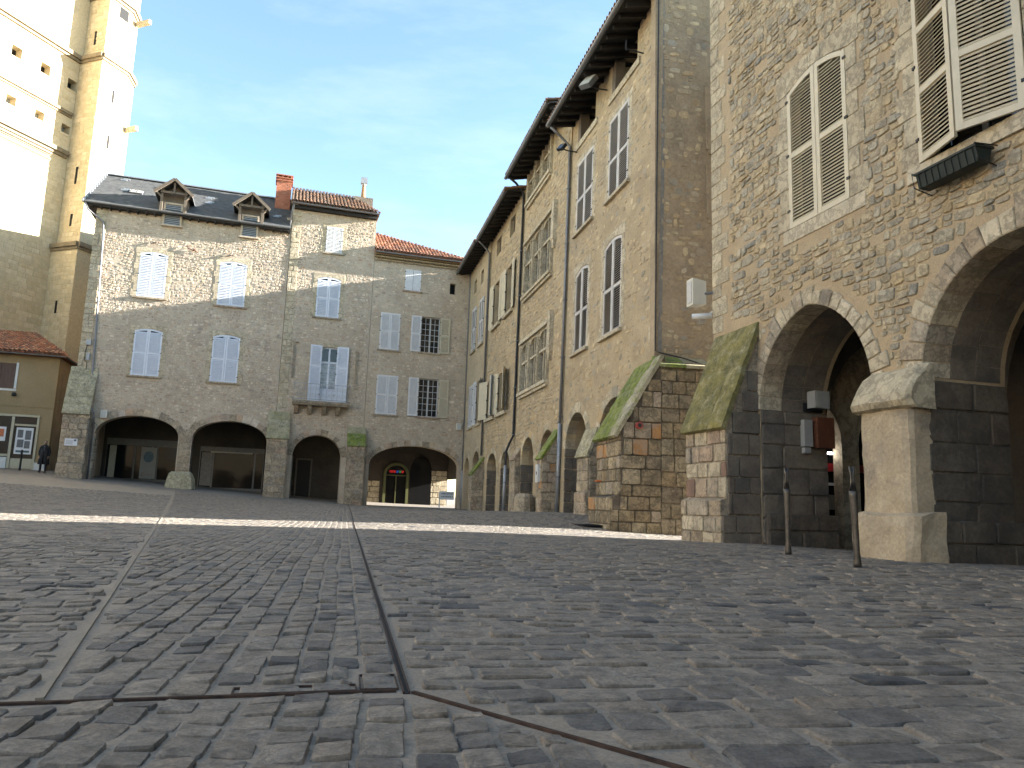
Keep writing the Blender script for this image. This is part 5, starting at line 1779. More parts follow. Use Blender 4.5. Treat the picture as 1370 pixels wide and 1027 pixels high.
# ================================================================== THE ROW ON THE RIGHT
def row_house(label, x0, x1, ztop, arches, rects, lean, mat, stone_mat_, seed, keep, nmax, overh, ez, depth=10.0, zb=-0.5, th=1.0, ring=(0.24, 0.34), nv=11, passage_ends=(False, False), extra=None, excl=(), proud=(0.008, 0.03), hr=(0.13, 0.26), wr=(0.18, 0.46), pitch=0.21, roofmat='roof_clay'):
    h = thing('stone_house', label, 'house', LOC_R, AR, HG)
    o = outline_with_arches(x0, x1, zb, ztop, arches)
    w = MB().wall(o, [rect(a, b, c, d, rs) for a, b, c, d, rs in rects], 0.0, th).build('wall', mat, h, lean=lean)
    ins = holes_inside(x0 + 0.03, x1 - 0.03, 0.35, ztop - 0.1, [(a - 0.2, b + 0.2, c - 0.12, d + rs + 0.16) for a, b, c, d, rs in rects] + list(excl), arches, 0.0, ring[1])
    cells = cells_rubble(x0, x1, 0.4, ztop - 0.1, hr, wr, 0.045, ins, random.Random(seed), keep, 0.06, proud, 0.1, split=0.3)
    place_stones('stone', cells, 'rough', stone_mat_, w, WR, nmax=nmax, lean=lean, stuff_name='rubble_stones')
    MB().box(x0, x0 + 0.4, th, depth, 4.0, ztop + 0.4).box(x1 - 0.4, x1, th, depth, 4.0 if x1 < -1 else zb, ztop).box(x0, x1, depth - 0.3, depth, zb, ztop).build('side_wall', 'side_render', h, lean=lean)
    for A in arches:
        voussoirs(h, A, nv, ring, 'ashlar_pale', 0.32, 0.02, random.Random(int(A.xl * 13)), mats=['ashlar_pale', stone_mat_], lean=lean)
    m = MB().box(x0, x1, 3.6, 3.75, zb, 4.0).box(x0, x1, th, 3.75, 3.9, 4.05)
    if passage_ends[0]: m.box(x0, x0 + 0.15, th, 3.6, zb, 3.9)
    if passage_ends[1]: m.box(x1 - 0.15, x1, th, 3.6, zb, 3.9)
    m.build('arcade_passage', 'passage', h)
    # eaves: rafters, boards, tiles
    zr = ez + pitch * (depth / 2 + overh)
    yb = lean * ez
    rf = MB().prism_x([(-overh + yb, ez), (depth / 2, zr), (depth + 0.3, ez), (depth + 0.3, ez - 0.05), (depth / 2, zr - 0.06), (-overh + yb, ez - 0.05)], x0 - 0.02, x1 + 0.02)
    roof = rf.build('roof', 'dark_wood', h)
    x = x0 + 0.2
    pr = MB().beam((0, -overh + yb + 0.08, ez - 0.10), (0, 1.2, ez - 0.10 + pitch * (1.2 + overh - yb - 0.08)), 0.1, 0.13).mesh('rafter', 'dark_wood')
    while x < x1 - 0.1:
        link('rafter', pr, roof, Matrix.Translation((x, 0, 0)))
        x += 0.5
    L_ = 1.6
    tile_roof('roof_tiles', roof, (x0, -overh + yb - 0.1, ez + 0.03), (1, 0, 0), (0, 1, pitch), int((x1 - x0) / 0.2) + 1, L_, roofmat, 0.088, 0.36, seed=seed)
    gutter(h, x0, x1, -overh + yb - 0.09, ez - 0.02, 0.08)
    if extra: extra(h)
    return h, w

# ---- house G (nearest of the row)
LG = 0.015
G1a = Arch(-7.25, -5.02, 2.4, 1.13); G2a = Arch(-4.0, -1.4, 2.4, 1.2)
rG = [(-6.9, -5.25, 9.9, 12.5, 0.0), (-3.72, -2.12, 9.88, 12.5, 0.0), (-6.75, -5.4, 5.58, 8.33, 0.14), (-3.92, -2.45, 5.55, 8.35, 0.14), (-7.0, -5.2, 13.35, 14.5, 0.0), (-3.6, -1.6, 13.35, 14.5, 0.0)]
hG, wallG = row_house('tall ochre house at the alley corner with louvred shutters and attic openings', -7.7, 0.1, 14.62, [G1a, G2a], rG, LG, 'render_ochre', 'rubble_ochre', 51, 0.62, 220, 0.9, 14.3, ring=(0.26, 0.36), nv=13, depth=10, excl=[(-5.1, -3.95, 0, 2.9), (-1.5, 0.3, 0, 4.3)], proud=(0.004, 0.02))
for i in (0, 1):
    a, b, c, d, _ = rG[i]
    closed_pair(hG, a, b, c, d, 'shutter_warm', y=0.0, panels=(0.46,), nsl=0.07, lean=LG)
for i in (2, 3):
    a, b, c, d, _ = rG[i]
    closed_pair(hG, a, b, c, d + 0.13, 'shutter_warm', y=0.02, arch=0.14, panels=(0.48,), nsl=0.07, lean=LG)
for i in range(4):
    a, b, c, d, rs = rG[i]
    backing(hG, a, b, c, d, lean=LG)
    surround(hG, a, b, c, d, rs, 'ashlar_pale', 0.2, 0.012, random.Random(i), lean=LG)
for i in (4, 5):
    a, b, c, d, _ = rG[i]
    MB().box(a, a + 0.28, -0.02, 0.3, c, d).build('attic_post', 'oak', hG, lean=LG)
    MB().box(a - 0.25, b + 0.25, -0.05, 0.25, c - 0.22, c - 0.004).build('sill', 'ashlar_pale', hG, lean=LG)
    MB().box(a - 0.1, b + 0.1, 0.05, 0.3, d + 0.003, d + 0.1).build('attic_beam', 'red_wood', hG, lean=LG)
front_ashlar(wallG, WR, -0.0, -0.45, 0.12, 4.4, 14.3, 'ashlar_pale', (0.3, 0.45), (0.35, 0.55), 61, 60, name='quoin', proud=(0.012, 0.025)) if False else None
r = random.Random(61)
z = 4.3; k = 0
while z < 14.2:
    h = r.uniform(0.32, 0.5); w = 0.5 if k % 2 else 0.32
    MB().block([(0.1 - w, z + 0.005), (0.112, z + 0.005), (0.112, z + h - 0.005), (0.1 - w, z + h - 0.005)], -0.014, 0.3, 0.01).build('quoin', 'ashlar_pale', wallG, lean=LG)
    z += h; k += 1
for A, s_ in ((G1a, 71), (G2a, 72)):
    side_ashlar(hG, WR, A.xl, 1, 0.0, 1.0, 0.2, 2.4, 'ashlar_dark', (0.35, 0.5), (0.4, 0.6), s_)
    side_ashlar(hG, WR, A.xl - 0.05 if A is G2a else A.xl - 0.05, 1, 1.0, 3.55, 0.2, 2.2, 'ashlar_dark', (0.35, 0.5), (0.5, 0.8), s_ + 5) if False else None
bG = buttress(hG, WR, -5.05, -3.98, [(0.34, 0.0), (0.34, 0.9), (0.26, 0.93), (0.26, 2.12)], (0.28, 2.12, 2.85), 'ashlar_pier', ['moss_light'], 73, capn=3)
# the large mossy corner buttress
rs_ = random.Random(3)
def spec(c):
    if abs(c[1] - 1.86) < 0.16 and c[0] < -0.2 and c[2] > 0.25: return 'orange_stone'
    return 'orange_stone' if rs_.random() < 0.02 else ('ashlar_pier' if rs_.random() < 0.3 else None)
bBig = buttress(hG, WR, -1.3, 0.62, [(1.22, -0.5), (1.22, 0.75), (1.02, 0.8), (1.02, 2.3)], (1.1, 2.3, 4.2), 'ashlar_buttress', ['moss_bright', 'moss_edge'], 75, hr=(0.26, 0.40), wr=(0.26, 0.7), capn=6, capw=3, core='ashlar_shade_joint', special=spec)
bBig.matrix_basis = Matrix.Rotation(R(-4.0), 4, 'Z')
# its return along the alley wall
ret = MB().prism_x([(0, -0.6), (0, 4.05), (1.25, 4.05), (1.25, -0.6)], 0.1, 0.6).build('alley_buttress', 'ashlar_buttress', hG)
ret.matrix_basis = Matrix.Rotation(R(-4.5), 4, 'Z')
side_ashlar(ret, WR, 0.605, 1, 0.0, 1.25, -0.5, 3.85, 'ashlar_buttress', (0.28, 0.42), (0.35, 0.6), 77)
MB().prism([(0.08, 4.28), (0.08, 4.05), (0.68, 3.9), (0.68, 3.98)], -0.05, 0.62).build('cap_stone', 'moss_bright', ret)
MB().prism([(0.08, 4.28), (0.08, 4.05), (0.68, 3.9), (0.68, 3.98)], 0.63, 1.28).build('cap_stone', 'moss_stone', ret)
MB().tube([(0.13, -0.02, 14.2), (0.125, -0.02, 9), (0.13, -0.02, 4.4), (0.3, -0.0, 4.33), (0.45, 0.6, 4.2), (0.62, 1.2, 4.0), (0.66, 1.3, 3.5)], 0.018, 6).build('cable', 'cable_black', hG, lean=LG * 0.5)
MB().box(0.02, 0.13, 0.02, 0.12, 4.4, 14.2).build('corner_strip', 'old_wood_grey', hG, lean=LG)
# the alley side of house G: rubble and two blocked windows
sideW = MB().wall([(0.0, -0.6), (10.0, -0.6), (10.0, 14.4), (0.0, 14.4)], [], 0.0, 0.35)
sW = sideW.build('alley_wall', 'side_render', hG)
FA = Matrix.Translation((0.11, 0, 0)) @ Matrix.Rotation(R(-4.5), 4, 'Z') @ face_right(0.0)
sW.matrix_basis = FA
insS = holes_inside(0.15, 9.8, 4.2, 14.2, [(1.35, 2.6, 7.9, 12.0)], [], 0.03)
cS = cells_rubble(0.15, 5.0, 4.2, 14.2, (0.12, 0.28), (0.16, 0.45), 0.02, insS, random.Random(63), 0.55, 0.07, (0.003, 0.02), 0.12, split=0.4)
place_stones('stone', cS, 'rough', 'rubble_ochre', sW, WR @ FA, nmax=60, stuff_name='rubble_stones')
for z0, z1 in ((9.9, 11.7), (8.0, 9.5)):
    f = MB().box(1.45, 2.5, -0.05, 0.02, z0 - 0.12, z0 - 0.003).box(1.45, 2.5, -0.05, 0.02, z1 + 0.003, z1 + 0.12).box(1.4, 1.52, -0.05, 0.02, z0, z1).box(2.4, 2.52, -0.05, 0.02, z0, z1)
    f.box(1.53, 2.39, -0.008, 0.02, z0, z1).build('blocked_window', 'side_render', sW)
downpipe(hG, [(-7.6, -0.9, 14.2), (-7.65, -0.6, 14.0), (-7.72, -0.1, 13.6), (-7.72, -0.09, 9), (-7.72, -0.09, 0.25)], 0.055, 'zinc', foot=(-7.72, -0.09, 0.25, 3.3), lean=LG)

# ---- house F with three storeys of traceried windows
F1a = Arch(-13.4, -11.35, 2.1, 1.08); F2a = Arch(-10.5, -8.55, 2.25, 1.0)
rF = [(-14.0, -10.3, 13.85, 15.45, 0), (-14.0, -9.75, 9.5, 11.85, 0), (-14.0, -9.75, 5.2, 7.3, 0)]
hF, wallF = row_house('tall house with three storeys of carved stone mullioned windows', -14.65, -7.72, 15.6, [F1a, F2a], rF, 0.012, 'render_ochre', 'rubble_ochre', 53, 0.85, 120, 0.9, 15.25, ring=(0.24, 0.32), excl=[(-8.5, -7.4, 0, 3.2)])
def tracery(h, a, b, c, d, lean, nl=3):
    t = MB()
    t.box(a - 0.12, b + 0.12, -0.16, 0.12, d + 0.02, d + 0.14); t.box(a - 0.08, b + 0.08, -0.1, 0.12, d + 0.14, d + 0.24)
    hood = t
    t = MB()
    t.box(a - 0.12, b + 0.12, -0.18, 0.12, c - 0.16, c - 0.03); t.box(a - 0.08, b + 0.08, -0.11, 0.12, c - 0.28, c - 0.16)
    o = t.build('window', 'ashlar_pale', h, lean=lean)
    hood.build('hood', 'ashlar_pale', o, lean=lean)
    for i in range(nl + 1):
        m = MB()
        x = a + (b - a) * i / nl
        m.box(x - 0.075, x + 0.075, -0.06, 0.22, c - 0.02, d + 0.018)
        m.tube([(x, -0.09, c), (x, -0.09, d - 0.1)], 0.035, 6)
        for z in np.arange(c + 0.1, d - 0.1, 0.2):
            m.box(x - 0.1, x + 0.1, -0.085, -0.05, z, z + 0.05)
        m.build('mullion', 'ashlar_pale', o, lean=lean)
    q = MB()
    zt = c + (d - c) * 0.6
    q.box(a, b, -0.03, 0.17, zt - 0.05, zt + 0.05)
    for i in range(nl):
        xa, xb = a + (b - a) * i / nl + 0.075, a + (b - a) * (i + 1) / nl - 0.075
        xm = (xa + xb) / 2
        q.box(xm - 0.04, xm + 0.04, -0.02, 0.16, c, d)
        A = Arch(xa, xb, d - 0.32, 0.26)
        pts = [(xa, d + 0.02)] + [(xa, d - 0.32)] + A.pts(8) + [(xb, d - 0.32), (xb, d + 0.02)]
        poly = [(xb, d + 0.017), (xa, d + 0.017)] + A.pts(8)
        q.prism(poly[::-1], -0.035, 0.15)
        q.box(xa, xb, 0.0, 0.12, d - 0.02, d + 0.016)
    q.build('transom', 'ashlar_pale', o, lean=lean)
    ld = MB()
    for i in range(nl):
        for half in (0, 1):
            xa = a + (b - a) * (i + half * 0.5) / nl + 0.07; xb = a + (b - a) * (i + 0.5 + half * 0.5) / nl - 0.06
            for z in np.arange(c + 0.25, d, 0.27): ld.box(xa, xb, 0.08, 0.1, z, z + 0.02)
            ld.box((xa + xb) / 2 - 0.01, (xa + xb) / 2 + 0.01, 0.08, 0.1, c, d)
            MB().box(xa, xb, 0.1, 0.115, c, d).build('pane', 'glass_old', o, lean=lean)
    ld.build('glazing_bars', 'old_wood_grey', o, lean=lean)
    return o
for a, b, c, d, _ in rF: tracery(hF, a, b, c, d, 0.012)
for zz in (11.0, 6.6):
    MB().box(-9.55, -9.25, -0.16, 0.05, zz - 0.4, zz + 1.15).prism([(-9.55, zz - 0.4), (-9.45, zz - 0.75), (-9.35, zz - 0.75), (-9.25, zz - 0.4)], -0.13, 0.05).build('pilaster', 'ashlar_pale', hF, lean=0.012)
for A, s_ in ((F1a, 81), (F2a, 82)):
    side_ashlar(hF, WR, A.xl, 1, 0.0, 1.0, 0.1, 2.1, 'ashlar_dark', (0.35, 0.5), (0.4, 0.6), s_)
bF = buttress(hF, WR, -8.45, -7.82, [(0.62, 0.0), (0.62, 2.15)], (0.64, 2.15, 3.15), 'ashlar_pier', ['moss_bright', 'moss_light', 'moss_stone'], 83, capn=3, special=lambda c: 'orange_stone' if rs_.random() < 0.15 else None)
bF2 = buttress(hF, WR, -14.3, -13.5, [(0.2, -0.1), (0.2, 2.4)], (0.22, 2.4, 2.8), 'ashlar_pier', ['ashlar_pier'], 84, capn=2)
downpipe(hF, [(-14.4, -0.9, 15.2), (-14.55, -0.5, 15.0), (-14.68, -0.09, 14.6), (-14.68, -0.09, 3.4), (-14.55, -0.3, 3.0), (-14.5, -0.42, 2.7), (-14.5, -0.42, 0.15)], 0.055, 'iron', foot=(-14.5, -0.42, 0.15, 2.1), lean=0.012)

# ---- house E
E1a = Arch(-20.5, -18.25, 2.15, 0.75); E2a = Arch(-17.3, -15.4, 2.05, 0.8)
rE = [(-20.4, -19.3, 13.35, 14.25, 0), (-17.3, -16.2, 13.35, 14.25, 0), (-20.4, -18.95, 9.5, 11.85, 0), (-17.5, -16.2, 9.5, 11.85, 0), (-21.0, -19.35, 4.75, 6.75, 0), (-18.3, -16.7, 4.75, 6.75, 0)]
hE, wallE = row_house('middle house of the row with open pale plank shutters and small attic holes', -21.7, -14.67, 14.95, [E1a, E2a], rE, 0.006, 'render_ochre', 'rubble_ochre', 54, 0.75, 60, 0.8, 14.65, ring=(0.22, 0.3), nv=9)
for i in (0, 1):
    a, b, c, d, _ = rE[i]
    backing(hE, a, b, c, d, 0.4, lean=0.006)
    MB().box((a + b) / 2 - 0.05, (a + b) / 2 + 0.05, 0.05, 0.15, c, d).build('attic_post', 'oak', hE, lean=0.006)
for i in (2, 3, 4, 5):
    a, b, c, d, _ = rE[i]
    casement(hE, a, b, c, d, 'old_wood_grey', y=0.3, cols=1, rows=3, lean=0.006)
    MB().box(a - 0.3, b + 0.3, -0.14, 0.05, c - 0.16, c - 0.004).build('sill', 'ashlar_pale', hE, lean=0.006)
    lo = i in (4, 5)
    shutter(hE, a, c, (b - a) / 2 + 0.05, d - c, -1, 'shutter_cream', ang=R(4 if not lo else 18), y=-0.06, style='plank', lean=0.006)
    shutter(hE, b, c, (b - a) / 2, d - c, 1, 'shutter_blue_grey' if lo and i == 4 else 'shutter_cream', ang=R(-5 if not lo else -22), y=-0.06, style='plank', lean=0.006)
for A, s_ in ((E1a, 91), (E2a, 92)):
    side_ashlar(hE, WR, A.xl, 1, 0.0, 1.0, 0.0, 2.1, 'ashlar_dark', (0.35, 0.5), (0.4, 0.6), s_)
bE = buttress(hE, WR, -22.05, -21.3, [(0.6, -0.2), (0.6, 1.95)], (0.62, 1.95, 2.8), 'ashlar_pier', ['moss_bright', 'moss_stone'], 93, capn=3)
downpipe(hE, [(-21.5, -0.8, 14.6), (-21.6, -0.5, 14.4), (-21.72, -0.09, 14.0), (-21.72, -0.09, 2.9)], 0.055, 'zinc', lean=0.003)

# ---- house D
D1a = Arch(-27.3, -25.55, 2.15, 0.85); D2a = Arch(-24.6, -22.5, 2.3, 0.95)
rD = [(-26.4, -25.6, 12.9, 13.7, 0), (-24.3, -23.5, 12.9, 13.7, 0), (-26.4, -25.2, 9.3, 11.9, 0), (-24.1, -22.9, 9.3, 11.9, 0), (-26.4, -25.2, 4.75, 7.2, 0), (-24.0, -22.9, 4.75, 7.2, 0)]
hD, wallD = row_house('last narrow plastered house of the row beside the corner', -28.3, -21.72, 14.9, [D1a, D2a], rD, 0.0, 'render_far', 'rubble_ochre', 55, 0.25, 0, 0.8, 14.6, ring=(0.22, 0.3), nv=9, depth=5.2, proud=(0.002, 0.01))
for i in range(6):
    a, b, c, d, _ = rD[i]
    backing(hD, a, b, c, d)
    if i > 1:
        if i in (2, 3, 4):
            closed_pair(hD, a, b, c, d, 'shutter_white', y=-0.02, panels=(0.5,), nsl=0.08)
        else:
            shutter(hD, a, c, 0.58, d - c, -1, 'shutter_white', ang=R(5), y=-0.05, panels=(0.5,), nsl=0.08)
            shutter(hD, b, c, 0.58, d - c, 1, 'old_wood_grey', ang=R(-10), y=-0.05, panels=(0.5,), nsl=0.08)
        MB().box(a - 0.15, b + 0.15, -0.12, 0.05, c - 0.14, c - 0.004).build('sill', 'ashlar_pale', hD)

# ================================================================== HOUSE H (near right)
hH = thing('stone_house', 'near right house of grey rubble with pointed arcade and cream louvred shutters', 'house', LOC_H, AH, HG)
H1 = Arch(1.52, 4.23, 2.3, 1.58, True); H2 = Arch(5.11, 8.3, 2.35, 1.5, True); H3 = Arch(9.3, 12.4, 2.35, 1.5, True)
rH = [(2.5, 3.93, 5.27, 7.72), (5.3, 6.82, 5.2, 7.9)]
TW = 1.35
oH = outline_with_arches(0.0, 26.0, -0.6, 13.5, [H1, H2, H3])
wallH = MB().wall(oH, [rect(*rH[0], 0.17), rect(*rH[1], 0.12)], 0.0, TW).build('wall', 'mortar_warm', hH)
insH = holes_inside(0.02, 8.6, 1.9, 13.3, [(2.24, 4.2, 5.0, 8.12), (5.02, 7.12, 4.98, 8.25), (0.1, 1.52, 0, 3.95), (-1, 0.62, 3.8, 14), (4.1, 5.25, 0, 2.5)], [H1, H2, H3], 0.0, 0.30)
cH = cells_rubble(0.0, 8.6, 2.0, 13.3, (0.10, 0.22), (0.13, 0.40), 0.006, insH, random.Random(73), 0.97, 0.09, (0.008, 0.034), 0.11, split=0.5)
place_stones('stone', cH, 'rubble', 'rubble_grey', wallH, WH, nmax=300, stuff_name='rubble_stones')
r = random.Random(12)
z = 3.95; k = 0
while z < 13.4:
    h = r.uniform(0.26, 0.42); w = r.uniform(0.5, 0.62) if k % 2 else r.uniform(0.28, 0.4)
    MB().block([(-0.012, z + 0.006), (w, z + 0.006), (w, z + h - 0.006), (-0.012, z + h - 0.006)], -0.016, 0.35 if k % 2 else 0.6, 0.012).build('quoin', 'ashlar_wall', wallH)
    z += h; k += 1
# fill beside the long and short quoins
cq = []
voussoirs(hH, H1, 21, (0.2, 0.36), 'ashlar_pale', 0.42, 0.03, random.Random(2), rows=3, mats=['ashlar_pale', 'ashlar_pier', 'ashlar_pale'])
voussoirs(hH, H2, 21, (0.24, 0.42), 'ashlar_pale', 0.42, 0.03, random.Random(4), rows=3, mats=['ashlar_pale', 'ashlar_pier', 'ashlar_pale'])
# jambs
for A, s_ in ((H1, 101), (H2, 102)):
    side_ashlar(hH, WH, A.xl, 1, 0.0, TW, 0.0, 2.3, 'ashlar_dark' if A is H1 else 'ashlar_shade_joint', (0.36, 0.5), (0.5, 0.9), s_)
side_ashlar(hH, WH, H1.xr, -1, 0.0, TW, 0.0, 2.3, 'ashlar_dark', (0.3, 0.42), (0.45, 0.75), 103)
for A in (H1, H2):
    MB().box(A.xl - 0.02, A.xl + 0.014, 0.008, TW, -0.3, 2.31).build('jamb', 'ashlar_shade_joint', hH)
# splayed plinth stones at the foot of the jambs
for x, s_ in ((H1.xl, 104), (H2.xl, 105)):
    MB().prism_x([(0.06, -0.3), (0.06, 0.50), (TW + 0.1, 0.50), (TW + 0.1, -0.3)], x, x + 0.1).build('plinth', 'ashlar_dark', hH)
    side_ashlar(hH, WH, x + 0.1, 1, 0.05, TW + 0.12, -0.1, 0.52, 'ashlar_shade_joint', (0.28, 0.34), (0.4, 0.7), s_)
# windows
a, b, c, d = rH[0]
closed_pair(hH, a + 0.0, b, c, d + 0.16, 'shutter_cream', arch=0.18, y=0.015, panels=(0.49,), nsl=0.056, single=True)
backing(hH, a, b, c, d, 0.25)
a2, b2, c2_, d2 = rH[1]
shutter(hH, a2, c2_, 0.755, 2.75, 1, 'shutter_cream', ang=R(-14), y=-0.02, panels=(0.36, 0.68), nsl=0.056, single=True)
shutter(hH, b2, c2_, 0.755, 2.75, -1, 'shutter_cream', ang=R(21), y=-0.02, panels=(0.36, 0.68), nsl=0.056, single=True)
casement(hH, a2, b2, c2_, d2, 'old_wood_grey', y=0.22, cols=1, rows=3)
surround(hH, a, b, c, d, 0.17, 'ashlar_wall', 0.25, 0.02, random.Random(31), sill=False)
MB().block([(a - 0.2, c - 0.24), (b + 0.32, c - 0.24), (b + 0.32, c - 0.006), (a - 0.2, c - 0.006)], -0.02, 0.15, 0.01).build('sill', 'ashlar_pale', hH)
surround(hH, a2, b2, c2_, d2, 0.12, 'ashlar_wall', 0.26, 0.02, random.Random(32), sill=False)
MB().block([(a2 - 0.25, c2_ - 0.22), (b2 + 0.35, c2_ - 0.22), (b2 + 0.35, c2_ - 0.006), (a2 - 0.25, c2_ - 0.006)], -0.05, 0.15, 0.012).build('sill', 'ashlar_pale', hH)
# far gable towards the alley, back and roof
MB().prism_z([(0.02, TW), (0.5, TW), (0.5, 4.7), (1.6, 12.0), (1.05, 12.0)], -0.6, 13.5).box(1.1, 26, 11.6, 12.0, -0.6, 13.5).box(25.5, 26, TW, 12, -0.6, 13.5).build('side_wall', 'side_render', hH)
MB().prism_x([(-0.7, 13.2), (6.0, 14.7), (12.7, 13.2), (12.7, 13.1), (6.0, 14.6), (-0.7, 13.1)], -0.25, 26.2).build('roof', 'roof_clay', hH)
# buttress at the corner
spH = lambda c: 'red_stone' if rs_.random() < 0.10 else ('ashlar_pale' if rs_.random() < 0.3 else None)
bH = buttress(hH, WH, 0.12, 1.49, [(0.76, -0.2), (0.76, 0.72), (0.66, 0.75), (0.66, 2.1)], (0.72, 2.1, 3.88), 'ashlar_pier', ['moss_cap'], 111, hr=(0.24, 0.38), wr=(0.28, 0.5), capn=3, capw=2, special=spH, sides=())
def insB_(yy, z):
    d_ = -yy
    if z > 2.1: return d_ < 0.70 * (1 - (z - 2.1) / 1.78) - 0.02
    return d_ <= (0.76 if z < 0.72 else 0.66)
side_ashlar(bH, WH, 1.478, 1, -0.76, 0.0, -0.1, 3.8, 'ashlar_dark', (0.26, 0.4), (0.3, 0.55), 113, 80, insB_, special=lambda c: 'red_stone' if rs_.random() < 0.12 else None)
# pier between the two arches, weathered
pier = rough_block([(-0.31, 0.5), (-0.31, 1.97)], 4.26, 5.14, 8, 3, 0.02, 0.05).build('pier', 'pier_render', hH)
rough_block([(-0.47, -0.3), (-0.46, 0.42), (-0.42, 0.56), (-0.3, 0.6), (0.0, 0.61)], 4.16, 5.28, 9, 9, 0.035, 0.09).build('pier_base', 'pier_render', pier)
rough_block([(-0.30, 1.92), (-0.40, 1.95), (-0.44, 2.03), (-0.40, 2.14), (-0.31, 2.27), (-0.22, 2.40), (-0.10, 2.49), (0.02, 2.53)], 4.18, 5.22, 9, 17, 0.03, 0.07).build('pier_capital', 'ashlar_wall', pier)
# arcade interior
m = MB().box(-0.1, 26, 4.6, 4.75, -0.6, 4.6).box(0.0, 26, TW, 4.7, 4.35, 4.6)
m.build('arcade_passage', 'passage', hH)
# inner vault rib on a pillar
rib = Arch(0.6, 3.0, 1.95, 1.3)
# transverse arch across the passage, seen through the first arch
def cross_arch(x, w, mat):
    A = Arch(TW + 0.12, 4.45, 1.9, 1.95)
    o = [(TW, -0.3), (TW + 0.12, -0.3)] + A.pts(16) + [(4.45, -0.3), (4.62, -0.3), (4.62, 4.36), (TW, 4.36)]
    mb = MB()
    q = MB().wall(o, [], 0, w)
    ob = q.build('vault_arch', mat, hH)
    ob.matrix_basis = face_right(x)
cross_arch(1.35, 0.4, 'ashlar_dark')
cross_arch(5.0, 0.45, 'ashlar_dark')
sA, sB = Arch(1.0, 2.12, 1.85, 0.75), Arch(2.5, 4.3, 1.85, 0.85)
q = MB().wall([(0.75, -0.3), (1.0, -0.3)] + sA.pts(12) + [(2.12, -0.3), (2.5, -0.3)] + sB.pts(14) + [(4.3, -0.3), (4.62, -0.3), (4.62, 4.36), (0.75, 4.36)], [], 0.0, 0.25)
ob = q.build('pillar_screen', 'ashlar_pale', hH)
ob.matrix_basis = face_right(0.98)
shop_end = MB()
for y in (1.36, 1.95, 2.45, 3.0, 3.6, 4.3): shop_end.box(y, y + 0.13, -0.09, 0.0, -0.2, 2.9)
shop_end.box(1.36, 4.43, -0.088, 0.0, 1.35, 1.5).box(1.36, 4.43, -0.086, 0.0, -0.2, 0.3).box(1.36, 4.43, -0.092, 0.0, 2.2, 2.5)
se = shop_end.build('shopfront', 'red_paint', hH)
se.matrix_basis = face_right(0.51)
for y0, y1 in ((1.49, 1.95), (2.08, 2.45), (2.58, 3.0), (3.13, 3.6), (3.73, 4.3)):
    o = MB().box(y0, y1, -0.02, -0.01, 0.3, 2.2).build('pane', 'glass_shop', se)
for y0, y1, z0, z1, mt in ((1.5, 1.8, 1.06, 1.12, 'white_plastic'), (1.52, 1.9, 0.66, 0.86, 'paper_cream'), (2.12, 2.4, 0.62, 0.9, 'paper_cream'), (2.1, 2.42, 1.08, 1.13, 'white_plastic')):
    MB().box(y0, y1, -0.05, -0.025, z0, z1).build('goods', mt, se)
front_ashlar(hH, WH, 4.59, 5.6, 9.5, 0.0, 4.2, 'ashlar_buttress', (0.3, 0.45), (0.4, 0.8), 131, 30)
MB().box(5.46, 9.5, 4.3, 4.56, 2.75, 2.98).build('beam', 'ashlar_pale', hH)
MB().box(0.75, 0.8, 1.78, 2.06, 1.66, 1.70).build('strip_light', 'lamp_white', hH)

# ================================================================== CHURCH TOWER
TL = Vector((-33.03, 51.9, 0)); AT = R(-20)
tower = thing('church_tower', 'massive sunlit stone church tower with buttress turret and small square windows', 'church tower', TL, AT)
WT = frame_mat(TL, AT)
# main face looks to +x in this frame; y runs away from the camera
wins = [(-5.55 + i * 0, 0) for i in range(0)]
mw = []
for u in (-5.25, -3.1, -0.95):
    mw.append((u, u + 0.72, 29.5, 30.28))
for u in (-5.15, -3.05, -0.98):
    mw.append((u, u + 0.68, 26.05, 26.7))
mw.append((-7.4, -6.7, 29.5, 30.28)); mw.append((-7.3, -6.6, 26.05, 26.7))
fw_ = MB().wall([(-16, -1), (0.0, -1), (0.0, 46), (-16, 46)], [rect(*q) for q in mw], 0.0, 0.9).build('wall', 'tower_wall', tower)
fw_.matrix_basis = face_right(0.0)
for q in mw:
    o = MB().box(q[0], q[1], 0.6, 0.65, q[2], q[3]).build('window', 'glass_pale' if q[2] < 28 else 'slot_black', tower)
    o.matrix_basis = face_right(0.0)
    f = MB().box(q[0] - 0.14, q[1] + 0.14, -0.03, 0.1, q[2] - 0.16, q[2] - 0.004).box(q[1] + 0.003, q[1] + 0.14, -0.02, 0.1, q[2], q[3]).build('window_frame', 'brick_red' if False else 'tower_stone', tower)
    f.matrix_basis = face_right(0.0)
rT = random.Random(77)
cT = cells_ashlar(-9.5, -0.2, 6.0, 22.8, (0.28, 0.42), (0.4, 0.85), 0.012, rT, None, (0.012, 0.03))
place_stones('stone', cT, 'ashlar', 'tower_stone', fw_, WT @ face_right(0.0), face_front(0.003), 200)
cT = cells_ashlar(-9.5, -0.2, 24.8, 27.3, (0.28, 0.42), (0.4, 0.85), 0.012, rT, lambda x, z: not any(q[0] - 0.2 < x < q[1] + 0.2 and q[2] - 0.2 < z < q[3] + 0.2 for q in mw), (0.008, 0.02))
cT += cells_ashlar(-9.5, -0.2, 27.9, 31.8, (0.28, 0.42), (0.4, 0.85), 0.012, rT, lambda x, z: not any(q[0] - 0.2 < x < q[1] + 0.2 and q[2] - 0.2 < z < q[3] + 0.2 for q in mw), (0.008, 0.02))
place_stones('stone', cT, 'ashlar', 'tower_stone', fw_, WT @ face_right(0.0), face_front(0.003), 0, stuff_name='stones_above')
MB().box(-12, -0.9, -16, 0.0, -1, 46).build('inner_wall', 'tower_wall', tower)
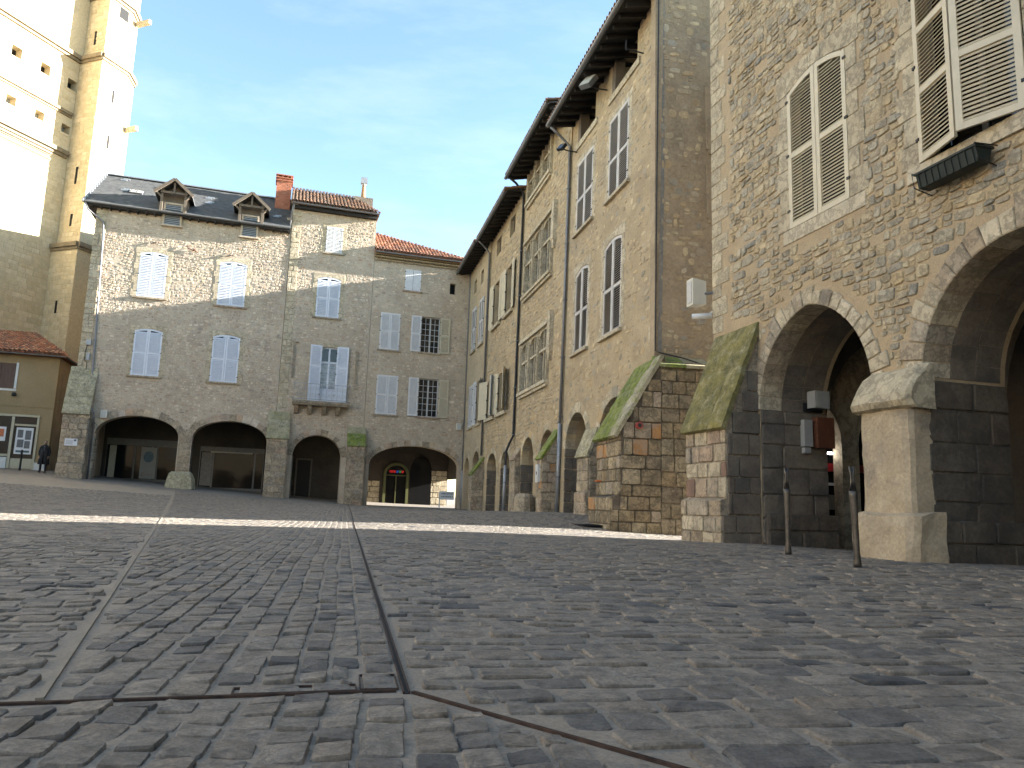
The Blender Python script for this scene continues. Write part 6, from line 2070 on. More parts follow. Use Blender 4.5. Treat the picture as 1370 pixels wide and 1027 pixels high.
def string(path, z, hgt, proj, mat='tower_string'):
    m = MB()
    for (x0, y0), (x1, y1) in zip(path[:-1], path[1:]):
        d = Vector((x1 - x0, y1 - y0)); l = d.length; d.normalize(); n = Vector((d.y, -d.x))
        q = [Vector((x0, y0)) - d * 0.05, Vector((x1, y1)) + d * 0.05]
        pts = [q[0] - n * 0.2, q[1] - n * 0.2, q[1] + n * proj, q[0] + n * proj]
        m.prism_z([(p.x, p.y) for p in pts], z, z + hgt)
        pts = [q[0] - n * 0.2, q[1] - n * 0.2, q[1] + n * proj * 0.5, q[0] + n * proj * 0.5]
        m.prism_z([(p.x, p.y) for p in pts], z - hgt * 0.7, z - 0.003)
    return m.build('string_course', mat, tower)
main = [(0.0, -16), (0.0, 0.0)]
tp = lambda e: [(-1.5, -e), (2.05 + e, -e), (2.05 + e, 2.05), (1.25 + e * 0.7, 3.3 + e), (-1.5, 3.3 + e)]
def poly_course(e, z): return tp(e)
for z, hh, pj in ((32.0, 0.3, 0.3), (27.5, 0.22, 0.22), (24.4, 0.3, 0.32)):
    string([(0.0, -16), (0.0, -0.003)] if z > 30 else [(0.0, -16), (0.0, -0.4)], z, hh, pj)
for z, hh, pj in ((23.95, 0.14, 0.2), (23.55, 0.14, 0.13), (23.0, 0.14, 0.06)):
    string([(0.0, -16), (0.0, -1.6)], z, hh, pj)
t1 = MB().prism_z(tp(0.0), 32.0, 46).prism_z(tp(0.18), 17.3, 32.0).prism_z(tp(0.5), -1, 17.3).build('turret', 'tower_wall', tower)
for e, z0, z1, sd in ((0.0, 32.2, 45, 1), (0.18, 17.5, 31.9, 2), (0.5, 1.0, 17.2, 3)):
    r = random.Random(sd)
    cells = cells_ashlar(0.0, 2.05 + e, z0, z1, (0.26, 0.38), (0.35, 0.7), 0.015, r, None, (0.012, 0.035))
    place_stones('stone', cells, 'ashlar', 'tower_stone', t1, WT, face_front(-e + 0.005), 260)
for (e, z, hh) in ((0.18, 32.0, 0.3), (0.0, 37.3, 0.35), (0.5, 17.3, 0.3)):
    q = tp(e)
    string([(0.0, q[0][1])] + q[1:], z, hh, 0.22)
m = MB()
for (x, z, hh, e) in ((1.0, 33.3, 1.1, 0.0), (1.1, 22.2, 1.3, 0.18), (1.2, 12.5, 0.9, 0.5), (1.15, 19.0, 0.9, 0.18)):
    m.box(x - 0.08, x + 0.1, -e - 0.045, -e + 0.05, z, z + hh)
for (y, z, hh, w, e) in ((0.95, 29.0, 1.0, 0.2, 0.18), (1.0, 25.4, 1.0, 0.2, 0.18), (0.9, 36.0, 0.9, 0.8, 0.0)):
    m.box(2.0 + e, 2.065 + e, y, y + w, z, z + hh)
m.build('slit_window', 'slot_black', t1)
for (x, y, z) in ((2.6, 2.9, 36.7), (2.5, 2.9, 27.8)):
    MB().prism_x([(y - 0.15, z - 0.15), (y + 0.15, z - 0.15), (y + 0.12, z + 0.2), (y - 0.12, z + 0.2)], 1.6, x + 0.35).build('gargoyle', 'ashlar_pale', t1)
MB().box(-16, -1.5, -16, 3.0, -1, 44).build('nave', 'tower_wall', tower)

# ================================================================== SMALL SHOP HOUSE at the far left
SL = Vector((-26.4, 43.0, 0)); WS = frame_mat(SL, AL)
hS = thing('shop_house', 'low ochre-plastered shop house with tiled hip roof at the far left', 'house', SL, AL)
sw = (-2.65, -0.72, 1.6, 4.6)
wS = MB().wall(outline_with_arches(-9, 0.0, 0.5, 7.95, []), [rect(-3.6, -2.15, 6.0, 7.45), rect(-6.2, -0.62, 1.5, 4.55)], 0.0, 0.35).build('wall', 'shop_render', hS)
MB().box(-0.35, 0.0, 0.35, 6.0, 0.5, 7.95).build('side_wall', 'side_render', hS)
MB().box(-9, -0.35, 3.0, 3.2, 0.5, 7.9).box(-9, -0.35, 0.36, 3.2, 4.8, 4.95).build('inner_wall', 'passage', hS)
MB().box(-9, 0.03, -0.03, 0.0, 5.0, 5.07).build('string_course', 'shop_render', hS)
closed_pair(hS, -3.6, -2.15, 6.0, 7.45, 'shutter_brown', style='plank', y=0.03)
f = MB().box(-3.75, -2.0, -0.04, 0.05, 5.86, 5.97).box(-2.14, -2.02, -0.03, 0.05, 6.0, 7.5).build('window_frame', 'white_plastic', hS)
f = MB()
f.box(-6.2, -0.62, -0.05, 0.12, 4.42, 4.54); f.box(-0.74, -0.625, -0.05, 0.12, 1.4, 4.41); f.box(-2.0, -1.86, -0.04, 0.12, 1.5, 4.41)
f.box(-6.2, -2.01, -0.045, 0.12, 2.15, 2.28); f.box(-1.85, -0.75, -0.02, 0.12, 3.9, 4.0)
sf = f.build('shopfront', 'cream_paint', hS)
MB().box(-6.2, -2.01, 0.04, 0.05, 2.29, 4.41).build('pane', 'glass_shop', sf)
MB().box(-1.85, -0.75, 0.06, 0.07, 1.5, 3.89).build('pane', 'glass_shop', sf)
MB().box(-1.85, -0.75, 0.06, 0.07, 4.01, 4.41).build('pane', 'glass_shop', sf)
MB().box(-6.2, -2.02, -0.06, 0.1, 1.2, 2.1).box(-0.62, 0.0, -0.06, 0.0, 1.2, 1.85).build('plinth', 'white_plastic', hS)
MB().box(-1.85, -0.76, 0.0, 0.05, 1.45, 2.05).build('door_panel', 'cream_paint', sf)
# roof: hip
rr = MB()
vs = [(-9, -0.45, 8.02), (0.42, -0.45, 8.02), (-2.9, 5.4, 10.15), (-9, 5.4, 10.15), (0.42, 11, 8.02), (-9, 11, 8.02)]
vs += [(x, y, z - 0.1) for x, y, z in vs]
rr.add(vs, [(0, 1, 2, 3), (1, 4, 2), (2, 4, 5, 3), (0, 6, 7, 1), (1, 7, 10, 4), (6, 9, 8, 7), (7, 8, 10), (8, 9, 11, 10), (3, 9, 6, 0), (5, 11, 9, 3), (4, 10, 11, 5)])
roofS = rr.build('roof', 'roof_clay_red', hS)
lS = math.hypot(5.85, 2.13)
tile_roof('roof_tiles', roofS, (-7.0, -0.5, 8.04), (1, 0, 0), (0, 5.85, 2.13), 30, lS, 'roof_clay_red', 0.11, 0.4, width_at=lambda cx: lS if cx < 4.1 else max(0.1, lS * (7.42 - cx) / 3.32), seed=9)
gutter(hS, -9, 0.4, -0.53, 8.0)
gutter_side = MB().box(0.38, 0.46, -0.4, 6, 7.9, 8.0).build('eave_board', 'dark_wood', hS)

# ================================================================== WEST SIDE OF THE SQUARE (beside the camera, left of the frame)
AW = R(90)
def west_house(y0, y1, ztop, label, wallm, shut):
    h = thing('stone_house', label, 'house', (-29.5, y0, 0.3), AW, HG)
    w_ = y1 - y0
    ar = [Arch(0.6 + k * (w_ - 0.6) / 2, (k + 1) * (w_ - 0.6) / 2, 2.6, 1.2) for k in (0, 1)]
    rc_ = [(w_ * (k + 0.5) / 3 - 0.55, w_ * (k + 0.5) / 3 + 0.55, z, z + 2.1) for z in (5.4, 8.8) for k in range(3)]
    MB().wall(outline_with_arches(0, w_, -1.2, ztop, ar), [rect(*q) for q in rc_], 0, 0.7).build('wall', wallm, h)
    for q in rc_:
        closed_pair(h, *q, shut, y=0.02, panels=(0.5,), nsl=0.1)
        MB().box(q[0] - 0.1, q[1] + 0.1, -0.1, 0.1, q[2] - 0.12, q[2] - 0.004).build('sill', 'ashlar_pale', h)
    MB().box(0, 0.4, 0.7, 9, -1.2, ztop).box(w_ - 0.4, w_, 0.7, 9, -1.2, ztop).box(0, w_, 8.7, 9, -1.2, ztop).box(0.4, w_ - 0.4, 4.0, 4.2, -1.2, 4.4).box(0.4, w_ - 0.4, 0.7, 4.2, 4.3, 4.5).build('side_wall', wallm, h)
    MB().prism_x([(-0.7, ztop - 0.15), (4.5, ztop + 1.3), (9.6, ztop - 0.15), (9.6, ztop - 0.25), (4.5, ztop + 1.2), (-0.7, ztop - 0.25)], -0.05, w_ + 0.05).build('roof', 'roof_clay', h)
def south_house(x0, x1, ztop, label, wallm, shut):
    h = thing('stone_house', label, 'house', (x1, -30.0, 0.0), R(180), HG)
    w_ = x1 - x0
    ar = [Arch(0.6 + k * (w_ - 0.6) / 3, (k + 1) * (w_ - 0.6) / 3, 2.6, 1.2) for k in range(3)]
    rc_ = [(w_ * (k + 0.5) / 4 - 0.55, w_ * (k + 0.5) / 4 + 0.55, z, z + 2.1) for z in (5.4, 8.8) for k in range(4)]
    MB().wall(outline_with_arches(0, w_, -1.2, ztop, ar), [rect(*q) for q in rc_], 0, 0.7).build('wall', wallm, h)
    for q in rc_:
        closed_pair(h, *q, shut, y=0.02, panels=(0.5,), nsl=0.1)
        MB().box(q[0] - 0.1, q[1] + 0.1, -0.1, 0.1, q[2] - 0.12, q[2] - 0.004).build('sill', 'ashlar_pale', h)
    MB().box(0, 0.4, 0.7, 9, -1.2, ztop).box(w_ - 0.4, w_, 0.7, 9, -1.2, ztop).box(0, w_, 8.7, 9, -1.2, ztop).box(0.4, w_ - 0.4, 4.0, 4.2, -1.2, 4.4).box(0.4, w_ - 0.4, 0.7, 4.2, 4.3, 4.5).build('side_wall', wallm, h)
    MB().prism_x([(-0.7, ztop - 0.15), (4.5, ztop + 1.3), (9.6, ztop - 0.15), (9.6, ztop - 0.25), (4.5, ztop + 1.2), (-0.7, ztop - 0.25)], -0.05, w_ + 0.05).build('roof', 'roof_clay', h)
for args in ((-29, -15.2, 12.8, 'pale arcaded house on the south side, farthest left behind the camera', 'render_pale', 'shutter_white'), (-15, -1.2, 13.8, 'ochre arcaded house on the south side straight behind the camera', 'render_ochre', 'shutter_grey'), (-1, 12.5, 12.4, 'pale arcaded house on the south side next to the near right house', 'render_far', 'shutter_cream')):
    south_house(*args)
for args in ((-24, -14.2, 13.0, 'pale rendered arcaded house farthest behind the camera on the west side', 'render_pale', 'shutter_grey'), (-14.0, -4.2, 14.2, 'ochre arcaded house behind the camera on the west side', 'render_ochre', 'shutter_white'), (-4.0, 6.8, 12.6, 'pale arcaded house level with the camera on the west side', 'render_pale', 'shutter_blue'), (7.0, 17.3, 14.5, 'ochre arcaded house with cream shutters on the west side', 'render_far', 'shutter_cream'), (17.5, 28.0, 13.4, 'pale arcaded house with grey shutters next to the shops on the west side', 'render_pale', 'shutter_grey')):
    west_house(*args)

# ================================================================== LOOSE THINGS
def on_left(x, y, z): return WL @ Vector((x, y, z))
def on_row(x, y, z): return WR @ Vector((x, y, z))
def on_H(x, y, z): return WH @ Vector((x, y, z))

# guard stones
p = on_left(-15.58, -0.75, 0)
g = MB()
prof = [(0.80, 0.62, 0.0), (0.70, 0.52, 0.55), (0.60, 0.44, 0.82), (0.50, 0.34, 0.92)]
vs = []
rg = random.Random(4)
for hx, hy, z in prof:
    for k in range(12):
        a = 2 * math.pi * (k + 0.5) / 12
        ca, sa = math.cos(a), math.sin(a)
        d = (abs(ca) ** 4 + abs(sa) ** 4) ** -0.25
        vs.append((ca * d * hx * 0.97 + rg.uniform(-0.02, 0.02), sa * d * hy + rg.uniform(-0.02, 0.02), z + rg.uniform(-0.015, 0.015)))
fs = [(i * 12 + k, i * 12 + (k + 1) % 12, (i + 1) * 12 + (k + 1) % 12, (i + 1) * 12 + k) for i in range(3) for k in range(12)] + [tuple(range(36, 48))]
g.add(vs, fs)
tag(g.build('guard_stone', 'moss_light', smooth=False), 'pale tapered guard stone at the pier under the slate-roofed house', 'guard stone', None, (p.x, p.y, gz(p.x, p.y) - 0.05), AL)
p = on_row(-10.95, -0.42, 0)
g = MB()
vs = []
for hx, hy, z in ((0.5, 0.36, 0), (0.46, 0.32, 0.6), (0.36, 0.24, 0.75)):
    for k in range(10):
        a = 2 * math.pi * (k + 0.5) / 10
        ca, sa = math.cos(a), math.sin(a)
        d = (abs(ca) ** 4 + abs(sa) ** 4) ** -0.25
        vs.append((ca * d * hx, sa * d * hy, z))
fs = [(i * 10 + k, i * 10 + (k + 1) % 10, (i + 1) * 10 + (k + 1) % 10, (i + 1) * 10 + k) for i in range(2) for k in range(10)] + [tuple(range(20, 30))]
g.add(vs, fs)
tag(g.build('guard_stone', 'ashlar_pier'), 'small dark guard stone at an arcade pier of the mullioned house', 'guard stone', None, (p.x, p.y, gz(p.x, p.y) - 0.05), AR)

# steel bollards
def bollard_mesh(h):
    m = MB()
    prof = [(0.036, 0.0), (0.034, 0.05), (0.026, 0.16), (0.028, 0.45), (0.036, 0.75), (0.038, 0.80)]
    m.lathe([(r_ * 1.2, z_ * h / 1.06) for r_, z_ in prof], 14)
    return m
def bollard_head(h):
    m = MB()
    k = h / 1.06
    for sx in (-1, 1):
        m.tube([(sx * 0.03, 0, 0.795 * k), (sx * 0.016, 0, 0.90 * k), (sx * 0.014, 0, 0.98 * k), (sx * 0.026, 0, 1.06 * k)], [0.012, 0.012, 0.012, 0.014], 8)
    m.lathe([(0.010, 0.79 * k), (0.010, 1.04 * k)], 8)
    return m
for (x, y, h, tilt, lab) in ((3.66, 9.91, 1.13, 0.0, 'slim steel bollard farther back, left of the pair by the pointed arch'), (3.71, 8.07, 1.06, R(-1.6), 'slim steel bollard nearer the camera, in front of the arcade pier')):
    t = thing('bollard', lab, 'bollard', (x, y, gz(x, y)), R(20), 'steel bollards by the arcade')
    bollard_mesh(h).build('post', 'bollard_steel', t, smooth=True)
    bollard_head(h).build('head', 'bollard_steel', t, smooth=True)
    t.rotation_euler = (0, tilt, R(10))
p = Vector((-26.6, 41.0, 0)); p.z = gz(p.x, p.y)
tag(MB().lathe([(0.06, 0), (0.05, 0.1), (0.05, 1.0), (0.065, 1.02), (0.05, 1.12)], 10).build('bollard', 'iron', smooth=True), 'dark post on the pavement in front of the small shop', 'bollard', None, p)

# floodlights on house G
for (x, z, d, lab) in ((-4.1, 14.0, 0.85, 'square floodlight with pale glass under the eaves between the attic openings'), (-7.2, 13.25, 0.75, 'small dark floodlight on an arm beside the downpipe under the eaves')):
    pos = on_row(x, -d * 0.75 + 0.2, z)
    t = thing('floodlight', lab, 'floodlight', pos, AR, 'floodlights on the row of houses')
    s_ = 1.0 if d > 0.8 else 0.62
    M = Matrix.Rotation(R(-35), 3, 'X') @ Matrix.Rotation(R(25), 3, 'Z')
    MB().obox((0, 0, 0), 0.26 * s_, 0.08 * s_, 0.22 * s_, M).build('housing', 'zinc' if s_ == 1 else 'iron', t)
    MB().obox(M @ Vector((0, -0.085 * s_, 0)), 0.235 * s_, 0.012, 0.195 * s_, M).build('lens', 'lens_glass' if s_ == 1 else 'glass_dark', t)
    MB().tube([(0, 0.05, -0.1 * s_), (0.05, 0.25, -0.2 * s_), (0.05, d * 0.75 + 0.02, -0.2 * s_)], 0.025, 6).build('arm', 'iron', t)
t = thing('wall_bracket', 'thin iron bracket on the wall below the attic opening', 'bracket', on_row(-1.15, 0.2, 13.3), AR)
MB().tube([(0, 0, 0), (0, -0.55, 0.05)], 0.02, 6).tube([(0, -0.53, 0.0), (0, -0.53, 0.3)], 0.018, 6).build('arm', 'iron', t)

# on house H
t = thing('loudspeaker', 'cream square loudspeaker on the corner of the near right house', 'loudspeaker', on_H(-0.12, -0.18, 4.82), AH)
MB().prism_x([(-0.22, -0.25), (0.08, -0.22), (0.08, 0.26), (-0.22, 0.30)], -0.22, 0.03).build('case', 'cream_plastic', t)
MB().box(-0.18, -0.01, -0.235, -0.222, -0.2, 0.25).build('grille', 'shutter_grey', t)
MB().tube([(0, 0.05, 0), (0.16, 0.2, 0)], 0.03, 6).build('arm', 'zinc', t)
t = thing('security_camera', 'small white tube camera under the cream loudspeaker', 'camera', on_H(-0.12, -0.12, 4.36), AH)
MB().tube([(-0.12, -0.22, 0), (0.1, 0.1, 0)], 0.055, 10).build('body', 'white_plastic', t, smooth=True)
MB().tube([(0.05, 0.05, 0.02), (0.14, 0.16, 0.12)], 0.02, 6).build('arm', 'white_plastic', t)

# window box with its brackets
t = thing('window_box', 'empty dark green window box hanging below the open shutters', 'window box', on_H(5.93, -0.2, 4.72), AH)
wb = MB()
wb.prism_x([(-0.13, 0.19), (-0.09, 0.0), (0.09, 0.0), (0.13, 0.19)], -0.44, 0.44)
wb.build('trough', 'green_plastic', t)
rim = MB()
for y in (-0.145, 0.13): rim.box(-0.46, 0.46, y, y + 0.02, 0.175, 0.205)
for x in (-0.46, 0.44): rim.box(x, x + 0.02, -0.125, 0.13, 0.175, 0.205)
for i in range(9): rim.obox((-0.4 + i * 0.1, -0.115, 0.09), 0.006, 0.006, 0.09, Matrix.Rotation(R(12), 3, 'X'))
rim.build('rim', 'green_plastic', t)
MB().tube([(-0.47, 0.2, 0.22), (-0.47, -0.16, 0.2), (-0.47, -0.13, 0.02), (-0.47, 0.15, -0.04)], 0.009, 5).build('bracket', 'iron', t)
MB().tube([(0.47, 0.2, 0.22), (0.47, -0.16, 0.2), (0.47, -0.13, 0.02), (0.47, 0.15, -0.04)], 0.009, 5).build('bracket', 'iron', t)

# electrical things on the jamb of the first arch
jx = 1.52
t = thing('cabinet', 'white electrical cabinet high inside the pointed arch', 'cabinet', on_H(jx + 0.16, 1.05, 2.38), AH)
MB().box(-0.11, 0.11, -0.12, 0.18, 0.0, 0.30).build('case', 'box_grey', t)
MB().box(0.111, 0.118, -0.09, 0.15, 0.03, 0.27).build('door', 'box_grey', t)
MB().box(-0.13, -0.11, -0.2, 0.2, -0.06, 0.1).build('bracket', 'iron', t)
t = thing('notice_board', 'brown wooden shuttered board below the white cabinet', 'board', on_H(jx + 0.1, 1.12, 1.68), AH)
MB().box(-0.06, 0.11, -0.1, 0.24, 0.0, 0.54).build('case', 'red_wood', t)
b_ = MB()
for i in range(8): b_.box(-0.05, 0.10, -0.112, -0.1, 0.02 + i * 0.064, 0.062 + i * 0.064)
b_.build('slats', 'red_wood', t)['kind'] = 'stuff'
t = thing('meter_box', 'narrow white meter box beside the brown board', 'meter box', on_H(jx + 0.06, 0.86, 1.62), AH)
MB().box(-0.04, 0.08, -0.07, 0.1, 0.08, 0.55).build('case', 'box_grey', t)
MB().box(-0.04, 0.07, -0.06, 0.06, -0.04, 0.06).build('junction', 'box_grey', t)

# small boxes on the left houses and the row
for (x, z, w, h, lab) in ((-19.72, 4.45, 0.32, 0.42, 'white grille box on the wall above the first left arch'), (-0.35, 4.95, 0.3, 0.4, 'cream box on the wall near the corner of the square')):
    t = thing('wall_speaker', lab, 'loudspeaker', on_left(x, -0.06, z), AL, 'small boxes on the far houses')
    MB().box(-w / 2, w / 2, -0.08, 0.06, -h / 2, h / 2).build('case', 'cream_plastic', t)
    MB().box(-w / 2 + 0.05, w / 2 - 0.05, -0.09, -0.081, -h / 2 + 0.05, h / 2 - 0.05).build('grille', 'shutter_grey', t)
t = thing('junction_box', 'pale junction boxes with cable on the quoin beside the drainpipe', 'junction box', on_left(-20.85, -0.05, 8.0), AL)
MB().box(-0.12, 0.12, -0.08, 0.04, 0.1, 0.38).box(-0.02, 0.12, -0.08, 0.04, -0.72, -0.35).build('case', 'zinc_light', t)
MB().tube([(-0.05, -0.02, 0.1), (-0.12, -0.02, -0.3), (-0.1, -0.02, -0.75), (0.02, -0.02, -0.85), (0.05, -0.02, -2.0)], 0.018, 5).build('cable', 'cable_black', t)
t = thing('plaque', 'white information plaque on the corner buttress of the slate-roofed house', 'plaque', on_left(-20.95, -0.745, 2.85), AL)
MB().box(-0.29, 0.29, -0.025, 0.03, -0.19, 0.17).build('plate', 'paper_white', t)
pm = MB()
for i in range(5): pm.box(-0.24, 0.1 - 0.03 * (i % 2), -0.028, -0.0255, 0.08 - i * 0.05, 0.095 - i * 0.05)
pm.box(0.13, 0.24, -0.028, -0.0255, 0.04, 0.14)
pm.build('print', 'print_grey', t)
t = thing('meter_box', 'white meter box on the buttress between the two tall row houses', 'meter box', on_row(-8.12, -0.68, 1.55), AR)
MB().box(-0.16, 0.16, -0.05, 0.06, -0.3, 0.32).build('case', 'white_plastic', t)
MB().box(-0.03, 0.05, -0.056, -0.051, -0.03, 0.07).build('window', 'slot_black', t)
t = thing('tap', 'small orange hose fitting on the big mossy buttress', 'tap', on_row(-0.75, -1.07, 1.15), AR)
MB().tube([(0, 0.02, 0), (0, -0.1, 0)], 0.025, 6).tube([(-0.08, -0.1, 0), (0.08, -0.1, 0)], 0.02, 6).build('spout', 'orange_plastic', t)
t = thing('pipe_end', 'round red pipe end on the side of the big mossy buttress', 'pipe', on_row(0.66, -0.62, 2.45), AR)
MB().tube([(-0.08, 0, 0), (0.03, 0, 0)], 0.085, 12).build('collar', 'print_red', t, smooth=False)
MB().tube([(0.0, 0, 0), (0.034, 0, 0)], 0.05, 10).build('bore', 'slot_black', t)

# sign board by the corner house
t = thing('sign', 'white two-line sign board on a post under the corner arch', 'sign', on_left(-0.75, -0.4, 0.02), AL)
MB().box(-0.68, -0.62, -0.02, 0.02, 0.0, 0.98).build('post', 'white_plastic', t)
MB().box(-0.62, 0.22, -0.02, 0.02, 0.52, 1.0).build('board', 'paper_white', t)
sm = MB()
for z in (0.83, 0.66):
    x = -0.55
    rr_ = random.Random(int(z * 100))
    while x < 0.12:
        w = rr_.uniform(0.05, 0.12); sm.box(x, x + w, -0.024, -0.0205, z, z + 0.06); x += w + 0.03
sm.build('print', 'print_blue', t)

# posters
def poster(name, label, loc, rz, w, h, back, shapes, group=None):
    t = thing(name, label, 'poster', loc, rz, group)
    MB().box(-w / 2, w / 2, -0.006, 0.0, 0, h).build('sheet', back, t)
    for (x0, x1, z0, z1, mat) in shapes:
        MB().box(x0 * w - w / 2, x1 * w - w / 2, -0.009, -0.0065, z0 * h, z1 * h).build('print', mat, t)
    return t
pb = thing('banner', 'tall pale banner with a blue flower shape in the first arcade shop window', 'banner', on_left(-18.0, 4.47, 1.18), AL)
MB().box(-0.42, 0.42, -0.006, 0.0, 0, 1.85).build('sheet', 'paper_cream', pb)
bl = MB()
rr_ = random.Random(3)
for i in range(9):
    a = 2 * math.pi * i / 9
    pts = [(0.14 * math.cos(a) + 0.15 * math.cos(2 * math.pi * k / 8), 1.28 + 0.17 * math.sin(a) + 0.17 * math.sin(2 * math.pi * k / 8)) for k in range(8)]
    bl.prism(pts, -0.0085 - i * 0.0004, -0.0065)
bl.build('print', 'print_blue', pb)
cs = MB()
pts = [(-0.22 + 0.09 * math.cos(R(60 + 26 * k)), -0.012, 0.24 + 0.1 * math.sin(R(60 + 26 * k))) for k in range(10)]
cs.tube(pts, 0.012, 4)
cs.tube([(-0.16 + 0.05 * i, -0.012, 0.2 + (0.05 if i % 2 else 0)) for i in range(10)], 0.008, 4)
cs.build('lettering', 'print_red', pb)
WSl = lambda x, y, z: WS @ Vector((x, y, z))
t = poster('poster', 'large black and white poster on the door of the small shop', WSl(-1.3, 0.03, 2.3), AL, 0.85, 1.5, 'paper_white', [(0.1, 0.42, 0.62, 0.92, 'print_grey'), (0.55, 0.9, 0.55, 0.9, 'print_grey'), (0.12, 0.5, 0.25, 0.55, 'print_grey'), (0.55, 0.88, 0.22, 0.5, 'print_grey'), (0.1, 0.9, 0.06, 0.14, 'print_blue')])
t = poster('picture', 'framed orange and green picture in the window of the small shop', WSl(-2.6, 0.02, 3.0), AL, 0.75, 0.8, 'paper_white', [(0.12, 0.55, 0.15, 0.85, 'print_green'), (0.45, 0.88, 0.3, 0.85, 'print_orange')])
t = poster('picture', 'small pale picture at the left of the small shop window', WSl(-3.45, 0.02, 3.0), AL, 0.4, 0.45, 'paper_white', [(0.15, 0.85, 0.15, 0.85, 'print_blue')])
t = thing('wall_lamp', 'small dark lamp bracket below the brown shutter of the small shop', 'lamp', WSl(-2.05, -0.12, 5.65), AL)
MB().lathe([(0.05, -0.1), (0.13, -0.05), (0.1, 0.1), (0.03, 0.12)], 8).build('shade', 'pot_dark', t)
MB().tube([(0, 0.1, 0.05), (0, 0, 0.05)], 0.02, 5).build('arm', 'pot_dark', t)

# iron grate in the paving in front of the row
p = Vector((2.05, 18.6)); 
t = thing('drain_grate', 'dark iron drain grate in the paving in front of the row houses', 'drain grate', (p.x, p.y, gz(p.x, p.y) + 0.012), AR)
gm = MB()
for i in range(9): gm.box(-0.5 + i * 0.115, -0.44 + i * 0.115, -0.35, 0.35, 0, 0.02)
gm.box(-0.52, 0.52, -0.39, -0.35, 0, 0.02).box(-0.52, 0.52, 0.35, 0.39, 0, 0.02)
gm.build('bars', 'iron', t)
MB().box(-0.5, 0.5, -0.35, 0.35, -0.004, 0.004).build('pit', 'slot_black', t)

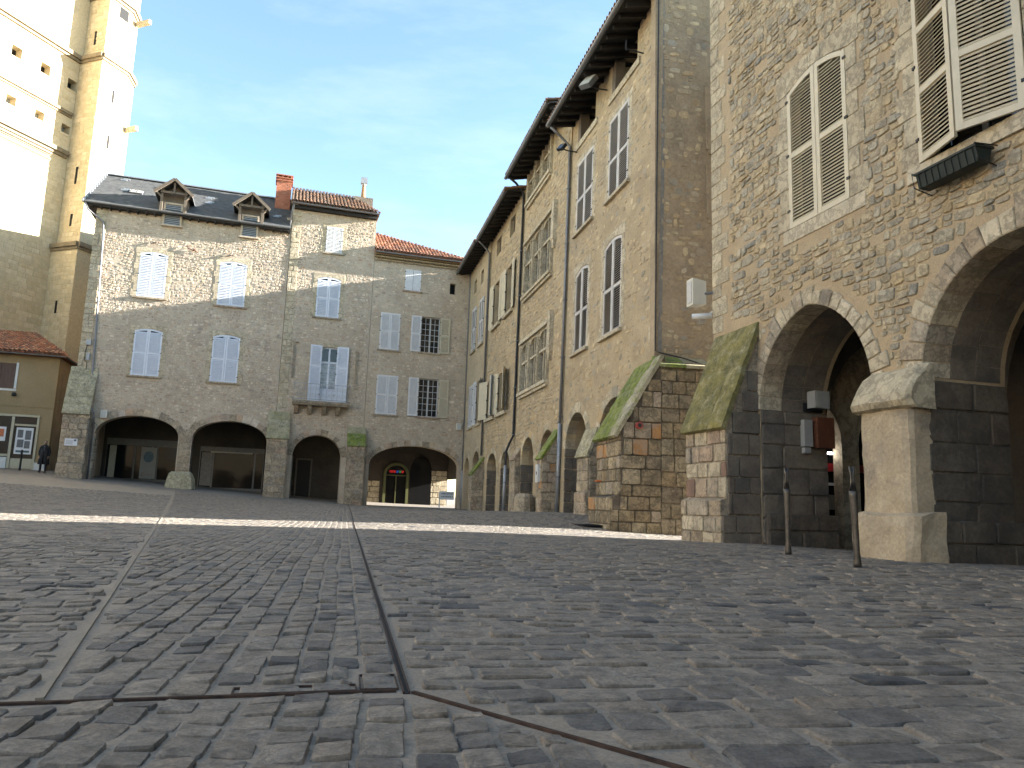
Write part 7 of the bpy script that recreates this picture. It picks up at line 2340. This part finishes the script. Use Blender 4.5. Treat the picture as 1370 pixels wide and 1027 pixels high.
# ------------------------------------------------------------------ person
def person(loc, rz):
    t = thing('person', 'person in a long dark coat standing beside the corner buttress', 'person', loc, rz)
    V = [(0, 0, 0.95), (0, 0, 1.12), (0, 0, 1.32), (0, 0.01, 1.44), (0, 0.0, 1.50), (0, -0.01, 1.55),
         (0.10, 0, 0.9), (0.12, 0.0, 0.50), (0.125, 0.02, 0.10), (0.135, -0.12, 0.04),
         (-0.10, 0, 0.9), (-0.12, 0.0, 0.50), (-0.125, 0.02, 0.10), (-0.135, -0.12, 0.04),
         (0.17, 0.01, 1.40), (0.25, 0.03, 1.12), (0.22, -0.06, 0.90),
         (-0.17, 0.01, 1.40), (-0.25, 0.03, 1.12), (-0.22, -0.06, 0.90)]
    E = [(0, 1), (1, 2), (2, 3), (3, 4), (4, 5), (0, 6), (6, 7), (7, 8), (8, 9), (0, 10), (10, 11), (11, 12), (12, 13), (3, 14), (14, 15), (15, 16), (3, 17), (17, 18), (18, 19)]
    Rd = [(.16, .12), (.155, .12), (.17, .125), (.12, .09), (.06, .06), (.055, .055), (.10, .10), (.07, .07), (.055, .06), (.05, .04), (.10, .10), (.07, .07), (.055, .06), (.05, .04), (.075, .075), (.06, .06), (.05, .05), (.075, .075), (.06, .06), (.05, .05)]
    me = bpy.data.meshes.new('body'); me.from_pydata(V, E, [])
    me.materials.append(MATS['dark_cloth'])
    body = link('body', me, t)
    sk = body.modifiers.new('skin', 'SKIN')
    ld = me.skin_vertices[0].data
    for i, q in enumerate(Rd): ld[i].radius = q
    ld[0].use_root = True
    ss = body.modifiers.new('sub', 'SUBSURF'); ss.levels = ss.render_levels = 2
    hd = MB()
    n, mrows = 14, 9
    vs = []
    for j in range(mrows + 1):
        f = j / mrows; zz = 1.50 + 0.235 * f
        rr = math.sin(math.pi * min(1, max(0.03, f * 0.97 + 0.02))) ** 0.55
        wx, wy = 0.076 * rr * (0.75 + 0.25 * min(1, f * 2)), 0.095 * rr * (0.78 + 0.22 * min(1, f * 2))
        for k in range(n):
            a = 2 * math.pi * k / n
            vs.append((wx * math.cos(a), wy * math.sin(a) - 0.015, zz))
    hd.add(vs, [(j * n + k, j * n + (k + 1) % n, (j + 1) * n + (k + 1) % n, (j + 1) * n + k) for j in range(mrows) for k in range(n)] + [tuple(range(n - 1, -1, -1)), tuple(range(mrows * n, (mrows + 1) * n))])
    hd.obox((0, -0.112, 1.60), 0.012, 0.018, 0.024)
    hd.obox((0.078, -0.01, 1.61), 0.01, 0.02, 0.03).obox((-0.078, -0.01, 1.61), 0.01, 0.02, 0.03)
    h = hd.build('head', 'skin', t, smooth=True)
    MB().obox((0.03, -0.105, 1.63), 0.012, 0.006, 0.006).obox((-0.03, -0.105, 1.63), 0.012, 0.006, 0.006).build('eyes', 'hair', h)
    MB().obox((0, -0.1, 1.555), 0.025, 0.006, 0.005).build('mouth', 'print_red', h)
    hv = [(x * 1.06, y * 1.05 + 0.012, z + 0.008) for x, y, z in vs if z > 1.62]
    rows = len(hv) // n
    MB().add(hv, [(j * n + k, j * n + (k + 1) % n, (j + 1) * n + (k + 1) % n, (j + 1) * n + k) for j in range(rows - 1) for k in range(n)] + [tuple(range((rows - 1) * n, rows * n))]).build('hair', 'hair', h, smooth=True)
    # coat skirt with open front
    ct = MB()
    n = 18; vs = []
    for rx, ry, z in ((0.19, 0.14, 1.30), (0.19, 0.15, 1.05), (0.24, 0.19, 0.75), (0.27, 0.21, 0.45)):
        for k in range(n + 1):
            a = -math.pi / 2 + 0.12 + (2 * math.pi - 0.24) * k / n
            vs.append((rx * math.cos(a), ry * math.sin(a), z))
    ct.add(vs, [(j * (n + 1) + k, j * (n + 1) + k + 1, (j + 1) * (n + 1) + k + 1, (j + 1) * (n + 1) + k) for j in range(3) for k in range(n)])
    c = ct.build('coat', 'dark_cloth', t, smooth=True)
    so = c.modifiers.new('thick', 'SOLIDIFY'); so.thickness = 0.015
    MB().prism([(-0.05, 1.46), (0.05, 1.46), (0.015, 1.15), (-0.015, 1.15)][::-1], -0.165, -0.12).build('shirt', 'grey_cloth', t)
    for sx in (-1, 1):
        hb = MB()
        base = Vector((sx * 0.215, -0.075, 0.88))
        hb.obox(base + Vector((0, -0.005, -0.045)), 0.018, 0.04, 0.048, Matrix.Rotation(R(12), 3, 'X'))
        for i, (dy, ln) in enumerate(((-0.035, 0.07), (-0.013, 0.082), (0.009, 0.077), (0.03, 0.06))):
            st = base + Vector((0, dy - 0.005, -0.09))
            hb.tube([st, st + Vector((-sx * 0.006, -0.004, -ln * 0.5)), st + Vector((-sx * 0.022, -0.008, -ln))], [0.0095, 0.009, 0.0075], 6)
        st = base + Vector((-sx * 0.005, -0.045, -0.04))
        hb.tube([st, st + Vector((-sx * 0.01, -0.022, -0.03)), st + Vector((-sx * 0.015, -0.025, -0.06))], [0.011, 0.010, 0.008], 6)
        hb.build('hand', 'skin', t)
    for sx in (-1, 1):
        sh_ = MB()
        pts = [(sx * 0.13 + x, y) for x, y in ((-0.045, 0.08), (0.045, 0.08), (0.05, -0.08), (0.03, -0.19), (-0.03, -0.19), (-0.05, -0.08))]
        sh_.prism_z(pts[::-1], 0.0, 0.075)
        sh_.build('shoe', 'black_leather', t)
pp_ = Vector((-25.3, 40.9))
person((pp_.x, pp_.y, gz(pp_.x, pp_.y)), R(20))

# move the Empties of the houses to their own corners
rebase(hA, (-21.2, 0, 0.9)); rebase(hB, (-10.98, 0, 0.1)); rebase(hC, (-6.03, 0, 0.0))
rebase(hG, (-7.7, 0, 0.2)); rebase(hF, (-14.65, 0, 0.2)); rebase(hE, (-21.7, 0, 0.1)); rebase(hD, (-28.3, 0, 0.0))
